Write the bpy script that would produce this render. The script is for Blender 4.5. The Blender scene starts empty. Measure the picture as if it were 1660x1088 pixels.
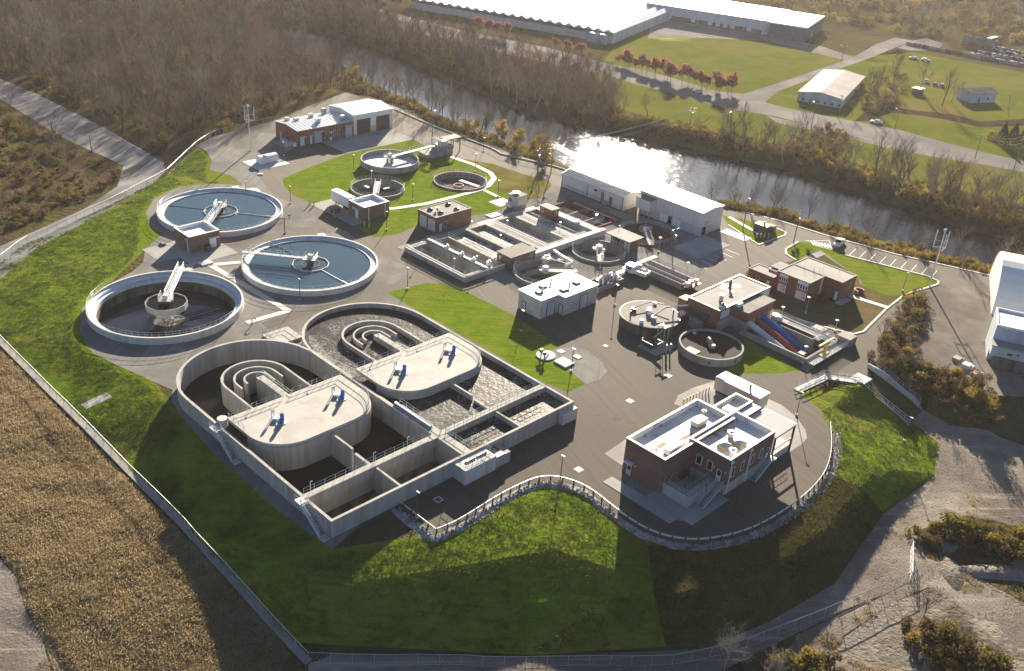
import bpy, bmesh, math, random
from mathutils import Vector, Matrix, noise
from mathutils.geometry import delaunay_2d_cdt
from mathutils.bvhtree import BVHTree
R=math.radians
C=bpy.context.scene.collection
SC=bpy.context.scene
# ------------------------------------------------------------------ camera
cam=bpy.data.cameras.new('camera'); co=bpy.data.objects.new('camera',cam); C.objects.link(co)
co.matrix_world=Matrix(((0.71281628,0.29066709,-0.63828332,0),(-0.69807921,0.3818415,-0.60570825,0),(0.0676636,0.87733102,0.47509149,100),(0,0,0,1)))
cam.sensor_width=36; cam.lens=36*1603.18/1660; cam.clip_start=1; cam.clip_end=6000
SC.camera=co
# ------------------------------------------------------------------ light
SUN_EL,SUN_AZ=R(17.6),R(37.8)          # direction towards the sun, azimuth measured from +X
w=bpy.data.worlds.new('World'); SC.world=w; w.use_nodes=True
nt=w.node_tree; bg=nt.nodes['Background']
sky=nt.nodes.new('ShaderNodeTexSky'); sky.sky_type='NISHITA'; sky.sun_disc=False
sky.sun_elevation=SUN_EL; sky.sun_rotation=R(90)-SUN_AZ; sky.air_density=0.5; sky.dust_density=0.3; sky.ozone_density=1.5
nt.links.new(sky.outputs[0],bg.inputs[0]); bg.inputs[1].default_value=0.05
sl=bpy.data.lights.new('sun','SUN'); sl.energy=5.0; sl.angle=R(0.5); sl.color=(1.0,0.88,0.70)
so=bpy.data.objects.new('sun',sl); C.objects.link(so)
sd=Vector((math.cos(SUN_AZ)*math.cos(SUN_EL),math.sin(SUN_AZ)*math.cos(SUN_EL),math.sin(SUN_EL)))
so.rotation_euler=sd.to_track_quat('Z','Y').to_euler(); so.location=(0,0,200)
SC.view_settings.view_transform='Standard'; SC.view_settings.look='None'
SC.view_settings.exposure=1.85; SC.view_settings.gamma=1; SC.view_settings.use_curve_mapping=False
SC.cycles.use_denoising=True
SC.cycles.max_bounces=6; SC.cycles.diffuse_bounces=2; SC.cycles.glossy_bounces=3; SC.cycles.transparent_max_bounces=6
SC.cycles.sample_clamp_indirect=6.0; SC.cycles.caustics_reflective=False; SC.cycles.caustics_refractive=False
rnd=random.Random(7)
# ------------------------------------------------------------------ materials
M={}
def mat(name,c1,c2=None,rough=.85,scale=.5,detail=6,bump=0,bscale=None,metal=0,spec=None,
        c3=None,s3=.05,t3=(.45,.6),stretch=(1,1,1),mid=(.35,.65),trans=0,emit=None,bdist=.3,streak=None,crack=None):
    """base colour = noise blend of c1/c2, with optional larger blotches of c3; world-space coordinates"""
    m=bpy.data.materials.new(name); m.use_nodes=True; M[name]=m
    n=m.node_tree; N=n.nodes; L=n.links; b=N['Principled BSDF']
    b.inputs['Roughness'].default_value=rough; b.inputs['Metallic'].default_value=metal
    if spec is not None: b.inputs['Specular IOR Level'].default_value=spec
    g=N.new('ShaderNodeNewGeometry'); mp=N.new('ShaderNodeMapping'); mp.inputs['Scale'].default_value=stretch
    L.new(g.outputs['Position'],mp.inputs['Vector'])
    def nz(s,d=detail,v=None):
        t=N.new('ShaderNodeTexNoise'); t.inputs['Scale'].default_value=s; t.inputs['Detail'].default_value=d; t.inputs['Roughness'].default_value=.6
        L.new(v or mp.outputs[0],t.inputs['Vector']); return t.outputs['Fac']
    def ramp(f,a,bb):
        r=N.new('ShaderNodeMapRange'); r.inputs[1].default_value=a; r.inputs[2].default_value=bb; L.new(f,r.inputs[0]); return r.outputs[0]
    def mix(f,a,bb):
        x=N.new('ShaderNodeMix'); x.data_type='RGBA'; L.new(f,x.inputs[0])
        for i,v in ((6,a),(7,bb)):
            if isinstance(v,tuple): x.inputs[i].default_value=(*v,1)
            else: L.new(v,x.inputs[i])
        return x.outputs[2]
    col=c1
    if c2: col=mix(ramp(nz(scale),*mid),c1,c2)
    if c3: col=mix(ramp(nz(s3,5),*t3),col,c3)
    if streak:
        ang,sa,sc,cs,lo,hi=streak
        m2=N.new('ShaderNodeMapping'); m2.vector_type='TEXTURE'; m2.inputs['Rotation'].default_value=(0,0,R(ang)); m2.inputs['Scale'].default_value=(1/sa,1/sc,1); L.new(g.outputs['Position'],m2.inputs[0])
        col=mix(ramp(nz(1,4,m2.outputs[0]),lo,hi),col,cs)
    if crack:
        vo_=N.new('ShaderNodeTexVoronoi'); vo_.feature='DISTANCE_TO_EDGE'; vo_.inputs['Scale'].default_value=crack[0]
        wn=N.new('ShaderNodeTexNoise'); wn.inputs['Scale'].default_value=.35; L.new(g.outputs['Position'],wn.inputs[0]); vm=N.new('ShaderNodeVectorMath'); vm.operation='MULTIPLY_ADD'; vm.inputs[1].default_value=(5,5,0); L.new(wn.outputs['Color'],vm.inputs[0]); L.new(g.outputs['Position'],vm.inputs[2]); L.new(vm.outputs[0],vo_.inputs['Vector'])
        col=mix(ramp(vo_.outputs['Distance'],crack[1],crack[1]*1.6),crack[2],col)
    if isinstance(col,tuple): b.inputs['Base Color'].default_value=(*col,1)
    else: L.new(col,b.inputs['Base Color'])
    if bump:
        bp=N.new('ShaderNodeBump'); bp.inputs['Strength'].default_value=bump; bp.inputs['Distance'].default_value=bdist
        L.new(nz(bscale or scale*4,4),bp.inputs['Height']); L.new(bp.outputs[0],b.inputs['Normal'])
    if trans: b.inputs['Transmission Weight'].default_value=trans
    if emit: b.inputs['Emission Color'].default_value=(*emit,1); b.inputs['Emission Strength'].default_value=1
    return m
mat('lawn',(0.092,0.160,0.012),(0.165,0.205,0.017),rough=.9,scale=.35,bump=.6,bscale=1.6,bdist=.4,c3=(0.185,0.18,0.035),s3=.05,t3=(.5,.72),streak=(-45,.05,1.1,(0.07,0.121,0.0102),.5,.75),spec=0.0)
mat('far_lawn',(0.0852,0.11,0.0137),(0.131,0.135,0.0248),rough=.9,scale=.12,bump=.6,bscale=.8,c3=(0.151,0.131,0.0413),s3=.02,t3=(.5,.7),spec=0.0)
mat('dormant_lawn',(.16,.135,.04),(.20,.17,.06),rough=.9,scale=.3,bump=.6,bscale=1.5,c3=(.12,.11,.03),s3=.08,spec=0.0)
mat('dry_slope',(.06,.055,.02),(.115,.09,.04),rough=.95,scale=.4,bump=1,bscale=1.4,bdist=.6,c3=(.04,.055,.015),s3=.08,spec=0.0)
mat('bare_soil',(.12,.09,.05),(.16,.12,.065),rough=.95,scale=.3,bump=.5,bscale=2,c3=(.09,.095,.03),s3=.1,spec=0.0)
mat('dry_field',(0.203,0.15,0.0811),(0.298,0.226,0.132),rough=.95,scale=.25,bump=1,bscale=1.0,bdist=.8,c3=(0.107,0.0836,0.0477),s3=.06,t3=(.5,.65),stretch=(1,.45,1),spec=0.0)
mat('woodland_floor',(.055,.04,.026),(.10,.072,.045),rough=.95,scale=.15,bump=1,bscale=.8,bdist=.8,c3=(.09,.08,.03),s3=.03,spec=0.0)
mat('asphalt',(0.0808,0.0671,0.0525),(0.0963,0.0808,0.0645),rough=.9,scale=.15,bump=.12,bscale=8,bdist=.05,c3=(0.114,0.0963,0.0774),s3=.04,t3=(.45,.7),stretch=(1,.35,1),spec=.25,streak=(70,.03,1.6,(0.0671,0.0559,0.0447),.48,.72),crack=(.06,.0014,(.06,.051,.041)))
mat('gravel',(0.22,0.21,0.195),(0.285,0.275,0.255),rough=.95,scale=.25,bump=.6,bscale=4,bdist=.12,c3=(0.179,0.173,0.16),s3=.06,streak=(40,.04,.9,(0.186,0.177,0.165),.5,.7),spec=0.0)
mat('apron',(0.36,0.348,0.324),(0.432,0.42,0.396),rough=.9,scale=.3,bump=.1,bscale=4,bdist=.05,c3=(0.312,0.3,0.288),s3=.08,spec=0.0)
mat('old_pavement',(0.188,0.169,0.144),(0.237,0.219,0.188),rough=.9,scale=.15,bump=.2,bscale=3,bdist=.1,c3=(0.15,0.131,0.112),s3=.05,spec=0.0,crack=(.07,.0025,(.11,.095,.08)))
mat('dirt',(0.221,0.189,0.153),(0.305,0.267,0.221),rough=.95,scale=.35,bump=.5,bscale=2.2,bdist=.25,c3=(0.163,0.14,0.117),s3=.05,t3=(.42,.62),streak=(-40,.025,.8,(0.351,0.312,0.26),.55,.75),spec=0.0)
mat('dirt_grey',(0.22,0.2,0.18),(0.3,0.28,0.25),rough=.95,scale=.18,bump=.8,bscale=1.0,bdist=.4,c3=(0.16,0.14,0.12),s3=.05,t3=(.45,.62),spec=0.0)
mat('rubble',(.19,.165,.135),(.27,.24,.20),rough=.95,scale=.6,bump=1,bscale=1.6,bdist=.4,c3=(.11,.095,.075),s3=.12,t3=(.45,.6),spec=0.0)
mat('gravel_grey',(.20,.195,.195),(.27,.265,.265),rough=.95,scale=.3,bump=.4,bscale=2,bdist=.2,c3=(.15,.14,.13),s3=.05,t3=(.45,.62),streak=(25,.02,.6,(.31,.305,.30),.5,.7),spec=0.0)
mat('road',(0.225,0.21,0.198),(0.281,0.266,0.247),rough=.8,scale=.1,c3=(0.188,0.176,0.169),s3=.03,spec=0.0)
mat('creek',(.04,.03,.022),(.07,.05,.035),rough=.9,scale=.5,bump=.6,spec=0.0)
mat('concrete',(0.326,0.312,0.282),(0.422,0.409,0.378),rough=.85,scale=1.3,stretch=(1,1,.06),mid=(.3,.7),c3=(0.238,0.22,0.194),s3=.5,t3=(.5,.72),bump=.12,bscale=3,bdist=.05)
mat('concrete_old',(.26,.245,.22),(.34,.32,.29),rough=.9,scale=.8,stretch=(1,1,.1),c3=(.19,.175,.155),s3=.4,t3=(.48,.7),bump=.2,bscale=3,bdist=.05)
mat('concrete_dark',(.10,.09,.08),(.17,.155,.14),rough=.9,scale=.7,stretch=(1,1,.12),c3=(.06,.055,.05),s3=.3,spec=0.06)
mat('deck',(0.396,0.374,0.335),(0.447,0.43,0.387),rough=.85,scale=.3,bump=.06,bscale=3,bdist=.05,c3=(0.361,0.344,0.31),s3=.25,t3=(.48,.62))
mat('white_concrete',(.47,.46,.435),(.56,.55,.525),rough=.8,scale=1.0,stretch=(1,1,.3),c3=(.37,.355,.325),s3=.45,t3=(.52,.72))
mat('launder',(.52,.57,.61),(.64,.68,.71),rough=.55,scale=.4,c3=(.40,.42,.40),s3=.5,t3=(.55,.7))
mat('brick',(.17,.085,.06),(.215,.115,.085),rough=.9,scale=2.5,stretch=(1,1,3),c3=(.15,.08,.062),s3=.3,bump=.25,bscale=5,bdist=.04)
mat('brick_red',(.22,.075,.05),(.27,.10,.07),rough=.9,scale=2.5,stretch=(1,1,3),c3=(.18,.07,.05),s3=.3,bump=.25,bscale=5,bdist=.04)
mat('roof_white',(.74,.75,.75),(.80,.80,.79),rough=.5,scale=.4,c3=(.62,.64,.65),s3=.2,t3=(.55,.75))
mat('roof_dirty',(.70,.70,.67),(.78,.77,.74),rough=.6,scale=.4,c3=(.26,.24,.22),s3=.4,t3=(.55,.66))
mat('roof_gravel',(0.27,0.259,0.24),(0.33,0.319,0.3),rough=.9,scale=.5,c3=(0.225,0.214,0.195),s3=.12,t3=(.45,.7),stretch=(1,.3,1))
mat('roof_brown',(0.203,0.184,0.165),(0.247,0.232,0.214),rough=.9,scale=.5,c3=(0.165,0.15,0.135),s3=.15)
mat('metal_roof',(.62,.64,.66),(.70,.71,.72),rough=.35,scale=.3,metal=.35,c3=(.55,.57,.59),s3=.1)
mat('metal_white',(.74,.73,.70),(.79,.78,.75),rough=.45,scale=.3)
mat('siding',(.58,.57,.54),(.64,.63,.60),rough=.7,scale=1.2,stretch=(1,1,.1),c3=(.52,.51,.48),s3=.3)
mat('siding_tan',(.55,.50,.42),(.62,.57,.49),rough=.7,scale=1.2,stretch=(1,1,.1),c3=(.48,.43,.36),s3=.3)
mat('block_wall',(.46,.455,.425),(.54,.53,.50),rough=.85,scale=1.5,c3=(.40,.395,.37),s3=.3)
mat('siding_blue',(.44,.49,.54),(.52,.57,.61),rough=.6,scale=1.2,stretch=(1,1,.1),c3=(.36,.38,.40),s3=.2)
mat('dark_siding',(.07,.08,.11),(.10,.11,.14),rough=.7,scale=.5)
mat('coping',(.70,.70,.67),(.76,.76,.73),rough=.5,scale=.5)
mat('galvanised',(.42,.44,.44),(.52,.53,.53),rough=.4,metal=.6,scale=1)
mat('rail_green',(.52,.60,.54),(.58,.65,.60),rough=.45,metal=.4,scale=1)
mat('aluminium',(.62,.63,.63),(.70,.70,.69),rough=.35,metal=.5,scale=1)
mat('dark_metal',(.035,.035,.036),(.05,.05,.05),rough=.5,scale=1)
mat('pole_bronze',(.05,.042,.036),(.065,.055,.05),rough=.5,scale=1)
mat('rust',(.20,.09,.04),(.28,.14,.07),rough=.8,scale=1.5)
mat('yellow_paint',(.55,.38,.05),(.62,.44,.08),rough=.5,scale=1)
mat('blue_paint',(.02,.12,.42),(.03,.16,.5),rough=.35,scale=1)
mat('screw_blue',(.03,.13,.42),(.06,.19,.5),rough=.4,scale=.5)
mat('screw_red',(.28,.04,.035),(.36,.08,.06),rough=.45,scale=.5)
mat('screw_white',(.50,.55,.58),(.62,.66,.68),rough=.4,scale=.5)
mat('pipe_white',(.72,.70,.68),(.78,.77,.75),rough=.4,scale=1)
mat('pink_pipe',(.42,.25,.24),(.48,.30,.28),rough=.6,scale=1)
mat('wood',(.13,.09,.06),(.20,.15,.10),rough=.85,scale=2,stretch=(1,1,.1))
mat('tan_patch',(.34,.22,.10),(.42,.29,.15),rough=.9,scale=1)
mat('glass',(.012,.014,.018),rough=.08,spec=.6)
mat('door_white',(.62,.64,.65),(.68,.70,.70),rough=.5,scale=1)
mat('door_grey',(.40,.43,.45),(.47,.49,.50),rough=.5,scale=1,stretch=(.1,.1,2))
mat('door_red',(.08,.025,.025),(.12,.04,.04),rough=.6,scale=1,stretch=(.1,.1,2))
mat('car_white',(.75,.75,.74),rough=.25); mat('car_silver',(.42,.43,.45),rough=.25,metal=.5); mat('car_dark',(.03,.035,.045),rough=.25)
mat('car_red',(.25,.03,.03),rough=.25); mat('car_blue',(.04,.08,.2),rough=.25)
mat('tyre',(.02,.02,.02),rough=.8); mat('paint_white',(.70,.69,.66),(.78,.77,.74),rough=.7,scale=1.5)
mat('stone_riprap',(0.312,0.3,0.288),(0.525,0.5,0.463),rough=.9,scale=.9,c3=(0.225,0.213,0.2),s3=.6)
mat('purple_cover',(0.0192,0.0126,0.0138),(0.0288,0.0192,0.0204),rough=.8,scale=.5,c3=(0.036,0.0258,0.0258),s3=.15,spec=0.06)
mat('scum',(.70,.685,.66),(.80,.79,.77),rough=.7,scale=.4,bump=.3,bscale=2,c3=(.45,.42,.39),s3=.12,t3=(.6,.66))
mat('floor_red',(.20,.10,.09),(.26,.15,.13),rough=.9,scale=.4,c3=(.14,.08,.075),s3=.2,spec=0.06)
mat('floor_tan',(.17,.145,.12),(.23,.20,.17),rough=.85,scale=.4,c3=(.10,.085,.07),s3=.15,spec=0.06)
mat('bark',(0.169,0.12,0.0825),(0.26,0.192,0.138),rough=.95,scale=.8); mat('bark_pale',(.22,.19,.155),(.31,.275,.23),rough=.95,scale=.8); mat('bark_dark',(0.0845,0.06,0.0418),(0.143,0.102,0.0715),rough=.95,scale=.8)
mat('bark_pink',(0.26,0.144,0.105),(0.351,0.204,0.143),rough=.95,scale=.8)
def leafmat(name,c1,c2):
    m=mat(name,c1,c2,rough=.8,scale=.35,spec=.1); n=m.node_tree; b=n.nodes['Principled BSDF']
    t=n.nodes.new('ShaderNodeBsdfTranslucent'); mx=n.nodes.new('ShaderNodeMixShader'); mx.inputs[0].default_value=.45
    src=b.inputs['Base Color'].links[0].from_socket; n.links.new(src,t.inputs[0])
    out=n.nodes['Material Output']; n.links.new(b.outputs[0],mx.inputs[1]); n.links.new(t.outputs[0],mx.inputs[2]); n.links.new(mx.outputs[0],out.inputs[0])
leafmat('leaf_gold',(.20,.145,.03),(.30,.21,.05)); leafmat('leaf_olive',(.09,.085,.02),(.15,.125,.03)); leafmat('leaf_rust',(.24,.10,.075),(.33,.16,.11))
leafmat('leaf_brown',(.10,.065,.035),(.16,.105,.055)); leafmat('leaf_dark',(.022,.04,.018),(.04,.06,.028)); leafmat('straw',(.38,.29,.16),(.48,.38,.23)); leafmat('grass_blade',(.07,.11,.018),(.13,.15,.03))
def water(name,col,rough,s1,b1,s2=None,foam=None,stretch=(1,1,1),dist=.3,fc=(.72,.70,.66),big=(.2,.0,.1)):
    m=bpy.data.materials.new(name); m.use_nodes=True; M[name]=m; n=m.node_tree; N=n.nodes; L=n.links; b=N['Principled BSDF']
    b.inputs['Base Color'].default_value=(*col,1); b.inputs['Roughness'].default_value=rough; b.inputs['IOR'].default_value=1.33
    g=N.new('ShaderNodeNewGeometry'); mp=N.new('ShaderNodeMapping'); mp.inputs['Scale'].default_value=stretch; L.new(g.outputs['Position'],mp.inputs[0])
    t=N.new('ShaderNodeTexNoise'); t.inputs['Scale'].default_value=s1; t.inputs['Detail'].default_value=5; t.inputs['Distortion'].default_value=.6; L.new(mp.outputs[0],t.inputs[0])
    bp=N.new('ShaderNodeBump'); bp.inputs['Strength'].default_value=b1; bp.inputs['Distance'].default_value=dist
    L.new(t.outputs[0],bp.inputs['Height']); L.new(bp.outputs[0],b.inputs['Normal'])
    if foam:
        b.inputs['Specular IOR Level'].default_value=.06
        fs,lo,hi=foam
        f=N.new('ShaderNodeTexNoise'); f.inputs['Scale'].default_value=fs; f.inputs['Detail'].default_value=8; f.inputs['Roughness'].default_value=.7; f.inputs['Distortion'].default_value=1.2; L.new(g.outputs['Position'],f.inputs[0])
        r=N.new('ShaderNodeMapRange'); r.inputs[1].default_value=lo; r.inputs[2].default_value=hi; L.new(f.outputs[0],r.inputs[0])
        f2=N.new('ShaderNodeTexNoise'); f2.inputs['Scale'].default_value=big[0]; f2.inputs['Detail'].default_value=3; L.new(g.outputs['Position'],f2.inputs[0])
        r3=N.new('ShaderNodeMapRange'); r3.inputs[1].default_value=big[1]; r3.inputs[2].default_value=big[2]; L.new(f2.outputs[0],r3.inputs[0])
        mu=N.new('ShaderNodeMath'); mu.operation='MULTIPLY'; L.new(r.outputs[0],mu.inputs[0]); L.new(r3.outputs[0],mu.inputs[1]); r=mu
        x=N.new('ShaderNodeMix'); x.data_type='RGBA'; L.new(r.outputs[0],x.inputs[0]); x.inputs[6].default_value=(*col,1); x.inputs[7].default_value=(*fc,1); L.new(x.outputs[2],b.inputs['Base Color'])
        r2=N.new('ShaderNodeMapRange'); L.new(r.outputs[0],r2.inputs[0]); r2.inputs[3].default_value=rough; r2.inputs[4].default_value=.8; L.new(r2.outputs[0],b.inputs['Roughness'])
    return m
water('river_water',(.020,.024,.026),.06,.45,.5,stretch=(1.6,.8,1),dist=.22)
water('still_water',(.035,.075,.105),.05,.5,.03,dist=.1)
water('dark_water',(.012,.010,.009),.18,.4,.05,dist=.1); M['dark_water'].node_tree.nodes['Principled BSDF'].inputs['Specular IOR Level'].default_value=.12
water('churn_water',(.030,.025,.027),.42,1.1,.45,foam=(1.8,.50,.70),dist=.25,fc=(.55,.53,.50),big=(.16,.44,.62))
water('foam_patch',(.045,.041,.040),.5,1.6,.3,foam=(2.4,.42,.66),dist=.2,fc=(.52,.50,.47),big=(.5,.34,.55))
water('foam_water',(.04,.037,.034),.4,.9,.4,foam=(.9,.42,.60),dist=.25,big=(.3,.30,.5))
water('foam_part',(.028,.025,.025),.3,1.2,.35,foam=(2.2,.48,.70),dist=.2,fc=(.5,.485,.46),big=(.22,.42,.58))
water('tank_water',(.016,.020,.030),.07,.5,.04,dist=.1)
# ------------------------------------------------------------------ mesh helpers
LOC={}
class MB:
    def __init__(s): s.v=[]; s.f=[]; s.mi=[]
    def add(s,vs,fs,m=0):
        b=len(s.v); s.v+=[tuple(v) for v in vs]; s.f+=[tuple(b+i for i in f) for f in fs]; s.mi+=[m]*len(fs); return s
    def box(s,x0,y0,z0,x1,y1,z1,m=0):
        x0,x1=sorted((x0,x1)); y0,y1=sorted((y0,y1)); z0,z1=sorted((z0,z1))
        return s.add([(x0,y0,z0),(x1,y0,z0),(x1,y1,z0),(x0,y1,z0),(x0,y0,z1),(x1,y0,z1),(x1,y1,z1),(x0,y1,z1)],
              [(3,2,1,0),(4,5,6,7),(0,1,5,4),(1,2,6,5),(2,3,7,6),(3,0,4,7)],m)
    def prism(s,poly,z0,z1,m=0,zt=None):
        n=len(poly)
        if sum(poly[i][0]*poly[(i+1)%n][1]-poly[(i+1)%n][0]*poly[i][1] for i in range(n))<0: poly=poly[::-1]
        vs=[(x,y,z0) for x,y in poly]+[(x,y,z1) for x,y in poly]
        return s.add(vs,[tuple(range(n-1,-1,-1)),tuple(range(n,2*n))]+[(i,(i+1)%n,n+(i+1)%n,n+i) for i in range(n)],m)
    def cyl(s,cx,cy,z0,z1,r,n=16,r2=None,m=0):
        r2=r if r2 is None else r2
        a=[(math.cos(2*math.pi*i/n),math.sin(2*math.pi*i/n)) for i in range(n)]
        vs=[(cx+r*c,cy+r*d,z0) for c,d in a]+[(cx+r2*c,cy+r2*d,z1) for c,d in a]
        return s.add(vs,[tuple(range(n-1,-1,-1)),tuple(range(n,2*n))]+[(i,(i+1)%n,n+(i+1)%n,n+i) for i in range(n)],m)
    def ring(s,cx,cy,prof,n=64,a0=0,a1=360,m=0):
        """revolve a closed (r,z) profile"""
        k=len(prof); full=abs(a1-a0)>=360; cnt=n if full else n+1
        vs=[]
        for i in range(cnt):
            t=R(a0+(a1-a0)*i/n); c,d=math.cos(t),math.sin(t)
            vs+=[(cx+r*c,cy+r*d,z) for r,z in prof]
        fs=[]
        for i in range(n):
            j=(i+1)%cnt
            for q in range(k):
                p=(q+1)%k; fs.append((i*k+q,j*k+q,j*k+p,i*k+p))
        if not full: fs+= [tuple(range(k)),tuple(reversed(range(n*k,n*k+k)))]
        return s.add(vs,fs,m)
    def tube(s,p,q,r=.05,n=4,r2=None,m=0):
        p=Vector(p); q=Vector(q); d=q-p
        if d.length<1e-5: return s
        u=d.orthogonal().normalized(); v=d.normalized().cross(u); r2=r if r2 is None else r2
        vs=[]
        for c,rr in ((p,r),(q,r2)):
            for i in range(n):
                t=2*math.pi*i/n+.7; vs.append(c+u*(rr*math.cos(t))+v*(rr*math.sin(t)))
        return s.add(vs,[(i,(i+1)%n,n+(i+1)%n,n+i) for i in range(n)]+[tuple(range(n-1,-1,-1)),tuple(range(n,2*n))],m)
    def path(s,pts,r=.05,n=5,m=0):
        for a,b in zip(pts,pts[1:]): s.tube(a,b,r,n,m=m)
        return s
    def wall(s,pts,t,z0,z1,closed=False,m=0):
        """vertical wall of thickness t along a polyline (centre line); z may be per-point lists"""
        n=len(pts); L=[];Rr=[]
        for i in range(n):
            a=Vector(pts[i-1] if (i or closed) else pts[0]).to_2d(); b=Vector(pts[i]).to_2d(); c=Vector(pts[(i+1)%n] if (i<n-1 or closed) else pts[i]).to_2d()
            d1=(b-a); d2=(c-b)
            d1=d1.normalized() if d1.length>1e-6 else d2.normalized(); d2=d2.normalized() if d2.length>1e-6 else d1
            d=(d1+d2); d=d.normalized() if d.length>1e-6 else d1
            nn=Vector((-d.y,d.x)); k=max(.5,abs(nn.dot(Vector((-d1.y,d1.x)))))
            L.append(b+nn*(t/2/k)); Rr.append(b-nn*(t/2/k))
        g=lambda z,i: z[i] if isinstance(z,(list,tuple)) else z
        vs=[]
        for i in range(n): vs+=[(*L[i],g(z0,i)),(*Rr[i],g(z0,i)),(*Rr[i],g(z1,i)),(*L[i],g(z1,i))]
        fs=[]
        for i in range(n if closed else n-1):
            j=(i+1)%n
            for q in range(4):
                p=(q+1)%4; fs.append((i*4+q,i*4+p,j*4+p,j*4+q))
        if not closed: fs+=[(3,2,1,0),((n-1)*4,(n-1)*4+1,(n-1)*4+2,(n-1)*4+3)]
        return s.add(vs,fs,m)
    def rail(s,pts,h=1.1,sp=2.0,r=.045,closed=False,rails=2):
        """hand rail standing on a 3D polyline"""
        pts=[Vector(p) for p in pts]
        if closed: pts=pts+pts[:1]
        for k in range(rails):
            zz=h*(k+1)/rails
            for a,b in zip(pts,pts[1:]): s.tube(a+Vector((0,0,zz)),b+Vector((0,0,zz)),r,4)
        for a,b in zip(pts,pts[1:]):
            n=max(1,round((b-a).length/sp))
            for i in range(n):
                p=a.lerp(b,i/n); s.tube(p,p+Vector((0,0,h)),r,4)
        p=pts[-1]; s.tube(p,p+Vector((0,0,h)),r,4)
        return s
    def build(s,name,mats,parent=None,local=False,smooth=False,kind=None,label=None,fix=False):
        me=bpy.data.meshes.new(name)
        o=Vector(LOC.get(parent.name,(0,0,0))) if (parent and not local) else Vector((0,0,0))
        me.from_pydata([Vector(v)-o for v in s.v],[],s.f)
        for m in (mats if isinstance(mats,(list,tuple)) else [mats]): me.materials.append(M[m] if isinstance(m,str) else m)
        if any(s.mi): me.polygons.foreach_set('material_index',s.mi)
        if smooth: me.polygons.foreach_set('use_smooth',[True]*len(me.polygons))
        me.update()
        if fix:
            b=bmesh.new(); b.from_mesh(me); bmesh.ops.recalc_face_normals(b,faces=b.faces); b.to_mesh(me); b.free()
        ob=bpy.data.objects.new(name,me); C.objects.link(ob)
        if parent: ob.parent=parent; LOC[ob.name]=tuple(o)
        if kind: ob['kind']=kind
        if label: ob['label']=label
        return ob
def thing(name,label,cat,loc=(0,0,0),rz=0,group=None):
    o=bpy.data.objects.new(name,None); C.objects.link(o); o.empty_display_size=.5; o.location=loc; o.rotation_euler=(0,0,rz)
    o['label']=label; o['category']=cat; LOC[o.name]=tuple(loc)
    if group: o['group']=group
    return o
def tag(o,label,cat,group=None):
    o['label']=label; o['category']=cat
    if group: o['group']=group
    return o
def put(o,loc,rz=0,sc=1):
    o.location=loc; o.rotation_euler=(0,0,rz); o.scale=(sc,sc,sc) if not isinstance(sc,tuple) else sc; return o
def copy_tree(o,loc,rz=0,label=None,group=None,parent=None,sc=1):
    c=o.copy(); C.objects.link(c)
    if parent is None:
        put(c,loc,rz,sc)
        if label: c['label']=label
        if group: c['group']=group
    else: c.parent=parent
    for ch in list(o.children): copy_tree(ch,None,parent=c)
    return c
def arc(cx,cy,r,a0,a1,n=24): return [(cx+r*math.cos(R(a0+(a1-a0)*i/n)),cy+r*math.sin(R(a0+(a1-a0)*i/n))) for i in range(n+1)]
def arc3(cx,cy,r,a0,a1,z,n=24): return [(x,y,z) for x,y in arc(cx,cy,r,a0,a1,n)]
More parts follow.
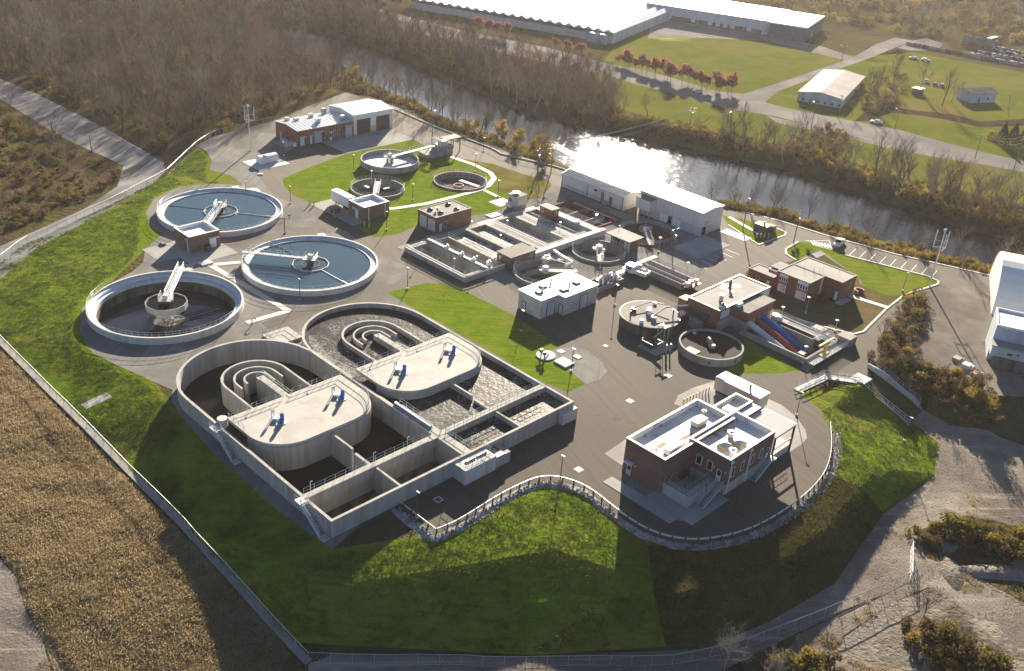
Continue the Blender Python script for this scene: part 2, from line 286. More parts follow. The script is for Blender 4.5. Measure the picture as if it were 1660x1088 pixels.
# ------------------------------------------------------------------ terrain: a TIN from breaklines, cut into regions
DATA={"BR":[[[142.2,274.9,0.0],[150.6,279.8,0.0],[164.2,282.2,0.0],[176.2,284.6,0.0],[195.8,293.6,0.0],[217.7,301.7,0.0],[222.2,278.0,0.0],[217.9,245.8,0.0],[219.4,223.0,0.0],[223.2,197.4,0.0],[224.2,174.2,0.0],[228.8,154.6,0.0],[237.5,144.5,0.0],[243.5,130.6,0.0],[245.1,115.7,0.0],[249.0,97.5,0.0],[253.8,84.2,0.0],[258.7,69.9,0.0],[263.3,53.2,0.0],[209.1,35.5,0.0],[194.5,50.0,0.0],[200.1,57.6,0.0],[193.8,65.7,0.0],[190.8,72.0,0.0],[184.4,71.0,0.0],[178.0,68.5,0.0],[177.1,70.4,0.0],[173.7,74.9,0.0],[163.9,75.9,0.0],[161.4,69.2,0.0],[155.3,63.0,0.0],[149.9,59.7,0.0],[141.0,56.7,0.0],[132.2,55.8,0.0],[123.2,56.0,0.0],[116.3,57.4,0.0],[110.2,60.1,0.0],[106.9,63.7,0.0],[105.3,68.5,0.0],[105.4,73.7,0.0],[106.6,81.5,0.0],[105.1,85.0,0.0],[102.6,87.6,0.0],[99.2,88.7,0.0],[92.5,89.1,0.0],[84.5,88.4,0.0],[79.7,88.6,0.0],[79.1,90.2,0.0],[79.4,95.8,0.0],[78.9,98.3,0.0],[66.0,96.0,0.0],[65.3,101.4,0.0],[64.7,108.9,0.0],[64.8,118.1,0.0],[64.7,128.5,0.0],[65.9,140.3,0.0],[67.1,147.6,0.0],[69.1,150.8,0.0],[67.2,157.9,0.0],[65.3,165.2,0.0],[63.7,172.4,0.0],[65.2,181.4,0.0],[70.0,191.4,0.0],[78.1,198.4,0.0],[86.4,202.3,0.0],[90.5,205.5,0.0],[94.1,211.7,0.0],[101.5,217.9,0.0],[101.9,224.9,0.0],[104.9,233.0,0.0],[111.3,241.0,0.0],[120.7,245.4,0.0],[128.8,243.0,0.0],[135.9,237.1,0.0],[137.0,245.5,0.0],[134.6,253.4,0.0],[139.1,260.2,0.0],[142.1,268.5,0.0],[142.2,274.9,0.0]],[[142.2,274.9,0.0],[124.2,258.6,-1.2],[101.7,246.4,-1.4],[74.5,234.0,-1.7],[53.3,216.1,-2.0],[52.5,189.4,-1.5],[52.7,158.6,-1.8],[53.6,118.1,-3.4],[53.9,84.9,-6.3],[59.0,83.5,-6.3],[78.0,65.6,-6.3],[98.5,50.4,-6.3],[109.5,47.0,-6.0],[125.1,44.6,-5.6],[148.0,47.9,-5.2],[165.9,46.6,-4.8],[176.1,50.8,-4.6],[176.6,57.5,-4.3],[184.9,58.9,-4.2],[184.4,49.5,-4.5],[191.6,39.9,-4.7],[196.1,29.7,-4.8]],[[255.4,417.2,-6.4],[259.0,396.9,-6.4],[258.3,357.7,-6.4],[248.7,311.2,-6.4],[245.5,284.5,-6.4],[239.6,256.8,-6.4],[238.0,232.7,-6.4],[241.2,215.1,-6.4],[241.1,198.2,-6.4],[243.0,176.4,-6.4],[256.3,155.0,-6.4],[263.7,141.8,-6.4],[267.6,127.0,-6.4],[270.9,112.6,-6.4],[274.5,99.0,-6.4],[276.3,88.7,-6.4],[281.4,73.4,-6.4],[284.5,58.1,-6.4],[287.6,37.7,-6.4]],[[271.6,443.0,-6.4],[281.3,430.4,-6.4],[289.3,400.4,-6.4],[286.9,359.3,-6.4],[281.4,326.8,-6.4],[278.3,292.0,-6.4],[271.9,257.2,-6.4],[277.5,239.7,-6.4],[284.1,223.9,-6.4],[292.3,201.5,-6.4],[297.7,178.4,-6.4],[304.7,157.8,-6.4],[303.2,133.7,-6.4],[302.3,112.0,-6.4],[302.1,99.9,-6.4],[305.4,82.4,-6.4],[305.6,64.9,-6.4],[305.6,42.4,-6.4]],[[274.7,447.5,-3.0],[288.7,419.9,-3.0],[290.6,363.9,-3.0],[284.3,330.4,-3.0],[281.9,296.1,-3.0],[278.7,260.9,-3.0],[289.1,228.7,-3.0],[297.0,205.7,-3.0],[302.7,182.5,-3.0],[310.0,161.8,-3.0],[308.4,137.3,-3.0],[305.7,114.5,-3.0],[306.6,95.1,-3.0],[305.7,66.1,-3.0],[306.8,43.9,-3.0]],[[58.3,104.1,-1.1],[60.8,91.7,-1.2],[70.0,86.3,-1.0],[80.0,81.2,-0.9],[92.5,75.2,-0.9],[96.2,65.8,-0.9],[99.8,56.8,-1.0],[112.6,51.2,-1.0],[129.0,50.2,-0.9],[151.2,52.5,-1.0]],[[275.1,421.2,-8.5],[278.4,385.4,-8.5],[271.9,340.3,-8.5],[267.6,310.4,-8.5],[262.9,278.7,-8.5],[259.1,249.1,-8.5],[263.5,231.2,-8.5],[266.4,214.4,-8.5],[271.2,191.8,-8.5],[281.2,169.3,-8.5],[288.6,152.3,-8.5],[290.2,132.8,-8.5],[291.7,114.5,-8.5],[293.6,101.4,-8.5],[296.2,87.4,-8.5],[299.0,70.6,-8.5],[300.8,51.3,-8.5]]],"PT":[[41.9,67.4,-6.8],[75.6,37.5,-6.8],[121.9,2.0,-6.2],[165.3,19.4,-5.6],[3.5,106.6,-6.5],[8.7,157.2,-4.0],[29.6,227.8,-2.5],[47.3,303.5,-2.2],[117.4,377.2,-2.0],[119.8,298.1,-2.3],[128.7,271.2,-1.6],[129.1,547.8,-2.2],[256.0,493.3,-2.0],[179.2,350.7,-1.6],[208.9,321.0,-1.0],[146.3,332.8,-2.0],[-1600,-1600,-6.5],[1800,-1600,-5],[1800,1800,-3],[-1600,1800,-2],[200,1200,-3],[1200,200,-3],[700,700,-3],[-500,600,-2],[700,100,-3]],"REG":[["far_lawn",[[328.4,275.9],[302.3,239.9],[303.5,210.6],[306.6,185.1],[315.1,164.8],[312.6,139.6],[311.5,117.2],[313.8,98.1],[316.3,69.6],[554.6,147.3],[539.8,172.1],[529.8,226.5],[492.4,235.2],[441.7,336.0],[395.1,318.4],[369.5,302.5]]],["lawn",[[142.2,274.9],[124.2,258.6],[101.7,246.4],[74.5,234.0],[53.3,216.1],[52.5,189.4],[52.7,158.6],[53.6,118.1],[53.9,89.5],[59.5,84.0],[78.2,65.8],[98.7,50.6],[109.7,47.2],[125.5,44.8],[148.0,47.9],[165.9,46.6],[176.1,50.8],[176.6,57.5],[178.0,68.5],[163.9,75.9],[152.4,61.4],[107.7,63.0],[104.2,86.3],[79.6,89.3],[66.0,96.0],[67.1,147.6],[70.2,191.3],[94.1,211.7],[135.9,237.1]]],["dry_slope",[[103.6,65.9],[110.6,59.2],[117.2,56.7],[129.3,55.2],[143.3,56.8],[148.0,47.9],[125.5,44.8],[109.7,47.2],[98.7,50.6],[94.2,54.0],[97.3,59.5]]],["stone_strip",[[99.2,88.7],[92.5,89.1],[84.5,88.4],[79.7,88.6],[79.1,90.2],[79.4,95.8],[79.2,98.0],[78.2,97.6],[77.9,95.1],[77.9,89.6],[78.6,87.3],[84.0,86.8],[91.9,87.5],[98.2,87.3],[101.5,86.3],[103.8,83.8],[105.2,80.5],[104.0,72.9],[104.0,67.7],[105.9,62.8],[109.2,59.4],[115.5,56.5],[122.6,55.0],[131.8,54.5],[141.4,55.6],[151.1,58.8],[158.1,62.9],[155.3,63.0],[149.9,59.7],[141.0,56.7],[132.2,55.8],[123.2,56.0],[116.3,57.4],[110.2,60.1],[106.9,63.7],[105.3,68.5],[105.4,73.7],[106.6,81.5],[105.1,85.0],[102.6,87.6]]],["asphalt",[[142.15374924362771,274.8777733780071],[150.6254302730727,279.8158682569859],[164.21109410816055,282.1816518621196],[176.20392836645425,284.55907718390904],[195.83598217016626,293.57890111389526],[217.69244030347372,301.66145534702366],[222.24388952384172,277.9766544836722],[217.9402820080331,245.8259840225762],[219.37823755445424,222.96397464853888],[223.1510052557114,197.42610793219097],[224.18819834029384,174.24320095707492],[228.75542397480524,154.61069476771996],[237.51344130040422,144.47764436353503],[243.47372136311373,130.56965593908257],[245.1038051647164,115.70473288765352],[248.9822330418706,97.47554247868885],[253.82733225713363,84.20973206867203],[258.6864265231038,69.91431354310772],[263.28268625751616,53.22883811758605],[209.0862531028086,35.5386566579532],[194.5436333581317,49.99880145990707],[200.06359186406226,57.565997849407125],[193.82551522544765,65.67342196269172],[190.83417247387783,71.97458671995517],[184.38138071695084,71.03943916451402],[177.9591249731549,68.48414957168862],[177.10274183834423,70.38653341143848],[173.74707258734563,74.86878012238265],[163.88881202588962,75.88502479238478],[161.42159464700595,69.16269546041849],[155.25131362978487,62.99027998841829],[149.88762395897362,59.70747704889892],[141.00170755938984,56.73106302126374],[132.23646577931217,55.75396601713008],[123.16256797547545,56.00684720318402],[116.33171128771002,57.35386010910041],[110.24616028696316,60.138918693043365],[106.94065949663829,63.653123198134665],[105.27092560343914,68.49274323432498],[105.41242027368415,73.7245591594232],[106.63086478419618,81.50374444130658],[105.0554385283356,84.97019434439818],[102.58999692343576,87.64312646194192],[99.20394268505628,88.66503744317154],[92.50983922072706,89.07260285431505],[84.54845862748503,88.41509530815848],[79.66878803221334,88.64077378292153],[79.139030497303,90.21474755471137],[79.4047363887528,95.81772632350906],[78.86900113770659,98.2608925214227],[66.00024714135674,95.99465493361478],[65.27832032140586,101.36219760519674],[64.70820077697579,108.9425642823721],[64.78791018105899,118.08777741918827],[64.65905780449279,128.54877180741133],[65.90285262914665,140.25262652259352],[67.06676338019,147.59143898977496],[69.13253781431307,150.8315790578279],[67.24785285376227,157.90277876529063],[65.29863681569745,165.21609434144793],[63.73549842164811,172.43501568127763],[65.23466960264119,181.40539972177993],[70.01132625332045,191.42970732732095],[78.12503562097785,198.3644802188088],[86.39124396813321,202.25200804123313],[90.52482772095108,205.52024764425727],[94.05729479265608,211.70020389575927],[101.50326184223069,217.94797534251234],[101.94858448310111,224.91193888349997],[104.85476560520162,233.03020252545423],[111.25868657017077,240.98868194132825],[120.73323799802144,245.42414189046116],[128.760168580656,243.01896011326176],[135.89267990822077,237.06107023144165],[136.98042949554545,245.49650952635187],[134.60605998802973,253.3660061481973],[139.09519507119734,260.2393866375254],[142.13734815894668,268.52555625740075]]],["gravel",[[142.2,274.9],[150.6,279.8],[164.2,282.2],[176.2,284.6],[173.6,280.4],[166.3,260.3],[165.8,257.0],[157.2,252.7],[156.2,247.2],[146.1,244.6],[142.3,238.8],[139.3,228.9],[138.7,220.1],[139.5,209.7],[138.4,202.5],[139.5,192.7],[137.4,183.5],[137.7,171.5],[138.7,167.6],[134.9,164.0],[130.4,162.3],[116.0,161.9],[113.8,158.7],[125.9,159.6],[125.6,150.2],[125.9,137.7],[122.1,131.5],[81.4,100.7],[66.0,96.0],[65.3,101.4],[64.7,108.9],[64.8,118.1],[64.7,128.5],[65.9,140.3],[67.1,147.6],[69.1,150.8],[67.2,157.9],[65.3,165.2],[63.7,172.4],[65.2,181.4],[70.0,191.4],[78.1,198.4],[86.4,202.2],[90.5,205.5],[94.1,211.7],[101.5,217.9],[101.9,224.9],[104.9,233.0],[111.3,241.0],[120.7,245.4],[128.8,243.0],[135.9,237.1],[137.0,245.5],[134.6,253.4],[139.1,260.2],[142.1,268.5]]],["asphalt",[[111.5,204.8],[122.4,203.7],[137.7,200.5],[139.5,198.1],[136.7,194.7],[119.9,199.7],[112.5,200.8]]],["asphalt",[[95.7,163.7],[103.0,164.2],[116.0,161.9],[130.4,162.3],[127.8,159.0],[114.8,160.1],[105.2,161.1],[95.5,160.1]]],["gravel",[[171.4,183.3],[184.8,186.4],[203.8,185.5],[210.8,187.0],[210.4,160.3],[223.0,134.4],[216.1,128.0],[196.9,127.8],[191.9,134.6],[179.5,134.5],[165.3,132.1],[166.4,144.0],[150.9,142.7],[148.3,147.9],[149.9,156.1],[152.4,153.4],[156.1,169.8],[156.1,179.5]]],["gravel",[[196.9,127.8],[216.1,128.0],[194.1,120.8],[191.7,121.2],[191.9,134.6]]],["lawn",[[147.4,235.5],[144.0,228.7],[142.8,222.4],[143.4,216.4],[142.8,186.4],[148.9,184.6],[156.7,186.2],[157.5,181.0],[173.4,183.0],[179.9,181.3],[192.3,184.2],[202.9,192.3],[201.6,202.8],[204.2,212.5],[201.4,224.2],[197.9,225.0],[201.1,232.4],[203.2,244.6],[176.2,243.9],[159.0,239.3]]],["dormant_lawn",[[201.4,224.2],[205.0,217.6],[208.3,211.3],[209.6,198.9],[212.0,191.3],[210.0,187.6],[200.8,182.6],[191.3,183.1],[193.3,187.7],[193.1,193.9],[200.6,201.5],[204.2,212.5]]],["lawn",[[125.9,159.6],[136.1,158.1],[139.4,155.3],[140.7,148.2],[141.2,133.0],[139.1,118.4],[139.3,117.9],[133.4,118.5],[133.6,111.4],[131.9,104.2],[126.9,104.3],[125.5,112.8],[126.1,126.1],[125.9,137.7],[125.6,150.2]]],["gravel",[[133.4,118.5],[137.0,117.7],[141.7,116.4],[142.5,112.9],[141.3,107.9],[139.2,104.9],[135.6,103.7],[132.1,104.3],[133.6,111.4]]],["lawn",[[174.9,95.9],[172.8,89.2],[172.3,79.8],[166.7,82.2],[156.8,89.9],[161.2,90.0],[168.1,91.2]]],["lawn",[[234.2,118.1],[226.8,117.4],[223.8,115.5],[222.4,111.7],[234.4,111.4],[226.3,95.9],[223.2,92.8],[221.5,104.0],[220.5,91.4],[221.9,83.6],[226.5,83.5],[239.7,81.1],[241.7,81.9],[242.3,85.1],[236.8,105.2],[237.1,109.5],[236.2,116.2]]],["bare_soil",[[222.4,111.7],[205.4,115.6],[194.8,110.3],[191.2,96.9],[194.7,85.2],[196.4,81.0],[199.4,80.2],[215.0,82.6],[226.5,83.5],[222.3,85.8],[222.5,93.3],[226.3,95.9],[232.5,110.3]]],["lawn",[[233.0,142.4],[237.3,132.6],[237.7,127.9],[237.3,123.9],[235.0,122.9],[223.1,123.5],[224.6,126.0],[228.2,136.8]]],["concrete_apron",[[116.9,86.3],[123.4,86.8],[119.7,82.9],[116.6,82.1]]],["concrete_apron",[[140.1,88.6],[143.5,90.1],[148.3,89.9],[153.5,88.8],[156.6,77.8],[156.7,74.9],[155.3,71.0],[152.6,67.2],[150.4,65.6],[147.6,65.1],[144.0,65.2],[139.8,66.6],[143.9,76.0]]],["gravel",[[114.8,81.0],[111.9,77.8],[111.1,73.2],[111.3,68.2],[112.1,66.4],[113.0,65.2],[117.6,65.5],[117.9,77.4]]],["concrete_apron",[[132.6,235.1],[135.4,236.2],[135.6,231.4],[132.6,229.9],[131.2,230.9]]],["old_pavement",[[233.0,82.1],[242.6,80.8],[250.3,72.9],[258.7,69.9],[263.3,53.2],[209.1,35.5],[194.5,50.0],[200.1,57.6],[193.8,65.7],[201.4,70.8],[216.9,73.7]]],["dirt_road",[[179.2,57.7],[176.5,51.0],[165.5,46.5],[147.9,47.6],[125.0,44.3],[109.4,46.8],[98.3,50.2],[77.9,65.5],[57.9,84.0],[53.7,84.7],[51.2,81.0],[76.4,59.2],[95.8,46.3],[112.4,42.5],[132.8,36.8],[142.8,37.1],[147.4,41.8],[158.2,37.9],[163.2,31.2],[171.3,21.4],[195.0,29.4],[190.0,39.3],[188.2,46.2],[184.5,52.1],[185.2,58.3]]],["rubble",[[95.9,40.7],[110.3,42.2],[129.9,37.5],[139.7,37.9],[144.8,33.6],[145.4,12.8],[132.5,8.6]]],["dirt_road",[[139.5,38.0],[142.8,37.1],[144.4,33.4],[143.9,21.6],[144.0,12.4],[133.7,9.0],[133.9,17.8],[135.7,26.0],[137.0,33.6],[129.0,36.0],[110.5,38.2],[117.6,27.4],[104.4,37.6],[110.9,42.6],[130.2,37.6]]],["grey_road",[[118.5,417.9],[124.5,385.0],[127.7,360.0],[130.0,316.3],[128.9,270.0],[125.2,262.1],[116.7,253.8],[95.6,240.3],[75.9,230.2],[63.2,218.6],[50.3,210.9],[56.4,229.4],[69.7,236.3],[80.4,241.4],[95.8,248.0],[109.3,258.8],[118.5,274.6],[115.4,310.2],[115.3,360.2],[109.8,391.4]]],["dirt_road",[[26.7,140.2],[30.0,129.6],[30.2,123.8],[28.9,117.9],[28.4,110.5],[26.4,102.0],[16.5,110.3]]],["dry_field",[[48.4,205.1],[51.9,188.0],[51.8,157.7],[52.8,117.5],[53.6,96.9],[52.8,87.8],[47.5,84.2],[27.0,101.5],[28.5,110.4],[29.0,117.8],[30.3,123.7],[30.2,130.3],[26.9,140.8]]],["road",[[396.8,95.8],[381.7,115.5],[378.9,134.2],[377.8,160.3],[370.7,184.1],[366.7,198.7],[365.8,212.9],[386.9,219.6],[432.7,225.6],[484.0,230.8],[530.4,237.3],[561.3,241.6],[557.0,250.6],[529.4,247.6],[487.5,237.8],[424.2,230.3],[368.7,225.5],[361.2,237.7],[362.3,262.0],[362.1,275.8],[355.9,290.8],[355.7,323.7],[343.5,371.6],[338.3,424.0],[336.6,465.3],[325.6,458.6],[316.9,397.0],[321.2,347.0],[332.7,301.9],[338.9,279.8],[339.0,253.8],[341.7,223.8],[343.8,210.2],[349.7,196.7],[352.5,172.2],[354.1,151.7],[355.2,135.8],[364.1,118.8],[367.1,110.5],[373.4,88.2]]],["road",[[347.1,200.3],[342.3,191.6],[349.6,169.5],[351.1,150.1],[355.0,137.6],[359.0,140.0],[356.4,152.8],[354.2,172.1],[348.4,191.7]]],["road",[[561.3,241.6],[576.0,241.3],[572.9,229.0],[548.7,221.5],[532.8,229.7],[532.1,236.4]]],["creek",[[373.8,176.2],[389.9,180.7],[409.4,179.7],[414.3,168.2],[423.1,158.7],[423.8,145.9],[443.8,135.8],[463.5,117.6],[450.6,113.4],[433.5,131.9],[414.1,141.8],[413.2,154.3],[406.5,164.5],[401.0,174.0],[379.8,172.6]]],["road",[[419.8,318.5],[451.9,302.6],[476.3,284.0],[476.0,265.1],[475.6,238.2],[484.9,234.7],[495.1,261.7],[491.4,289.8],[480.4,323.0],[469.5,353.7]]]],"LINES":{"guard":[[80.2,98.8],[80.2,89.0],[84.5,88.4],[92.5,89.1],[99.4,88.9],[103.1,88.1],[105.6,85.4],[106.8,80.9],[105.8,74.0],[105.7,68.2],[107.3,63.9],[110.7,60.5],[116.8,57.7],[123.7,56.4],[132.8,56.1],[141.5,57.0],[149.5,60.0],[157.8,65.1]],"fenceL":[[53.8,88.6],[53.6,118.1],[52.7,158.6],[52.5,189.4],[53.3,216.1]],"fenceL2":[[53.3,216.1],[74.5,234.0],[87.4,239.7],[101.7,246.4],[124.2,258.6],[141.1,273.0],[150.6,279.8],[164.2,282.2],[175.4,283.4]],"fenceR":[[219.3,274.2],[217.9,245.8],[218.5,222.0],[217.0,217.0],[223.2,197.4],[223.6,183.6]],"fenceB":[[53.9,84.9],[66.5,73.6],[76.7,64.3],[93.1,50.8],[102.0,46.4],[113.2,42.9],[125.2,39.2],[135.3,36.5]],"curbriver":[[242.9,147.8],[243.5,130.6],[245.1,115.7],[249.0,97.5],[253.8,84.2],[258.7,69.9]],"curbadmin":[[222.4,111.7],[223.8,115.5],[226.8,117.4],[234.2,118.1]],"curbadmin2":[[191.2,96.9],[194.7,85.2],[196.4,81.0],[199.4,80.2],[215.0,82.6],[226.5,83.5],[239.7,81.1],[241.7,81.9],[242.3,85.1],[236.8,105.2]],"curbtri":[[228.2,136.8],[223.8,125.5],[223.1,123.5],[235.0,122.9],[237.3,123.9],[237.7,127.9],[237.3,132.6]],"path":[[201.4,224.2],[202.7,214.2],[201.9,205.9],[199.4,201.6],[193.6,197.9],[188.2,196.6],[178.3,196.7],[169.4,196.9],[159.6,199.1],[156.8,201.0]],"path2":[[189.9,196.0],[189.5,189.1]],"stairpath":[[163.9,75.9],[173.7,74.9],[177.2,70.0]],"ramp":[[176.7,69.5],[177.0,57.7]],"rampwall":[[184.7,71.5],[185.4,59.2]],"pathadmin":[[214.3,92.5],[216.0,83.0]],"pathtri":[[233.6,140.3],[229.9,127.5]],"creekpath":[[55.1,157.4],[60.1,157.5]],"ditch":[[40.6,157.7],[52.4,158.2]],"z_forest":[[126.4,448.9],[127.6,393.5],[131.3,369.0],[133.4,323.8],[131.4,276.3],[145.7,284.5],[166.1,285.4],[178.7,288.4],[199.3,298.7],[229.6,318.1],[248.3,326.8],[252.5,349.8],[253.5,388.5],[247.5,407.0],[269.8,442.9],[288.2,408.8],[288.9,371.0],[318.4,419.2],[323.5,455.7],[373.8,555.7],[301.0,657.0],[188.9,641.4]],"z_forest2":[[285.7,415.6],[288.6,361.5],[282.8,328.5],[279.5,293.3],[273.9,259.2],[279.2,241.4],[283.8,228.4],[294.4,230.1],[317.1,257.4],[329.7,275.2],[328.4,297.9],[317.7,343.2],[313.2,392.5],[318.2,440.0]],"z_left":[[102.9,376.4],[112.6,353.0],[114.1,309.5],[114.8,274.6],[111.9,264.6],[98.0,253.1],[83.0,247.9],[58.7,240.3]],"z_bankR":[[284.7,229.2],[294.3,203.3],[299.8,180.1],[306.6,159.2],[305.1,135.1],[303.7,113.0],[304.8,93.8],[305.5,75.6],[331.8,85.7],[326.2,107.3],[319.8,125.5],[318.8,142.9],[317.1,166.0],[311.8,188.6],[302.2,209.6],[294.9,233.6]],"z_bankN":[[237.3,328.7],[240.8,301.3],[234.5,264.6],[239.4,243.5],[241.5,218.2],[222.4,200.7],[227.7,231.5],[222.5,251.0],[225.9,282.5],[221.8,307.3]],"z_bankN2":[[243.0,157.7],[250.6,151.5],[259.4,139.4],[261.2,123.8],[261.7,106.6],[263.5,94.6],[270.4,86.7],[272.6,67.6],[261.9,64.7],[255.8,81.7],[253.2,90.7],[249.0,101.0],[249.3,117.8],[247.3,132.7],[240.0,145.0],[239.3,155.2]],"z_top":[[752.8,462.2],[572.3,355.1],[576.0,321.4],[566.2,282.4],[564.1,254.2],[591.3,237.3],[603.5,217.1],[627.3,184.4],[1230.2,393.3]],"z_shed":[[416.0,200.6],[455.4,209.2],[473.6,205.7],[441.9,185.7],[406.5,178.2],[382.6,176.9],[375.9,180.9]],"z_creek":[[319.9,174.1],[334.3,176.3],[357.2,177.7],[356.0,169.1],[325.2,158.4],[309.1,161.1]],"z_bush":[[189.2,73.3],[203.6,76.3],[222.2,81.7],[228.8,80.9],[216.9,73.7],[194.4,65.9],[198.5,56.8],[193.4,49.3],[190.8,45.0],[185.0,49.8],[187.0,58.7],[186.5,67.4]],"z_black":[[145.7,41.6],[153.9,39.3],[157.7,33.3],[163.5,24.9],[156.1,22.2],[153.5,27.3],[149.9,34.2],[144.7,39.4]],"z_black2":[[124.6,33.8],[128.1,32.5],[128.2,26.6],[128.3,21.0],[126.5,16.7],[120.9,21.5],[122.3,27.7]],"z_black3":[[103.4,42.1],[107.4,39.4],[110.3,36.1],[106.7,34.0],[98.5,39.9]],"z_topleft":[[397.4,549.1],[464.2,529.5],[384.3,437.3],[344.6,431.9],[338.6,456.8]],"z_field":[[48.0,203.7],[51.5,186.9],[51.4,156.8],[52.2,117.5],[52.3,96.5],[50.9,89.4],[47.5,85.6],[29.2,100.9],[29.7,109.5],[29.5,117.4],[31.1,124.6],[30.7,131.5],[27.1,141.5]],"powerline":[[217.8,195.5],[226.9,154.7]]},"PTS":{"util":[[213.3,197.1],[217.8,195.5],[299.4,187.4],[301.8,204.5],[228.9,132.5],[199.8,134.7],[170.8,107.0],[344.7,178.9],[372.6,182.9],[377.1,160.7],[367.5,124.7],[367.9,110.8],[442.2,307.4],[480.7,308.7],[202.3,233.8],[482.6,261.7],[469.9,235.4],[363.4,102.3]],"shed_long":[[380.5,206.5],[386.2,189.1],[436.7,188.7]],"green":[[360.8,413.9],[391.6,318.6],[430.5,324.6]],"ware":[[467.4,358.4],[489.7,290.7],[530.2,270.8]],"house":[[448.5,161.1],[447.2,152.9],[472.2,156.4]],"junk":[[551.7,226.4],[580.6,221.7],[613.5,199.9],[555.4,178.0],[538.3,223.6]],"redtrees":[[359.8,287.4],[360.1,283.3],[359.4,277.3],[358.6,270.2],[359.5,266.0],[357.4,257.4],[357.8,250.0],[359.3,244.5],[359.0,237.8],[361.0,234.4],[362.5,229.1],[368.0,228.1]],"redtrees2":[[349.9,371.7],[348.2,363.1],[350.5,358.9],[351.4,352.3],[353.7,321.8],[353.5,313.6],[352.3,304.7]],"conifer":[[398.0,127.4],[398.3,123.7],[400.4,120.6]],"baretree":[[445.3,183.8],[432.1,166.3],[439.8,166.1],[441.5,141.3],[318.9,201.2],[322.5,194.5],[303.0,225.0]],"neartrees":[[97.2,45.7],[100.4,41.1],[110.1,37.8],[128.0,31.2],[127.9,24.6],[128.1,20.5],[168.8,125.5]],"bushes":[[195.2,72.0],[202.5,73.5],[213.2,76.5],[220.8,78.7],[228.8,80.9],[186.7,69.1],[191.8,61.5],[191.2,57.0],[190.9,53.1],[190.3,48.9],[191.0,46.5],[186.9,50.9],[197.0,58.7]],"blackbush":[[147.0,40.5],[151.9,39.5],[153.4,36.9],[154.7,34.2],[155.7,31.3],[156.7,28.6],[156.3,26.9],[146.3,39.1]],"blackbush2":[[124.1,32.5],[127.0,30.9],[126.9,27.0],[126.6,24.0],[126.4,21.2],[123.5,28.3],[104.3,40.6],[106.5,37.9],[109.3,36.5]],"cars_far":[[352.1,237.3],[513.0,218.4],[515.2,212.8],[468.2,190.4],[467.4,185.8],[468.2,182.9],[378.7,169.4]],"junkcars":[[566.2,202.8],[564.2,197.6],[561.0,193.0],[560.3,188.8],[558.7,183.7],[579.2,205.7],[577.3,200.2],[575.5,194.8],[573.7,189.5],[571.8,185.8],[590.7,203.2],[589.0,197.4],[586.3,192.3],[553.0,209.7],[555.4,214.8],[550.0,205.0]],"pole404":[[153.2,261.9],[237.1,82.2]],"leftpole":[[119.0,296.4],[114.7,286.7]],"lightsL":[[105.2,310.7]],"woodline":[[176.9,527.2]],"manhole":[[134.1,94.7],[109.8,86.0],[85.8,95.0],[147.8,96.0],[179.0,83.8]],"stalls":[[206.9,123.4],[203.8,122.4],[212.7,120.6]],"pickup":[[238.8,108.8]],"house2":[[477.4,165.3]],"haypole":[[212.0,97.6]]}}
def cdt(pls,pts):
    V=[];E=[]
    for pl in pls:
        b=len(V); V+=pl; E+=[(b+i,b+i+1) for i in range(len(pl)-1)]
    V=V+list(pts)
    vo,eo,fo,ov,_,_=delaunay_2d_cdt([Vector(v[:2]) for v in V],E,[],0,1e-4)
    return V,vo,fo,ov
V,vo,fo,ov=cdt([list(map(tuple,p)) for p in DATA['BR']],[tuple(p) for p in DATA['PT']])
tz=[(sum(V[i][2] for i in o)/len(o)) if o else -3 for o in ov]
TIN=BVHTree.FromPolygons([(v[0],v[1],z) for v,z in zip(vo,tz)],fo)
def gz0(x,y):
    for dx,dy in ((0,0),(.07,.05),(-.06,.08),(.11,-.09)):
        h=TIN.ray_cast(Vector((x+dx,y+dy,500)),Vector((0,0,-1)))
        if h[0]: return h[0].z
    return -4.0
def gz(x,y):
    z=gz0(x,y)
    if z<-.6:
        k=min(1,(-.6-z)/1.5); z+=k*(.35*noise.noise((x*.07,y*.07,0))+.18*noise.noise((x*.23,y*.23,4)))
        if x>230 or y>270: z+=k*.3*noise.noise((x*.03,y*.03,9))
    return z
def inpoly(x,y,p):
    c=False; j=len(p)-1
    for i in range(len(p)):
        xi,yi=p[i]; xj,yj=p[j]
        if (yi>y)!=(yj>y) and x<(xj-xi)*(y-yi)/(yj-yi)+xi: c=not c
        j=i
    return c
REG=[(n,[tuple(q) for q in p]) for n,p in DATA['REG']]
basin_hole=[(67.3,98.1)]+[(67.3,142)]+arc(80.8,142,13.4,180,0,20)[1:]+[(94.3,140)]+arc(107.8,142,13.4,180,0,20)+[(121.2,98.1)]
HOLES=[basin_hole,arc(120,221.8,15.5,0,345,23),arc(120,181,15.5,0,345,23),arc(83.7,181,15.5,0,345,23),
 [(143.7,152.7),(156.8,152.7),(156.8,157),(166.5,157),(166.5,154.2),(190,154.2),(190,157),(205.8,157),(205.8,175.2),(194,175.2),(193,175.2),(143.7,175.2)],
 arc(162.2,144.6,7.6,0,345,23),arc(183.2,145.7,6.8,0,345,23),arc(202.8,145.9,7.3,0,345,23),arc(164.6,213.2,7.4,0,345,23),arc(188.8,205,7.7,0,345,23),
 [(175.2,80.9),(188.6,80.9),(188.6,95.4),(175.2,95.4)]]
grid=[]
gr=random.Random(3)
def gpts(x0,x1,y0,y1,s):
    x=x0
    while x<x1:
        y=y0
        while y<y1: grid.append((x+gr.uniform(-.3,.3)*s,y+gr.uniform(-.3,.3)*s,0)); y+=s
        x+=s
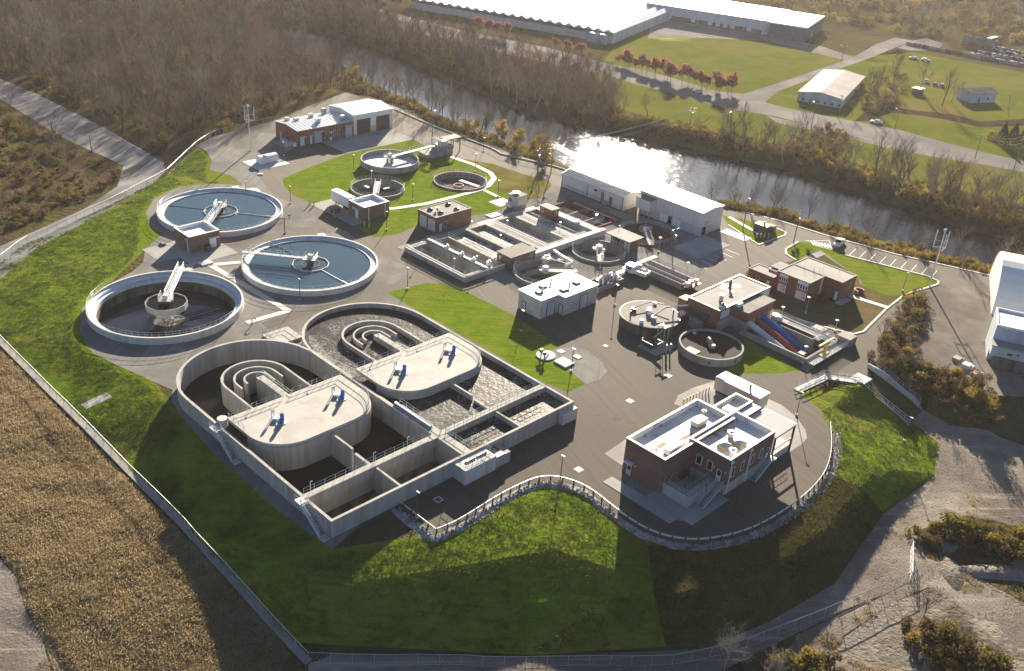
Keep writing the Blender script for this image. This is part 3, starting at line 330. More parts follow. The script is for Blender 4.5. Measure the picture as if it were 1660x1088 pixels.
gpts(40,200,20,100,3.5); gpts(30,340,100,340,7); gpts(-60,40,20,340,9); gpts(200,600,20,100,11); gpts(340,620,100,450,12); gpts(-200,340,340,700,16); gpts(340,900,450,900,30); gpts(620,1100,0,450,30)
cons=[list(map(tuple,p)) for p in DATA['BR']]+[p+p[:1] for n,p in REG]+[[(x,y) for x,y in h]+[h[0]] for h in HOLES]
V2,vo2,fo2,ov2=cdt(cons,grid+[tuple(p) for p in DATA['PT']])
vz=[gz(v[0],v[1]) for v in vo2]
yard=REG[[n for n,_ in REG].index('asphalt')][1]
boxes=[(min(q[0] for q in p),max(q[0] for q in p),min(q[1] for q in p),max(q[1] for q in p)) for n,p in REG]
hbox=[(min(q[0] for q in p),max(q[0] for q in p),min(q[1] for q in p),max(q[1] for q in p)) for p in HOLES]
faces={}
for f in fo2:
    cx=sum(vo2[i][0] for i in f)/len(f); cy=sum(vo2[i][1] for i in f)/len(f)
    hole=False
    for b,h in zip(hbox,HOLES):
        if b[0]<=cx<=b[1] and b[2]<=cy<=b[3] and inpoly(cx,cy,h): hole=True;break
    if hole: continue
    nm='woodland_floor'
    for k in range(len(REG)-1,-1,-1):
        b=boxes[k]
        if b[0]<=cx<=b[1] and b[2]<=cy<=b[3] and inpoly(cx,cy,REG[k][1]): nm=REG[k][0];break
    faces.setdefault(nm,[]).append(f)
RN={'woodland_floor':('ground','woodland_floor'),'far_lawn':('far_lawn','far_lawn'),'lawn':('lawn','lawn'),'dry_slope':('grass_slope','dry_slope'),'stone_strip':('stone_strip','stone_riprap'),'asphalt':('asphalt_yard','asphalt'),
 'gravel':('gravel_yard','gravel'),'dormant_lawn':('dormant_lawn','dormant_lawn'),'bare_soil':('bare_soil','bare_soil'),'concrete_apron':('concrete_pavement','apron'),
 'old_pavement':('old_pavement','old_pavement'),'dirt_road':('dirt_road','dirt'),'rubble':('rubble_ground','rubble'),'grey_road':('gravel_road','gravel_grey'),'dry_field':('dry_field','dry_field'),'road':('road','road'),'creek':('creek_bed','creek')}
for nm,fs in faces.items():
    mb=MB(); ids={}
    for f in fs:
        for i in f: ids.setdefault(i,len(ids))
    mb.v=[None]*len(ids)
    for i,k in ids.items(): mb.v[k]=(vo2[i][0],vo2[i][1],vz[i])
    for f in fs: mb.f.append(tuple(ids[i] for i in f)); mb.mi.append(0)
    mb.build(RN[nm][0],RN[nm][1],kind='structure',smooth=nm in('woodland_floor','dry_field','far_lawn'))
near=[p[:2] for p in DATA['BR'][2]]; far=[p[:2] for p in DATA['BR'][3]]
ext=lambda pl:[(pl[0][0]-30,pl[0][1]+120)]+list(pl)+[(pl[-1][0]+10,pl[-1][1]-120)]
# river surface, wider than the banks so that its edge is where the ground rises through it
rp=[(p[0]-14,p[1]-4) for p in ext(near)]; rf=[(p[0]+14,p[1]+4) for p in ext(far)]
def rs(pl,n):
    D=[0]
    for a,b in zip(pl,pl[1:]): D.append(D[-1]+math.dist(a,b))
    out=[];k=0
    for i in range(n):
        d=D[-1]*i/(n-1)
        while k<len(pl)-2 and D[k+1]<d: k+=1
        f=(d-D[k])/(D[k+1]-D[k]); out.append((pl[k][0]+(pl[k+1][0]-pl[k][0])*f,pl[k][1]+(pl[k+1][1]-pl[k][1])*f))
    return out
rp=rs(rp,40); rf=rs(rf,40)
mb=MB()
mb.add([(x,y,-6.15) for x,y in rp]+[(x,y,-6.15) for x,y in rf],[(i,i+1,len(rp)+i+1,len(rp)+i) for i in range(len(rp)-1)])
mb.build('river','river_water',kind='structure',fix=True)
def strip(name,pts,w,z,m,th=None,kind='structure',lab=None):
    """a paved strip or kerb following the ground along a polyline"""
    P=[]
    for a,b in zip(pts,pts[1:]):
        n=max(1,int(math.dist(a,b)/4))
        P+=[(a[0]+(b[0]-a[0])*i/n,a[1]+(b[1]-a[1])*i/n) for i in range(n)]
    P.append(tuple(pts[-1])); mb=MB()
    mb.wall(P,w,[gz(*p)-.3 for p in P],[gz(*p)+z for p in P])
    return mb.build(name,m,kind=kind)
LN={k:[tuple(q) for q in v] for k,v in DATA['LINES'].items()}
PTS={k:[tuple(q) for q in v] for k,v in DATA['PTS'].items()}
strip('path',LN['path'],1.6,.06,'white_concrete'); strip('path',LN['path2'],1.2,.06,'white_concrete')
strip('path',LN['pathadmin'],1.5,.06,'white_concrete'); strip('path',LN['pathtri'],1.2,.06,'white_concrete')
strip('kerb',LN['curbriver'],.5,.14,'white_concrete'); strip('kerb',LN['curbadmin'],.5,.15,'white_concrete'); strip('kerb',LN['curbadmin2'],.5,.15,'white_concrete'); strip('kerb',LN['curbtri'],.45,.14,'white_concrete')
strip('path',[(101.6,195.4),(108.3,192.6)],1.6,.05,'white_concrete'); strip('path',[(101.9,195.2),(103.4,164.6)],1.5,.05,'white_concrete'); strip('path',[(103.6,165.0),(93.5,165.6)],1.5,.05,'white_concrete')
strip('stone_channel',LN['creekpath'],2.2,.05,'stone_riprap'); strip('dirt_track',LN['ditch'],2.0,.04,'dirt_grey')
strip('dirt_track',[(PTS['bushes'][5][0]+3,PTS['bushes'][5][1]-3),(185.2,58.5)],.6,.03,'dirt_grey')
def slab(name,x0,y0,x1,y1,h=.08,m='white_concrete'):
    return MB().box(x0,y0,-.2,x1,y1,h).build(name,m,kind='structure')
slab('concrete_pad',176.1,243.8,203.4,257.4,.05,'apron'); slab('concrete_pad',145.6,245,156.4,254.2,.1,'white_concrete')
slab('concrete_pad',93.5,203.2,110.5,212.3,.04,'apron'); slab('concrete_pad',98.5,197.5,110.6,203.2,.04,'apron')
slab('concrete_pad',143.0,195.6,146.95,203.0,.06,'apron'); slab('concrete_pad',142.8,203.2,152.4,214.5,.05,'apron')
slab('concrete_pad',201.8,127.9,216.3,136.5,.04,'apron'); slab('concrete_pad',221.9,127.2,225.5,135.4,.06,'white_concrete')
slab('concrete_pad',112.8,64.2,123.2,73.8,.06,'apron'); slab('concrete_pad',110.3,66.8,112.7,81,.07,'apron')
slab('concrete_pad',184.5,183.6,190.0,188.2,.05,'white_concrete'); slab('concrete_pad',176.5,178.5,180.5,181,.25,'white_concrete')
slab('concrete_pad',143.6,176,170.5,178.2,.06,'apron'); slab('concrete_pad',170.7,175.6,192.5,178.4,.05,'white_concrete')
slab('concrete_pad',152.3,102.6,158.9,107.8,.15,'apron')
# painted parking lines: each stripe its own sheet
def stripes(a,b,n,d,nm='parking_line',w=.14,z=.012):
    for i in range(n):
        p=Vector(a)+Vector(d)*i; q=Vector(b)+Vector(d)*i; t=(q-p).normalized(); nn=Vector((-t.y,t.x))*w/2
        MB().add([(*(p+nn),z),(*(p-nn),z),(*(q-nn),z),(*(q+nn),z)],[(0,1,2,3)]).build(nm,'paint_white',kind='structure',fix=True)
stripes((238.0,104.8),(243.5,105.9),8,(.63,-2.59)); stripes((244.0,84.4),(247.9,85.1),1,(0,0)); stripes((198.2,122.7),(198.3,127.2),6,(2.95,0))
stripes((236.6,117.3),(242.3,113.3),1,(0,0)); stripes((235.6,114.2),(237.2,109.6),1,(0,0)); stripes((242.3,113.3),(237.2,109.6),1,(0,0)) ; stripes((235.9,114.3),(237.8,116.5),7,(.33,-.68),w=.3)
# ------------------------------------------------------------------ oxidation basins
def basins():
    t=thing('oxidation_basin','large pale concrete twin oval basin with the drained left cell and churning right cell','treatment basin',(94.3,120,0))
    H=3.2
    o=[(67.45,98.35),(67.45,142)]+arc(80.8,142,13.35,180,3,26)[1:]+[(94.3,143.4)]
    MB().wall(o[:2]+o[2:],.5,-2,H).build('outer_wall','concrete',t)
    o2=[(94.3,143.4)]+arc(107.8,142,13.35,177,0,26)[1:]+[(121.15,98.35)]
    MB().wall(o2,.5,-2,H).build('outer_wall','concrete',t)
    MB().wall([(67.2,98.35),(121.4,98.35)],.5,-2,H-.01).build('front_wall','concrete',t)
    MB().box(94.0,98.6,-2,94.7,143.5,H-.02).box(94.7,98.6,2.0,96.0,117,H-.03).build('middle_wall','concrete',t)
    for x0,x1 in ((67.7,94.0),(96.0,120.9)): MB().box(x0,105,1.2 if x0<90 else -2,x1,106.3,H-.04).build('walkway','concrete',t)
    for x0 in (67.7,94.7):
        MB().box(x0,105.4,-2,x0+26.2,105.9,1.2).build('cross_wall','concrete',t)
    for x in (80.9,107.9):
        MB().box(x-.2,98.6,-2,x+.2,105,H-.15).build('division_wall','concrete',t)
        MB().box(x-.25,106.3,-2,x+.25,110.6,H-.5).box(x-.2,111.3,-2,x+.2,117.2,H+.05).build('division_wall','concrete',t)
    for cx in (80.8,107.8):
        r1,r2,r3=6.1,4.0,2.3
        a=[(cx-r1,131)]+arc(cx,141,r1,180,0,26)+[(cx+r1,131)]
        MB().wall(a,.4,-2,H-.05).build('baffle_wall','concrete',t)
        MB().wall([(cx-r2,139)]+arc(cx,140.8,r2,180,0,20)+[(cx+r2,138.3)],.35,-2,H-.1).build('baffle_wall','concrete',t)
        MB().wall([(cx-r3,140)]+arc(cx,140.6,r3,180,0,14)+[(cx+r3,138.3)],.35,-2,H-.15).build('baffle_wall','concrete',t)
        p=MB().box(cx-.2,131,-2,cx+1.3,140.6,H+.05).build('pier','concrete',t)
        MB().rail([(cx+1.25,131,H+.05),(cx+1.25,140.5,H+.05),(cx-.15,140.5,H+.05),(cx-.15,139,H+.05)],sp=1.6).build('handrail','rail_green',p)
        # cover deck with rounded front corners
        x0,x1=(cx-11.6,cx+11.9)
        dk=[(x0,131.2),(x0,124.5)]+arc(x0+7,124.5,7,180,270,12)[1:]+arc(x1-7,124.5,7,270,360,12)+[(x1,131.2)]
        d=MB().prism(dk,3.35,3.9).build('cover_deck','deck',t)
        MB().wall(dk[1:-1],.45,-2,3.35).build('deck_wall','concrete',t)
        j=MB()
        for y in (127.2,129.3): j.box(x0+1,y,3.9,x1-1,y+.05,3.905)
        j.box(x1-4.2,121,3.9,x1-4.15,129.3,3.906).box(cx-.4,127.2,3.9,cx-.35,131.1,3.906).build('joint','concrete_old',d)
        MB().rail([(x0+.2,131.1,3.9),(cx-.3,131.1,3.9)],sp=1.8).rail([(cx+1.4,131.1,3.9),(x1-.1,131.1,3.9)]+[(x,y,3.9) for x,y in [(x1-.15,124.5)]+arc(x1-7,124.5,6.85,360,300,9)[1:]],sp=1.8).build('handrail','aluminium',d)
        MB().rail([(x0+.15,131,3.9),(x0+.15,126,3.9)],sp=1.6).build('handrail','aluminium',d)
    # floors and water
    b=MB().prism([(67.7,98.6),(94,98.6),(94,142)]+arc(80.8,142,13.1,0,180,20)+[(67.7,142)],-2.2,-1.7).build('floor','concrete_dark',t)
    b=MB().prism([(67.7,106.3),(94,106.3),(94,142)]+arc(80.8,142,13.1,0,180,20)+[(67.7,142)],-1.7,-1.35).build('drained_water','dark_water',t)
    MB().box(71,99,-1.7,79,101,-1.45).build('sediment','floor_tan',t); MB().cyl(88,100.2,-1.7,-1.3,1.4,12).build('sediment','floor_tan',t)
    MB().prism([(94.7,106.3),(120.9,106.3),(120.9,142)]+arc(107.8,142,13.1,0,180,20)+[(94.7,142)],-1,2.15).build('churning_water','churn_water',t)
    MB().box(94.7,98.6,-1,120.9,105,2.05).build('outlet_water','foam_part',t)
    for pl in ([(95,131.3),(95,139),(95.4,143),(96.6,147),(98.6,150.3),(98.4,147),(97.2,143),(96.8,139),(97.6,136),(97,131.3)],[(109.4,131.3),(109.4,138.5),(110.6,138.6),(111.0,136),(111.8,134),(112.2,131.3)]):
        MB().prism(pl,2.0,2.18).build('foam','foam_patch',t)
    # railings on the cross walkways
    MB().rail([(67.8,106.2,H),(93.6,106.2,H)]).build('handrail','rail_green',t)
    MB().rail([(96,106.2,H),(120.9,106.2,H)]).rail([(96,105.1,H),(120.9,105.1,H)]).build('handrail','rail_green',t)
    MB().rail([(95.9,106.3,H),(95.9,117.5,H)]).rail([(96.0,100,H),(96.0,105,H)]).build('handrail','rail_green',t)
    MB().wall([(95.2,108),(95.2,118)],.5,H,H+.35).build('pipe_trough','siding_blue',t)
    # outlet platform
    p=MB().box(91.6,95.0,0,98.6,98.1,H-.3).build('outlet_platform','white_concrete',t)
    MB().rail([(91.7,98,H-.3),(91.7,95.1,H-.3),(98.5,95.1,H-.3),(98.5,98,H-.3)],sp=1.3).rail([(93.5,96.3,H-.3),(97.5,96.3,H-.3)],sp=1).build('handrail','aluminium',p)
    MB().box(93.2,96.6,H-.3,95.3,97.0,H-.1).box(95.8,96.6,H-.3,97.8,97.0,H-.1).build('gate_operator','dark_metal',p)
    MB().box(98.9,95.2,0,102.2,98.05,2.1).build('valve_vault','concrete',t); MB().box(98.9,95.2,2.1,100.9,98.0,2.25).build('vault_hatch','dark_metal',t)
    MB().box(117.5,97.0,0,121.3,98.08,2.4).build('corner_block','white_concrete',t)
    # stairs down the west wall
    for y1,y0 in ((131,124.6),(105.4,99.4)):
        m=MB()
        for i in range(13):
            f=i/12; m.box(66.05,y1-1.2-(y1-y0-1.2)*f-.25,H-H*f*.97-.06,67.15,y1-1.2-(y1-y0-1.2)*f+.2,H-H*f*.97)
        m.box(65.9,y1-1.2,H-.1,67.2,y1+.6,H)
        st=m.build('stair','galvanised',t)
        g=MB().rail([(65.95,y1+.5,H),(65.95,y1-1.2,H),(65.95,y0,.1)],sp=1.2).rail([(67.1,y1-1.2,H),(67.1,y0,.1)],sp=1.2)
        g.tube((65.95,y1-1.2,H-.1),(65.95,y0,0),.12).tube((67.1,y1-1.2,H-.1),(67.1,y0,0),.12).build('stair_rail','aluminium',st)
        MB().box(65.7,y0-1.3,-.3,67.0,y0+.2,.12).build('stair_footing','white_concrete',st)
    # small basin fittings: lamps on stub poles and a row of deck hatches
    for x,y in ((69.2,106.4),(81.5,106.4),(88.6,106.4),(97.0,107),(74,131.3),(86.5,131.3),(100.5,131.3),(112,131.3)):
        MB().tube((x,y,H),(x,y,H+1.7),.05,5).tube((x,y,H+1.65),(x+.25,y-.25,H+1.8),.09,5).build('walkway_lamp','aluminium',t)
    MB().cyl(68.6,131.8,H-1,H+.6,.9,14).build('well_cover','white_concrete',t)
    return t
basins()
# aerator motors and gear posts on the cover decks
for i,(x,y,z,l,l2) in enumerate(((75.6,124.2,3.9,'blue aerator motor on the left end of the lower cover deck','thin steel switch post behind the leftmost blue motor'),
  (88.1,124.1,3.9,'blue aerator motor on the right end of the lower cover deck','thin steel switch post behind the lower deck right blue motor'),
  (102.4,124.3,3.9,'blue aerator motor on the left end of the upper cover deck','thin steel switch post behind the upper deck left blue motor'),
  (114.8,124.3,3.9,'blue aerator motor on the far right end of the upper cover deck','thin steel switch post behind the rightmost blue motor'))):
    t=thing('aerator_motor',l,'motor',(x,y,z),group='blue aerator motors on the basin decks')
    MB().cyl(x,y,z,z+.12,.75,14).build('base_plate','aluminium',t); MB().cyl(x-.1,y,z+.12,z+.75,.5,12).box(x-.75,y-.25,z+.2,x-.1,y+.25,z+.7).build('gearbox','blue_paint',t)
    MB().cyl(x+.1,y+.1,z+.75,z+1.7,.36,12).cyl(x+.1,y+.1,z+1.7,z+1.85,.25,12).build('motor','blue_paint',t)
    MB().tube((x-.7,y,z+.3),(x-.9,y+1.6,z+.15),.09,5).build('conduit','aluminium',t)
    t=thing('switch_post',l2,'post',(x-.4,y+2.2,z),group='switch posts on the basin decks')
    MB().box(x-.75,y+2.15,z,x-.65,y+2.25,z+1.7).box(x-.25,y+2.15,z,x-.15,y+2.25,z+1.7).build('post','galvanised',t); MB().box(x-.8,y+2.05,z+1.1,x-.1,y+2.15,z+1.8).build('panel','aluminium',t); MB().cyl(x-.4,y+1.5,z,z+.5,.55,10).build('hatch','aluminium',t)
# ------------------------------------------------------------------ clarifiers
def clarifier(cx,cy,Rr,h,ang,label,drained=False,arm=0):
    t=thing('clarifier',label,'clarifier tank',(cx,cy,0),group='three large round clarifiers')
    fl=-2.6 if drained else -1
    MB().ring(cx,cy,[(Rr-.4,fl-.3),(Rr,fl-.3),(Rr,h),(Rr-.4,h)],96).build('tank_wall','white_concrete',t)
    ri=Rr-1.75
    if drained:
        MB().ring(cx,cy,[(Rr-.41,h-.9),(Rr-.41,h-.35),(ri+.75,h-.6),(ri+.75,h-1.1),(ri,h-1.1),(ri,h-2.0),(Rr-.41,h-2.0)],96).build('launder','launder',t)
        MB().ring(cx,cy,[(ri-.05,fl-.2),(Rr-.42,fl-.2),(Rr-.42,h-2.02),(ri-.05,h-2.02)],96).build('lower_wall','floor_tan',t)
        MB().ring(cx,cy,[(ri-.1,fl-.2),(ri-.06,fl-.2),(ri-.06,h-2.35),(ri-.1,h-2.35)],96).build('wet_band','concrete_dark',t)
        MB().cyl(cx,cy,fl-.3,fl,ri,64).build('floor_water','tank_water',t)
    else:
        MB().ring(cx,cy,[(Rr-.41,fl-.3),(Rr-.41,h-.25),(ri+.15,h-.62),(ri+.15,h-.5),(ri,h-.5),(ri,fl-.3)],96).build('launder','launder',t)
        MB().cyl(cx,cy,fl,h-.75,ri+.01,96).build('water','still_water',t)
    wz=h-.75
    c,s=math.cos(R(ang)),math.sin(R(ang))
    dz0,dz1=((h-1.2,h+.15) if drained else (wz-.3,wz+.28))
    MB().ring(cx,cy,[(4.2,dz0),(4.35,dz0),(4.35,dz1),(4.2,dz1)],12).build('feed_well','aluminium' if not drained else 'concrete',t)
    if drained:
        MB().cyl(cx,cy,dz0,dz1-.35,4.19,12).build('well_water','dark_water',t)
        m=MB()
        for k in range(4):
            a=R(45+90*k); b=R(135+90*k); p=lambda q,z:(cx+1.1*math.cos(q),cy+1.1*math.sin(q),z)
            m.tube(p(a,fl),p(a,dz0+.2),.09)
            for z in range(3): m.tube(p(a,fl+z*.9),p(b,fl+z*.9+.9),.05).tube(p(b,fl+z*.9),p(a,fl+z*.9+.9),.05).tube(p(a,fl+z*.9),p(b,fl+z*.9),.05)
        m.build('centre_cage','aluminium',t)
        MB().tube((cx-3.4*c+2*s,cy-3.4*s-2*c,dz0),(cx-2.5*s*.0-1.2*c+1.5*s,cy-1.2*s-1.5*c,fl),.09).tube((cx+3*s,cy-3*c,dz0),(cx+1.2*s,cy-1.2*c,fl),.09).build('brace','aluminium',t)
        MB().cyl(cx,cy,fl,fl+.1,3.4,20).build('sludge_pit','dark_metal',t)
        m=MB()
        for dd in (-.5,.5): m.tube((cx-dd*s*1.2+c*2,cy+dd*c*1.2-1.5,fl+.6),(cx+13*math.cos(R(-10))-dd*.3,cy+13*math.sin(R(-10))+dd,fl+.5),.12)
        m.build('rake_arm','dark_metal',t)
        MB().prism([(cx+2,cy-9.6),(cx+5.5,cy-9.0),(cx+7.4,cy-7.6),(cx+6.6,cy-7.2),(cx+4.6,cy-8.3),(cx+2.4,cy-8.6)],fl,fl+.15).build('sediment','floor_tan',t)
    else:
        for sg in (1,-1):
            a=R(arm+(0 if sg>0 else 180)); u,v=math.cos(a),math.sin(a)
            MB().tube((cx+4.3*u,cy+4.3*v,wz+.12),(cx+12.3*u,cy+12.3*v,wz+.12),.09,5).tube((cx+12.2*u,cy+12.2*v,wz+.1),(cx+14.0*u,cy+14.0*v,wz+.1),.22,5).build('skimmer_arm','aluminium',t)
        MB().ring(cx,cy,[(2.0,wz-.2),(2.1,wz-.2),(2.1,wz+.12),(2.0,wz+.12)],16).build('inner_ring','rust',t)
    # drive platform and bridge
    pz=h+.9
    f=lambda a,b,z:(cx+a*c-b*s,cy+a*s+b*c,z)
    MB().cyl(cx,cy,dz1-.4 if drained else wz-.3,pz-.1,.8,14).cyl(cx,cy,pz-.5,pz-.1,1.5,14).build('drive_column','dark_metal',t)
    pf=MB().prism([f(-1.5,-1.3,0)[:2],f(1.5,-1.3,0)[:2],f(1.5,1.3,0)[:2],f(-1.5,1.3,0)[:2]],pz-.1,pz).build('drive_platform','aluminium',t)
    MB().rail([f(1.5,1.25,pz),f(-1.45,1.25,pz),f(-1.45,-1.25,pz),f(1.5,-1.25,pz)],sp=1).build('handrail','aluminium',pf)
    MB().prism([f(-.6,-.5,0)[:2],f(.6,-.5,0)[:2],f(.6,.5,0)[:2],f(-.6,.5,0)[:2]],pz,pz+.9).build('drive_motor','white_concrete',pf)
    L=Rr+.6
    b=MB().prism([f(1.5,-.55,0)[:2],f(L,-.55,0)[:2],f(L,.55,0)[:2],f(1.5,.55,0)[:2]],pz-.18,pz-.08).build('bridge_deck','aluminium',t)
    m=MB()
    for q in (-.6,.6):
        m.tube(f(1.5,q,pz+1.0),f(L,q,pz+1.0),.07).tube(f(1.5,q,pz-.35),f(L,q,pz-.35),.1).tube(f(1.5,q,pz+.45),f(L,q,pz+.45),.05)
        n=9
        for i in range(n+1):
            a=1.5+(L-1.5)*i/n; m.tube(f(a,q,pz-.35),f(a,q,pz+1.0),.05)
            if i<n: m.tube(f(a,q,pz-.3),f(a+(L-1.5)/n,q,pz+.45),.04)
    m.build('bridge_truss','aluminium',b)
    MB().tube(f(7,0.7,pz),f(7,.7,pz+3.4),.07,5).build('lamp_post','aluminium',t)
    MB().rail(arc3(cx,cy,Rr-.2,108,300,h,40),sp=2.2,r=.035).build('handrail','aluminium',t)
    # access stair at the far rim
    a=R(46); px,py=cx+(Rr+.6)*math.cos(a),cy+(Rr+.6)*math.sin(a); g=MB().box(px-.9,py-.9,0,px+.9,py+.9,h)
    st=g.build('access_step','white_concrete',t)
    MB().rail([(px-.8,py+.8,h),(px+.8,py-.8,h)],sp=3,r=.06).build('step_rail','aluminium',st)
clarifier(120,221.8,15.8,1.4,225,'round clarifier full of blue water behind the small brick pump house',arm=-52)
clarifier(120,181,15.8,1.35,130,'round clarifier full of blue water beside the asphalt lane, nearest the lawn strip',arm=92)
clarifier(83.7,181,15.85,1.6,51,'drained round clarifier with dark floor and drum on its centre column',drained=True)
# ------------------------------------------------------------------ buildings
def face_pt(b,f,u,v,o=0):
    """point on a face of box b=(x0,x1,y0,y1): f in '-x+x-y+y', u = world coordinate along the face, v = height, o = proud of the wall"""
    x0,x1,y0,y1=b
    return {'-x':(x0-o,u,v),'+x':(x1+o,u,v),'-y':(u,y0-o,v),'+y':(u,y1+o,v)}[f]
def plate(mb,b,f,u0,u1,v0,v1,o0,o1):
    p=face_pt(b,f,u0,v0,o0); q=face_pt(b,f,u1,v1,o1); return mb.box(*p,*q)
def door(t,b,f,u0,u1,v0,v1,m='door_white',canopy=None,name='door',frame='dark_metal',glass=False,slats=0):
    d=plate(MB(),b,f,u0,u1,v0,v1,-.02,.06).build(name,m,t)
    fr=MB(); plate(fr,b,f,u0-.12,u0,v0,v1+.12,-.02,.10); plate(fr,b,f,u1,u1+.12,v0,v1+.12,-.02,.10); plate(fr,b,f,u0,u1,v1,v1+.12,-.02,.10); fr.build('frame',frame,d)
    if glass: plate(MB(),b,f,u0+.15,u1-.15,v0+(v1-v0)*.45,v1-.2,.05,.075).build('pane','glass',d)
    if slats:
        for i in range(slats): plate(MB(),b,f,u0+.03,u1-.03,v0+(v1-v0)*(i+.08)/slats,v0+(v1-v0)*(i+.92)/slats,.05,.09).build('slat',m,d)
    if canopy: plate(MB(),b,f,u0-.3,u1+.3,v1+.35,v1+.5,-.02,.9).build('canopy',canopy,t)
    return d
def window(t,b,f,u0,u1,v0,v1,frame='aluminium',bars=0):
    w_=MB(); plate(w_,b,f,u0-.1,u1+.1,v0-.1,v0,-.02,.1); plate(w_,b,f,u0-.1,u1+.1,v1,v1+.1,-.02,.08); plate(w_,b,f,u0-.1,u0,v0,v1,-.02,.08); plate(w_,b,f,u1,u1+.1,v0,v1,-.02,.08)
    for i in range(bars): u=u0+(u1-u0)*(i+1)/(bars+1); plate(w_,b,f,u-.05,u+.05,v0,v1,-.02,.07)
    o=w_.build('window',frame,t); plate(MB(),b,f,u0,u1,v0,v1,-.02,.04).build('pane','glass',o); return o
def block(t,b,z0,h,wallm,roofm='roof_white',coping='coping',par=.45,pw=.35,roof=True,wname='wall'):
    x0,x1,y0,y1=b
    MB().box(x0,y0,z0,x1,y1,h-par-.1).build(wname,wallm,t)
    if not roof: return
    m=MB()
    for q in ((x0,y0,x1,y0+pw),(x0,y1-pw,x1,y1),(x0,y0+pw,x0+pw,y1-pw),(x1-pw,y0+pw,x1,y1-pw)): m.box(q[0],q[1],h-par-.1,q[2],q[3],h-.08)
    m.build('parapet',wallm,t); m=MB(); e=.06; a=x0+pw; b_=x1-pw; c=y0+pw; d=y1-pw; g=.04
    for q in ((a,c,b_,c+g),(a,d-g,b_,d),(a,c+g,a+g,d-g),(b_-g,c+g,b_,d-g)): m.box(q[0],q[1],h-par,q[2],q[3],h-.1)
    m.build('parapet_lining',roofm,t); m=MB()
    for q in ((x0-e,y0-e,x1+e,y0+pw),(x0-e,y1-pw,x1+e,y1+e),(x0-e,y0+pw,x0+pw,y1-pw),(x1-pw,y0+pw,x1+e,y1-pw)): m.box(q[0],q[1],h-.08,q[2],q[3],h)
    m.build('coping',coping,t)
    return MB().box(x0+pw,y0+pw,h-par-.1,x1-pw,y1-pw,h-par).build('roof',roofm,t)
def downpipe(t,b,f,u,h,m='coping'): plate(MB(),b,f,u-.07,u+.07,.05,h,.0,.14).build('downpipe',m,t)
def vent(t,x,y,z,r=.4,h=.8,m='aluminium',cap=True):
    v=MB().cyl(x,y,z,z+h,r,14).build('roof_vent',m,t)
    if cap: MB().cyl(x,y,z+h,z+h+.15,r*1.5,14).cyl(x,y,z+h+.15,z+h+.3,r*1.2,14,r2=r*.3).build('vent_cap',m,v)
    return v
def unit(t,x0,y0,x1,y1,z,h,name='roof_unit',m='coping'):
    u=MB().box(x0,y0,z+.25,x1,y1,z+h).build(name,m,t); MB().box(x0+.1,y0+.1,z,x1-.1,y1-.1,z+.25).build('kerb_frame','dark_metal',u); return u
def wall_lamp(t,b,f,u,v): plate(MB(),b,f,u-.12,u+.12,v,v+.2,0,.3).build('wall_lamp','aluminium',t)
# headworks
t=thing('headworks_building','brown brick headworks building with three white flat roofs in the right foreground','building',(128,73,0))
b1=(115.2,135.2,72.7,80.9); b2=(123.4,137.0,65.5,73.9); b3=(135.2,142.8,73.95,77.6)
block(t,b1,0,7.0,'brick','roof_dirty',par=1.1); block(t,b2,2.1,7.25,'brick','roof_dirty',par=1.1); block(t,b3,0,6.9,'brick','roof_dirty',par=1.0); 
MB().box(b2[0]-.02,b2[2]-.02,-.2,b2[1]+.02,b2[3]-1.3,2.1).build('plinth','concrete',t)
b3b=(137.02,142.8,72.0,73.95); MB().box(137.02,72.0,0,142.8,73.95,6.4).build('rear_wall','brick',t); MB().box(137.02,72.0,6.4,142.8,73.95,6.5).build('rear_roof','roof_dirty',t)
door(t,b1,'-x',79.0,80.0,.1,2.4,'aluminium',canopy='coping',glass=True); wall_lamp(t,b1,'-x',78.2,2.6)
for u in (71.3,69.1): window(t,b2,'-x',u-.45,u+.45,3.3,5.0,'coping')
door(t,b2,'-x',66.6,67.6,2.25,4.5,'door_white',glass=True); wall_lamp(t,b2,'-x',65.9,4.4); wall_lamp(t,b2,'-x',68.2,4.4)
for u in (124.9,127.6,130.6,133.4): window(t,b2,'-y',u-.35,u+.35,3.3,5.1,'coping')
door(t,b2,'-y',135.0,135.9,2.4,4.6,'door_white',glass=True)
for u in (124.0,129.6): downpipe(t,b2,'-y',u,6.6); plate(MB(),b2,'-y',u-.3,u+.3,6.4,6.8,0,.3).build('rain_hopper','coping',t)
r1=5.91; r2=6.16
unit(t,128.2,75.6,131.2,77.2,r1,1.2); unit(t,117.6,73.6,121.2,75.0,r1,1.3); unit(t,121.2,73.8,122.6,74.6,r1,.9)
for x,y in ((116.8,75.8),(133.2,77.8)): vent(t,x,y,r1,.3,.7)
MB().box(122.5,75.3,r1,126.5,75.8,r1+.06).box(131.5,74.2,r1,133.6,74.9,r1+.06).box(117,76.4,r1,120.5,77,r1+.06).build('roof_pad','tan_patch',t)
for x,y in ((127.2,69.2),(129.8,68.0)):
    s_=MB().box(x-1.0,y-.9,r2,x+1.0,y+.9,r2+.55).build('skylight','tan_patch',t); MB().add([(x-1,y-.9,r2+.55),(x+1,y-.9,r2+.55),(x+1,y+.9,r2+.55),(x-1,y+.9,r2+.55),(x,y,r2+1.0)],[(0,1,4),(1,2,4),(2,3,4),(3,0,4)]).build('skylight_glass','siding_blue',s_)
vent(t,126.0,66.9,r2,.45,1.2); vent(t,130.6,70.3,r2,.5,1.0)
unit(t,136.3,74.6,138.3,76.2,5.91,.9,m='galvanised')
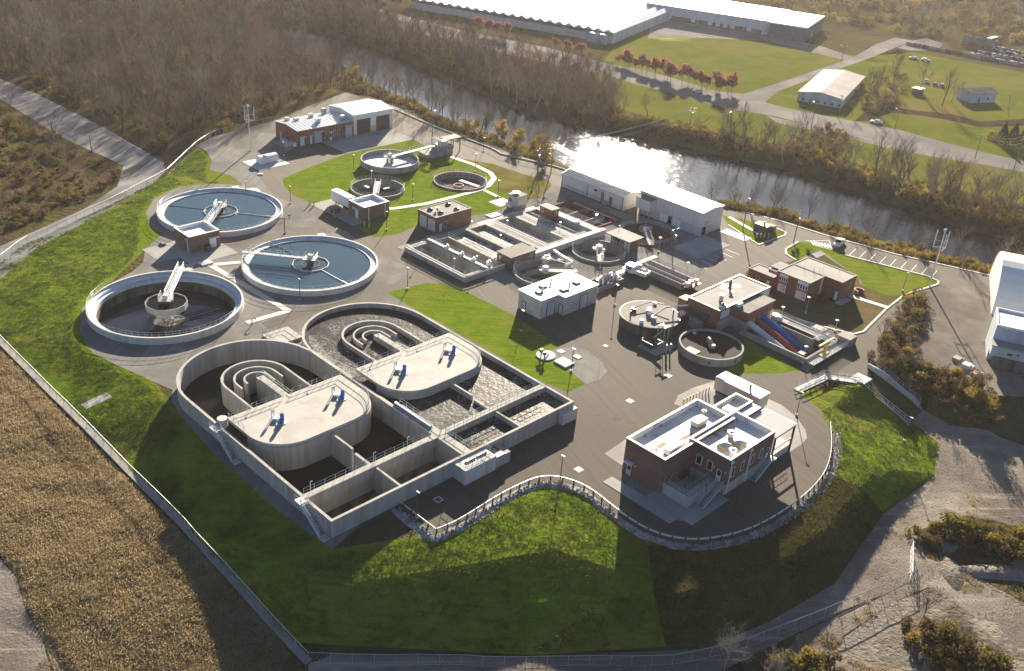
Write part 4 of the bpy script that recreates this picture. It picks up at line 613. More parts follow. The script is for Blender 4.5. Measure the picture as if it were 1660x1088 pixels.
# canopy over the screen channel
cn=MB().box(137.1,65.2,5.75,144.2,72.0,5.87).build('canopy_roof','metal_white',t)
for i in range(17): MB().box(137.15+.42*i,65.2,5.87,137.25+.42*i,72.0,5.98).build('roof_rib','metal_white',cn)
for x in (137.5,143.8): MB().box(x-.15,65.3,0,x+.15,65.6,5.75).build('canopy_post','dark_metal',t)
MB().box(137.2,65.3,5.45,144,65.55,5.75).box(137.2,65.3,3.0,144,65.5,3.2).build('canopy_beam','dark_metal',t)
ch=MB().box(137.1,65.6,0,144.3,71.9,1.5).build('screen_channel','white_concrete',t)
MB().box(138,67,1.5,142,70,1.52).build('grating','dark_metal',ch); MB().rail([(137.6,66,1.5),(142.6,66,1.5)],sp=1).rail([(138,70.3,1.5),(142,70.3,1.5)],sp=1).build('handrail','aluminium',ch)
# screenings pit with stairs
pt=MB().box(115.7,67.4,-.2,116.0,74.0,2.2).box(116.0,67.4,-.2,123.4,67.7,2.2).box(116.0,67.7,-.2,117.4,72.6,1.95).box(117.4,67.7,-.2,123.35,68.9,1.95).build('pit_wall','concrete',t)
MB().box(117.4,68.9,-.2,123.35,72.68,-.1).build('pit_floor','dark_metal',pt)
MB().rail([(115.8,72.6,2.2),(115.8,67.5,2.2),(121,67.5,2.2)],sp=1.1).rail([(117.4,72.4,1.95),(117.4,69,1.95),(122.8,69,1.95)],sp=1.1).build('handrail','galvanised',pt)
def flight(t,x0,x1,y0,y1,z,n=11):
    m=MB()
    for i in range(n): f=i/(n-1); xx=x0+(x1-x0)*f; m.box(xx-.2,y0,z*(i+.6)/n-.06,xx+.2,y1,z*(i+.6)/n)
    s_=m.build('stair','galvanised',t); MB().tube((x0,y0,.05),(x1,y0,z),.12).tube((x0,y1,.05),(x1,y1,z),.12).rail([(x0,y0,.1),(x1,y0,z)],sp=1).rail([(x0,y1,.1),(x1,y1,z)],sp=1).build('stair_rail','galvanised',s_)
flight(t,117.7,122.6,65.6,66.9,2.2); MB().box(122.6,65.6,1.95,123.4,67.4,2.2).build('stair_landing','galvanised',t)
flight(t,130.9,135.0,64.1,65.4,2.3); MB().box(135,64.1,2.1,137.0,65.45,2.3).build('stair_landing','galvanised',t)
# generator enclosure
t=thing('generator_container','tan generator container with louvred end on the kerb behind the headworks','generator',(151.8,81.5,0))
MB().box(150.1,76.4,.6,153.5,86.6,3.3).build('body','siding_tan',t); MB().box(150.0,76.3,3.3,153.6,84.6,3.42).build('roof','metal_white',t); MB().box(150.3,76.8,0,153.3,86.2,.6).build('base_tank','dark_metal',t)
m=MB()
for i in range(5): m.box(150.2,84.75+.38*i,3.3,153.4,84.95+.38*i,3.5)
m.build('louvre','galvanised',t); vent(t,151.6,79.6,3.42,.2,.6,'dark_metal')
for i in range(4): MB().box(150.03,77+2.3*i,.8,150.09,78.8+2.3*i,3.0).build('panel','siding_tan',t)
# pump house between the clarifiers
t=thing('pump_house','small square brick pump house with white recessed roof between the clarifiers','building',(105.5,207.4,0)); b=(101.5,109.5,203.7,211.0)
block(t,b,0,4.2,'brick','roof_white',par=.8,pw=.4); door(t,b,'-y',106.6,108.4,.05,2.4,'door_white',canopy='coping'); wall_lamp(t,b,'-x',205.5,2.9); downpipe(t,b,'-x',204.6,3.6)
MB().box(105,202.2,0,106.3,203.3,1.4).build('meter_cabinet','dark_metal',t)
# brick building with lorry trailer
t=thing('blower_house','square brick building with white recessed roof beside the parked trailer','building',(151,199.3,0)); b=(146.95,155.1,195.9,202.7)
block(t,b,0,4.1,'brick','roof_white',par=.8,pw=.4); door(t,b,'-x',198.4,199.9,.05,2.4,'door_white',canopy='coping'); downpipe(t,b,'-y',148.3,3.8); downpipe(t,b,'-y',153.7,3.8); wall_lamp(t,b,'-x',200.7,2.6)
# sludge pump building
t=thing('sludge_building','low brick building with tan flat roof, two roller doors and dome skylights','building',(163.7,183.4,0)); b=(157.6,169.9,179.6,187.0)
block(t,b,0,4.2,'brick','roof_brown',par=.12,pw=.3,coping='roof_gravel'); door(t,b,'-x',183.6,185.8,.05,3.0,'door_grey',name='roller_door',frame='coping',slats=6); door(t,b,'-x',180.2,182.5,.05,3.0,'door_grey',name='roller_door',frame='coping',slats=6)
door(t,b,'-y',158.6,159.6,.05,2.3,'door_white'); window(t,b,'-y',160.0,161.2,1.1,2.3)
for x,y in ((160.0,184.9),(166.3,185.0),(166.0,181.2),(160.8,181.6)): MB().ring(x,y,[(0.01,4.05),(.8,4.05),(.72,4.35),(.45,4.6),(.01,4.7)],14).build('dome_skylight','glass',t); 
for x,y in ((161.8,184),(159.6,182.3)): vent(t,x,y,4.08,.3,.4)
# maintenance building
t=thing('maintenance_garage','brick maintenance building with a tall white two bay garage at its right end','building',(186,264,0)); b=(167.5,189.0,257.5,270.0); bt=(189.0,205.0,257.6,271.0)
MB().box(b[0],b[2],0,b[1],b[3],4.9).build('brick_wall','brick_red',t); MB().box(bt[0],bt[2],0,bt[1],bt[3],6.6).build('garage_wall','metal_white',t)
def gable(t,x0,x1,y0,y1,z,rise,m,seam=None,over=.25,th=.12,axis='x',n=0,wallm=None,nm='roof'):
    yc=(y0+y1)/2; ro=[]
    if axis=='x':
        for s0,s1 in ((y0-over,yc),(yc,y1+over)):
            z0,z1=(z,z+rise) if s0<yc else (z+rise,z)
            o=MB().add([(x0-over,s0,z0),(x1+over,s0,z0),(x1+over,s1,z1),(x0-over,s1,z1),(x0-over,s0,z0+th),(x1+over,s0,z0+th),(x1+over,s1,z1+th),(x0-over,s1,z1+th)],[(3,2,1,0),(4,5,6,7),(0,1,5,4),(1,2,6,5),(2,3,7,6),(3,0,4,7)]).build(nm,m,t); ro.append(o)
            for i in range(n):
                xx=x0+(x1-x0)*(i+.5)/n
                MB().add([(xx-.05,s0,z0+th),(xx+.05,s0,z0+th),(xx+.05,s1,z1+th),(xx-.05,s1,z1+th),(xx-.05,s0,z0+th+.1),(xx+.05,s0,z0+th+.1),(xx+.05,s1,z1+th+.1),(xx-.05,s1,z1+th+.1)],[(4,5,6,7),(0,1,5,4),(1,2,6,5),(2,3,7,6),(3,0,4,7)]).build('roof_seam',seam or m,o)
        if wallm:
            for xx in (x0,x1-.2): MB().add([(xx,y0,z),(xx,y1,z),(xx,yc,z+rise),(xx+.2,y0,z),(xx+.2,y1,z),(xx+.2,yc,z+rise)],[(0,1,2),(5,4,3),(0,3,4,1),(1,4,5,2),(2,5,3,0)]).build('gable_wall',wallm,t)
    return ro
gable(t,b[0],b[1]-.3,b[2],b[3],4.9,.75,'metal_roof',n=16,wallm='brick_red'); gable(t,bt[0],bt[1],bt[2],bt[3],6.6,.9,'metal_roof',n=10,wallm='metal_white')
door(t,b,'-y',168.3,169.9,.05,2.5,'door_white',canopy='coping'); door(t,b,'-y',171.9,172.8,.05,2.4,'door_white',canopy='coping'); door(t,b,'-y',173.6,176.4,.05,3.2,'door_grey',name='roller_door',canopy='coping',slats=7)
for u in (177.3,181.3,182.9): window(t,b,'-y',u-.3,u+.4,1.3,3.1,'coping')
door(t,b,'-y',179.4,180.3,.05,2.4,'door_white',canopy='coping',glass=True); door(t,b,'-y',185.6,188.2,.05,3.3,'door_grey',name='roller_door',canopy='coping',slats=7)
for u0,u1 in ((190.2,195.8),(198.0,203.7)): door(t,bt,'-y',u0,u1,.05,5.0,'door_red',name='garage_door',frame='coping',slats=7)
for u in (177.0,184.9): downpipe(t,b,'-y',u,4.8,'dark_metal')
MB().box(196.0,257.45,0,197.8,257.62,2.2).build('block_base','block_wall',t)
for x,y,hh in ((170.5,268,.5),(172.3,265.5,.7),(177.5,261,.9),(178.5,266.5,.9),(184.8,268.3,1.3),(186,259.6,1.0)): unit(t,x-.7,y-.6,x+.7,y+.6,5.25,hh+.5,m='galvanised')
t=thing('condenser_cluster','cluster of grey condenser units on the pad by the maintenance building wall','air conditioner',(165.5,261,0))
for i,(x,y) in enumerate(((166.2,263.6),(165.4,261.6),(166.3,260.2),(165.2,259.4))): MB().box(x-.7,y-.7,.1,x+.7,y+.7,1.3+.3*(i%2)).build('condenser','siding_blue',t)
MB().cyl(166.4,265.2,0,3.0,.35,10).build('stack','galvanised',t); MB().box(163.8,258.4,-.1,167.2,265.8,.12).build('pad','apron',t); MB().box(166.2,257.6,.1,167.0,258.3,1.4).build('cabinet','metal_white',t)
t=thing('fuel_tank','white rounded fuel tank enclosure standing on a pale concrete slab','fuel tank',(152,249.5,0))
prof=[(-1.5,.1),(1.5,.1),(1.5,1.7),(1.1,2.15),(.5,2.35),(-.5,2.35),(-1.1,2.15),(-1.5,1.7)]
MB().add([(148.9,250.2+y,z) for y,z in prof]+[(154.9,250.2+y,z) for y,z in prof],[tuple(range(8)),tuple(range(15,7,-1))]+[(i,8+i,8+(i+1)%8,(i+1)%8) for i in range(8)]).build('tank_body','metal_white',t,fix=True); MB().box(150.6,248.6,2.2,151.0,250.6,2.5).build('fill_hatch','galvanised',t); MB().box(148.4,248.0,.1,155.4,248.4,.3).build('bund_kerb','white_concrete',t)
# white building in the middle of the yard
t=thing('filter_press_building','pale block building with bright white stepped roof in the middle of the yard','building',(152,131,0))
fp=[(144.5,129.1),(150.0,129.1),(150.0,127.1),(161.0,127.1),(161.0,136.0),(144.5,136.0)]
MB().prism(fp,0,4.5).build('wall','block_wall',t); MB().prism([(144.35,128.95),(149.85,128.95),(149.85,126.95),(161.15,126.95),(161.15,136.15),(144.35,136.15)],4.5,4.62).build('roof','roof_white',t)
b=(144.5,150,129.1,136); door(t,b,'-x',133.7,134.7,.05,2.3,'door_grey'); door(t,b,'-y',146.6,148.9,.05,3.3,'siding_blue',name='roller_door',slats=7)
bb=(150,161,127.1,136); door(t,bb,'-x',127.6,128.5,.05,2.4,'door_grey'); door(t,bb,'-y',155.2,157.6,.05,3.4,'siding_blue',name='roller_door',slats=7)
for x,y in ((147.0,132.3),(149.8,133.8),(152.3,129.8),(157.5,130.6)):
    v=MB().box(x-.75,y-.75,4.62,x+.75,y+.75,4.85).build('skylight_kerb','dark_metal',t); MB().box(x-.65,y-.65,4.85,x+.65,y+.65,5.0).build('skylight_lid','roof_white',v)
for x,y in ((148.5,132.6),(153.0,134.3),(154.8,130.3)): vent(t,x,y,4.62,.22,.8,'galvanised')
# long pale buildings by the river
t=thing('chemical_shed','long white metal shed with ribbed roof beside the glittering river','building',(215,173,0)); b=(211.4,218.2,161.4,185.2)
MB().box(b[0],b[2],0,b[1],b[3],4.0).build('wall','siding',t); MB().box(b[0]-.05,b[2]-.05,0,b[1]+.05,b[3]+.05,1.2).build('base_wall','block_wall',t)
x0,x1,y0,y1=b; xc=214.6
for s0,s1,z0,z1 in ((x0-.3,xc,4.0,4.9),(xc,x1+.3,4.9,4.0)):
    o=MB().add([(s0,y0-.3,z0),(s1,y0-.3,z1),(s1,y1+.3,z1),(s0,y1+.3,z0),(s0,y0-.3,z0+.12),(s1,y0-.3,z1+.12),(s1,y1+.3,z1+.12),(s0,y1+.3,z0+.12)],[(0,1,2,3),(7,6,5,4),(0,4,5,1),(1,5,6,2),(2,6,7,3),(3,7,4,0)]).build('roof','metal_roof',t,fix=True)
    for i in range(27):
        y=y0+(y1-y0)*(i+.5)/27; MB().add([(s0,y-.06,z0+.12),(s1,y-.06,z1+.12),(s1,y+.06,z1+.12),(s0,y+.06,z0+.12),(s0,y-.06,z0+.24),(s1,y-.06,z1+.24),(s1,y+.06,z1+.24),(s0,y+.06,z0+.24)],[(4,5,6,7),(0,1,5,4),(2,3,7,6),(1,2,6,5),(3,0,4,7)]).build('roof_rib','dark_metal',o)
MB().add([(x0,y0-.01,4),(x1,y0-.01,4),(xc,y0-.01,4.9),(x0,y0+.2,4),(x1,y0+.2,4),(xc,y0+.2,4.9)],[(0,1,2),(5,4,3),(0,3,4,1),(1,4,5,2),(2,5,3,0)]).build('gable_wall','siding',t)
for u in (185.0,174.8,161.6): downpipe(t,b,'-x',u,4.0,'dark_metal')
door(t,b,'-x',168.7,169.5,.05,3.2,'rust'); door(t,b,'-x',165.6,166.4,.05,2.6,'rust'); window(t,b,'-x',171.2,172.4,2.6,3.3)
for i,u in enumerate((167.2,168.0)): MB().box(210.2,u-.3,0,211.3,u+.3,1.1).build('pipe_box','pink_pipe',t)
t=thing('thickener_building','tall cream metal building with gently sloping white roof beside the river','building',(219,147,0)); b=(214.4,224.0,136.8,157.8)
MB().box(b[0],b[2],0,b[1],b[3],6.6).build('wall','siding',t); MB().box(b[0]-.06,b[2]-.06,0,b[1]+.06,b[3]+.06,2.4).build('base_wall','block_wall',t)
xc=219.4
for s0,s1,z0,z1 in ((b[0]-.25,xc,6.6,7.1),(xc,b[1]+.25,7.1,6.6)): MB().add([(s0,b[2]-.25,z0),(s1,b[2]-.25,z1),(s1,b[3]+.25,z1),(s0,b[3]+.25,z0),(s0,b[2]-.25,z0+.15),(s1,b[2]-.25,z1+.15),(s1,b[3]+.25,z1+.15),(s0,b[3]+.25,z0+.15)],[(0,1,2,3),(7,6,5,4),(0,4,5,1),(1,5,6,2),(2,6,7,3),(3,7,4,0)]).build('roof','metal_white',t,fix=True)
MB().add([(b[0],b[2],6.6),(b[1],b[2],6.6),(xc,b[2],7.1),(b[0],b[2]+.2,6.6),(b[1],b[2]+.2,6.6),(xc,b[2]+.2,7.1)],[(0,1,2),(5,4,3),(0,3,4,1),(1,4,5,2),(2,5,3,0)]).build('gable_wall','siding',t)
bay=MB().box(211.9,152.4,2.4,214.4,157.4,5.4).build('loading_bay','siding',t); MB().add([(211.7,152.2,5.4),(214.5,152.2,5.7),(214.5,157.6,5.7),(211.7,157.6,5.4),(211.7,152.2,5.5),(214.5,152.2,5.8),(214.5,157.6,5.8),(211.7,157.6,5.5)],[(0,3,2,1),(4,5,6,7),(0,1,5,4),(1,2,6,5),(2,3,7,6),(3,0,4,7)]).build('bay_roof','roof_brown',bay)
for y in (152.6,154,155.6,157.2): MB().box(212.0,y-.1,0,212.2,y+.1,2.4).build('bay_post','concrete_old',bay)
for i,u in enumerate((139.8,141.2,142.6,144,145.4,148.4,149.8)): plate(MB(),b,'-x',u-.62,u+.62,.3,2.3,.05,.1).build('wall_panel','siding_blue' if i<3 else 'metal_white',t)
door(t,b,'-x',146.6,147.5,.05,2.3,'rust'); window(t,b,'-y',216.4,217.3,3.0,3.9); door(t,b,'-y',215.2,216.8,.05,2.2,'rust')
# seams and gutters of the two metal buildings
ts_=bpy.data.objects
for nm,bx,h0,h1,n in (('chemical_shed',(211.4,218.2,161.4,185.2),1.25,3.95,17),('thickener_building',(214.4,224.0,136.8,157.8),2.45,6.55,15)):
    tt=ts_[nm]
    for i in range(1,n): plate(MB(),bx,'-x',bx[2]+(bx[3]-bx[2])*i/n-.04,bx[2]+(bx[3]-bx[2])*i/n+.04,h0,h1,-.02,.035).build('panel_seam','siding_tan',tt)
    for i in range(1,6): plate(MB(),bx,'-y',bx[0]+(bx[1]-bx[0])*i/6-.04,bx[0]+(bx[1]-bx[0])*i/6+.04,h0,h1,-.02,.035).build('panel_seam','siding_tan',tt)
    plate(MB(),bx,'-x',bx[2],bx[3],h1-.1,h1+.03,.04,.3).build('gutter','galvanised',tt)
# flat-roofed shelter between the round tanks
t=thing('control_shelter','flat roofed brick control shelter between the round settling tanks','building',(192.3,145,0)); b=(190.4,194.5,141.9,148.0)
MB().box(*[b[0],b[2],0],b[1],b[3],2.75).build('wall','brick',t); MB().box(189.3,140.9,2.75,195.2,149,3.0).build('roof','roof_gravel',t)
for u in (147.0,146.1,145.2): window(t,b,'-x',u-.4,u+.4,1.2,2.3)
door(t,b,'-x',142.4,143.3,.05,2.2,'door_white'); MB().tube((194,148.4,3),(194,148.4,4),.08).build('mast','galvanised',t); MB().box(188.8,140.6,0,189.2,141.2,2.7).build('post','galvanised',t)
# red shed among the filters and the small tan tower
t=thing('sampling_shed','small reddish shed with pale roof standing on the filter walkway','shed',(188.5,168.6,1.2)); b=(187.2,189.9,166.3,170.9)
MB().box(b[0],b[2],1.2,b[1],b[3],3.8).build('wall','brick_red',t); MB().box(b[0]-.2,b[2]-.2,3.8,b[1]+.2,b[3]+.2,4.0).build('roof','roof_gravel',t); window(t,b,'-x',169.6,170.3,2.5,3.4); window(t,b,'-y',188.3,189,2.2,3.4)
t=thing('lift_tower','little tan equipment tower with roof fans at the lawn edge by the filters','tower',(188,180.5,0)); b=(186.4,190.2,178.9,182.5)
MB().box(b[0],b[2],0,b[1],b[3],1.2).build('base','concrete_old',t); MB().box(b[0],b[2],1.2,b[1],b[3],3.7).build('wall','siding_tan',t); MB().box(b[0]-.2,b[2]-.2,3.7,b[1]+.2,b[3]+.2,3.9).build('roof','roof_brown',t); vent(t,188,181,3.9,.7,.4); window(t,b,'-x',181,182,2,3); unit(t,185.2,180.2,186.4,182.2,.4,1.5)
MB().rail([(185.4,179,1.2),(185.4,182.4,1.2)],sp=1).build('handrail','aluminium',t)
t=thing('filter_gallery','flat roofed brick gallery at the front corner of the foaming filter cells','building',(162,154.5,0)); b=(157.9,166.4,152.1,156.9)
MB().box(b[0],b[2],-.1,b[1],b[3],2.7).build('wall','brick',t); MB().box(b[0]-.25,b[2]-.25,2.7,b[1]+.25,b[3]+.25,2.95).build('roof','roof_brown',t); door(t,b,'-x',155.4,156.2,.05,2.2,'door_white'); window(t,b,'-y',159.6,160.4,1.6,2.2); window(t,b,'-y',160.8,161.4,.8,1.2); window(t,b,'-y',164.6,165.3,1.6,2.2)
# blower and screw pump houses
t=thing('screw_pump_station','brick pump station with two grey flat roofs, beside the inclined screw trough','building',(180,105,0)); b=(171.6,191.9,101.1,109.6)
block(t,b,0,5.3,'brick_red','roof_gravel',par=.15,pw=.35); MB().box(171.2,109.6,0,173.8,111.8,4.3).build('side_wall','brick_red',t); MB().box(171.1,109.6,4.3,173.9,111.9,4.45).build('side_roof','concrete',t)
MB().box(171.5,101.0,0,192,101.1,2.6).build('base_course','concrete_old',t)
b5=(176.9,187.4,97.2,101.1); MB().box(b5[0],b5[2],2.3,b5[1],b5[3],4.6).build('annex_wall','brick_red',t); MB().box(b5[0]-.02,b5[2]-.02,-.1,b5[1]+.02,b5[3],2.3).build('annex_base','concrete_old',t); MB().box(b5[0]-.3,b5[2]-.3,4.6,b5[1]+.3,b5[3],4.8).build('annex_roof','roof_brown',t)
plate(MB(),b,'-y',172.3,175.5,3.0,4.8,.0,.15).build('window_panel','siding_blue',t); plate(MB(),b,'-y',187.6,191.6,3.2,4.9,0,.12).build('window_panel','metal_white',t); window(t,b,'-y',189,190.2,3.5,4.5,'coping')
for u in (179,182,185): plate(MB(),b5,'-y',u-.8,u+.8,.4,2.0,-.3,.03).build('screw_opening','dark_metal',t)
MB().box(173.1,101.4,5.15,174.6,102.4,5.7).build('roof_box','galvanised',t); vent(t,173.8,101.9,5.7,.25,.3,'dark_metal'); vent(t,176.2,104,5.15,.5,1.5,'galvanised'); vent(t,184,107,5.15,.35,1.6,'dark_metal')
MB().box(177.3,99.9,4.8,178.9,101.0,5.6).build('hoist_cover','metal_white',t)
for x,y,r in ((184,108.2,.9),(182.5,108.0,.7),(186,106.4,1.0),(182.3,105.6,.8)): MB().cyl(x,y,5.15,5.17,r,9).build('roof_patch','roof_white',t)
ln=MB().add([(169.7,108.6,2.2),(171.6,108.6,3.1),(171.6,103.2,3.1),(169.7,103.2,2.2),(169.7,108.6,2.35),(171.6,108.6,3.25),(171.6,103.2,3.25),(169.7,103.2,2.35)],[(0,1,2,3),(7,6,5,4),(0,4,5,1),(1,5,6,2),(2,6,7,3),(3,7,4,0)]).build('lean_to_roof','dark_metal',t,fix=True); MB().cyl(170.6,105.8,0,2.0,1.8,16).build('tank','galvanised',ln)
MB().cyl(171.5,106.6,3.7,3.71,.01,3).build('clip','galvanised',t)
# screw trough
t=thing('screw_trough','open sloping concrete trough of the inclined screws with pale railed end platform','pump trough',(182,88,0))
MB().box(174.9,80.6,-3.2,175.3,97.15,1.3).box(188.3,80.6,-3.2,188.7,97.15,1.3).box(175.3,80.6,-3.2,188.3,81,1.3).build('trough_wall','concrete_old',t)
MB().add([(175.3,97.15,-.6),(188.3,97.15,-.6),(188.3,81,-3.0),(175.3,81,-3.0),(175.3,97.15,-.9),(188.3,97.15,-.9),(188.3,81,-3.3),(175.3,81,-3.3)],[(0,1,2,3),(7,6,5,4),(0,4,5,1),(1,5,6,2),(2,6,7,3),(3,7,4,0)]).build('slope_floor','floor_tan',t,fix=True)
for x,(m_) in zip((178.6,181.2,183.8),('screw_white','screw_red','screw_blue')):
    c=MB().tube((x,97.4,1.6),(x,85.5,-2.0),.75,14).build('screw_cover',m_,t); mm=MB()
    for k in range(9): mm.tube((x,96.6-k*1.25,1.36-k*.38),(x,96.4-k*1.25,1.3-k*.38),.82,14)
    mm.build('cover_band',m_,c)
MB().box(184.8,84.5,-2.9,185.1,97.15,.9).build('divider','concrete_old',t)
MB().rail([(188.5,96,1.3),(188.5,81,1.3)],sp=1.6,rails=4).rail([(186.2,92,1.3),(186.2,82,1.3)],sp=1.6,rails=4).build('handrail','aluminium',t)
MB().box(184.9,83.5,1.0,190,84.9,1.15).box(186.3,81,1.0,188.3,96,1.12).build('service_walkway','white_concrete',t); MB().rail([(184.9,83.5,1.15),(190,83.5,1.15)],rails=4,sp=1).rail([(184.9,84.9,1.15),(190,84.9,1.15)],rails=4,sp=1).build('walkway_rail','metal_white',t)
ep=MB().box(174.6,78.6,.6,189.2,80.6,.85).build('end_platform','white_concrete',t); MB().rail([(174.7,78.7,.85),(189.1,78.7,.85)],rails=4,sp=1.2).rail([(176,80.5,.85),(187,80.5,.85)],rails=4,sp=1.2).build('platform_rail','metal_white',ep)
MB().add([(172.6,78.5,0),(174.6,78.5,.85),(174.6,80.6,.85),(172.6,80.6,0)],[(0,1,2,3),(3,2,1,0)]).box(174.6,78.7,0,174.8,80.5,.6).build('ramp','concrete_old',ep)
MB().box(189.2,78.4,-.1,192.3,81.6,2.0).build('wet_well','concrete_old',t); MB().box(188.9,84.8,-.1,191.2,87.8,1.4).build('sump_wall','concrete_old',t); MB().box(189.2,85.1,1.2,190.9,87.5,1.41).build('sump_grating','dark_metal',t)
MB().cyl(186.8,95.6,.4,1.9,1.0,10).box(185.8,94.5,.8,187.8,96.2,1.5).build('sluice_gear','pipe_white',t)
cr=thing('hoist_crane','yellow jib hoist standing on the pale railed end platform','crane',(181,80.4,.85)); MB().box(180.4,79.4,.85,181,80.0,4.0).box(179.3,79.3,.85,182.2,80.1,1.05).build('column','yellow_paint',cr); MB().box(177.5,79.5,3.7,183.6,79.9,4.05).build('jib','yellow_paint',cr); MB().box(178.4,79.4,3.3,179.1,80,3.7).build('trolley','dark_metal',cr)
# administration building
t=thing('office_building','red brick two storey office with stepped grey flat roofs beside the car park','building',(208,100,0))
A=(202.0,209.0,96.6,105.5); Bb=(209.0,216.0,92.0,105.5); Cc=(200.9,205.2,105.5,112.6)
for q,h in ((A,5.0),(Bb,5.0),(Cc,3.4)): block(t,q,0,h,'brick_red','roof_gravel',par=.12,pw=.3,coping='roof_gravel')
MB().box(205.2,105.5,0,209.3,109,3.9).build('rear_wall','brick_red',t); MB().box(205.0,105.5,3.9,209.5,109.2,4.05).build('rear_roof','roof_gravel',t)
for u0,u1 in ((102.4,104.6),(96.9,99.7)):
    plate(MB(),A,'-x',u0,u1,4.0,4.7,.0,.06).build('window_panel','metal_white',t); plate(MB(),A,'-x',u0,u1,2.1,2.9,0,.05).build('spandrel_panel','concrete_old',t); plate(MB(),A,'-x',u0,u1,.1,2.1,0,.06).build('lower_panel','metal_white',t)
    n=4
    for i in range(n): a=u0+(u1-u0)*(i+.15)/n; window(t,A,'-x',a,a+(u1-u0)*.6/n,2.95,3.95,'metal_white')
    window(t,A,'-x',u0+.5,u0+1.0,.8,1.7,'dark_metal')
window(t,Cc,'-x',109.3,110.0,1.4,2.4); door(t,Cc,'-x',106.3,107.2,.05,2.2,'door_white')
for i in range(5): window(t,Cc,'-y',201.3+.75*i,201.8+.75*i,2.3,2.9,'metal_white') if False else None
plate(MB(),A,'-y',207.6,208.1,0,4.8,0,.15).build('downpipe','coping',t); door(t,Bb,'-x',92.4,93.3,.05,2.3,'metal_white'); window(t,Bb,'-y',213,214,2.5,3.5)
for x,y in ((207.5,101.5),(208.2,99.4),(211,98.5),(209.3,99.8),(210.2,98.9),(213.5,95.5)): MB().tube((x,y,4.9),(x,y,6.0),.05).build('antenna','galvanised',t)
MB().box(204,105.8,3.3,205.0,109,3.7).build('roof_hatch','siding_tan',t)
MB().box(207.6,90.3,0,212,92.0,.35).build('terrace','apron',t)
t=thing('stone_planter','rusty brown curved brick planter at the office right corner','planter',(217.6,91.2,0)); MB().ring(217.8,91.3,[(.9,0),(1.3,0),(1.3,.9),(.9,.9)],14,-60,200).build('wall','rust',t)
# ------------------------------------------------------------------ filter block
t=thing('filter_basin','long block of parallel concrete filter cells, two foaming white, with railed walkways','filter basin',(168,164,0)); H=1.2
def strip_(x0,x1,y0,y1,nm='cell_wall',m='concrete_old',z=H,z0=-3.2): return MB().box(x0,y0,z0,x1,y1,z).build(nm,m,t)
for x0,x1 in ((143.6,144.9),(150.5,152.0),(156.5,157.0),(163.4,164.6),(170.2,174.6),(180.6,184.8),(189.6,193.8)):
    strip_(x0,x1,153.0,175.2,'walkway' if x1-x0>1.3 else 'cell_wall','concrete' if x1-x0>1.3 else 'concrete_old')
for x0,x1 in ((144.9,150.5),(152.0,156.5)): strip_(x0,x1,152.8,154.3); strip_(x0,x1,173.6,175.2)
for x0,x1,y in ((157,163.4,157.1),(164.6,170.2,157.1),(174.6,180.6,155.6),(184.8,189.6,156.0)): strip_(x0,x1,y-1.2,y); strip_(x0,x1,174.3,175.2)
for x0,x1,m in ((144.9,150.5,'floor_tan'),(152,156.5,'floor_tan')): MB().box(x0,154.3,-3.2,x1,173.6,-2.4).build('cell_floor',m,t)
for x0,x1 in ((157,163.4),(164.6,170.2)): MB().box(x0,157.1,-2,x1,174.3,.35).build('foaming_water','foam_water',t)
for x0,x1 in ((174.6,180.6),(184.8,189.6)): MB().box(x0,156,-3.2,x1,174.3,-1.2).build('dark_water','dark_water',t)
MB().box(186.9,156.2,-2,187.4,174.3,.9).box(177.4,156,-3,177.8,174.3,-.2).build('weir_wall','concrete_old',t)
MB().box(166.6,152.2,.2,193.5,153.8,1.75).build('main_walkway','white_concrete',t); MB().box(190.2,153.8,1.2,192.2,168,1.65).build('main_walkway','white_concrete',t)
MB().box(151.0,153.2,1.2,151.5,175,1.7).build('pipe','pipe_white',t); MB().path([(150.8,154,1.5),(150.8,160,1.5),(150.8,175,1.5)],.16,8).build('pipe','pipe_white',t)
MB().path([(143.8,175,1.5),(143.8,153.4,1.5),(144.6,152.6,1.5),(156.3,152.6,1.5)],.14,6).build('pipe','pipe_white',t)
g=MB()
for x in (150.6,151.9,174.7,173.3,180.8,184.5,189.8): g.rail([(x,154,H),(x,175,H)],sp=2.2,rails=3,r=.04)
g.rail([(144.7,154.3,H),(144.7,173.5,H),(150.4,173.5,H)],rails=2).rail([(144.9,154.2,H),(150.4,154.2,H)],rails=2).rail([(174.4,155.2,H),(180.6,155.2,H)],rails=3).rail([(184.8,155.2,H),(189.7,155.2,H)],rails=3).rail([(157,158.2,H),(157,174,H)]).rail([(164,157.5,H),(164,174,H)])
g.rail([(193.9,157.6,H),(193.9,175,H)],rails=4,sp=2).rail([(194,157.3,H),(198,157.3,H)],rails=4,sp=2); g.build('handrail','aluminium',t)
for i,(x,y) in enumerate(((151.2,168),(151.2,162.5),(151.3,158.4),(153.3,155),(190.8,160))): MB().box(x-.5,y-.4,H,x+.5,y+.4,H+.9).cyl(x+.2,y,H+.9,H+1.3,.25,8).build('drive_unit','pipe_white',t)
for x,y in ((144.8,170),(144.8,158),(150.2,156),(164,173),(163.8,162),(172,168),(182.5,170),(182.6,159)): MB().tube((x,y,H),(x,y,H+2.6),.05,5).cyl(x,y,H+2.6,H+2.85,.2,8).build('walkway_lamp','aluminium',t)
t=thing('dry_basin','empty reddish concrete basin with low cross walls in front of the white metal shed','basin',(200,166,0))
MB().wall([(194.1,157.1),(205.7,157.1),(205.7,175.1),(194.1,175.1)],.4,-2,.35,closed=True).build('basin_wall','floor_red',t); MB().box(194.3,157.3,-2,205.5,174.9,-1.4).build('basin_floor','floor_red',t)
for y in (162.5,168.5): MB().box(194.3,y,-1.4,205.5,y+.35,-.1).build('cross_wall','concrete_old',t)
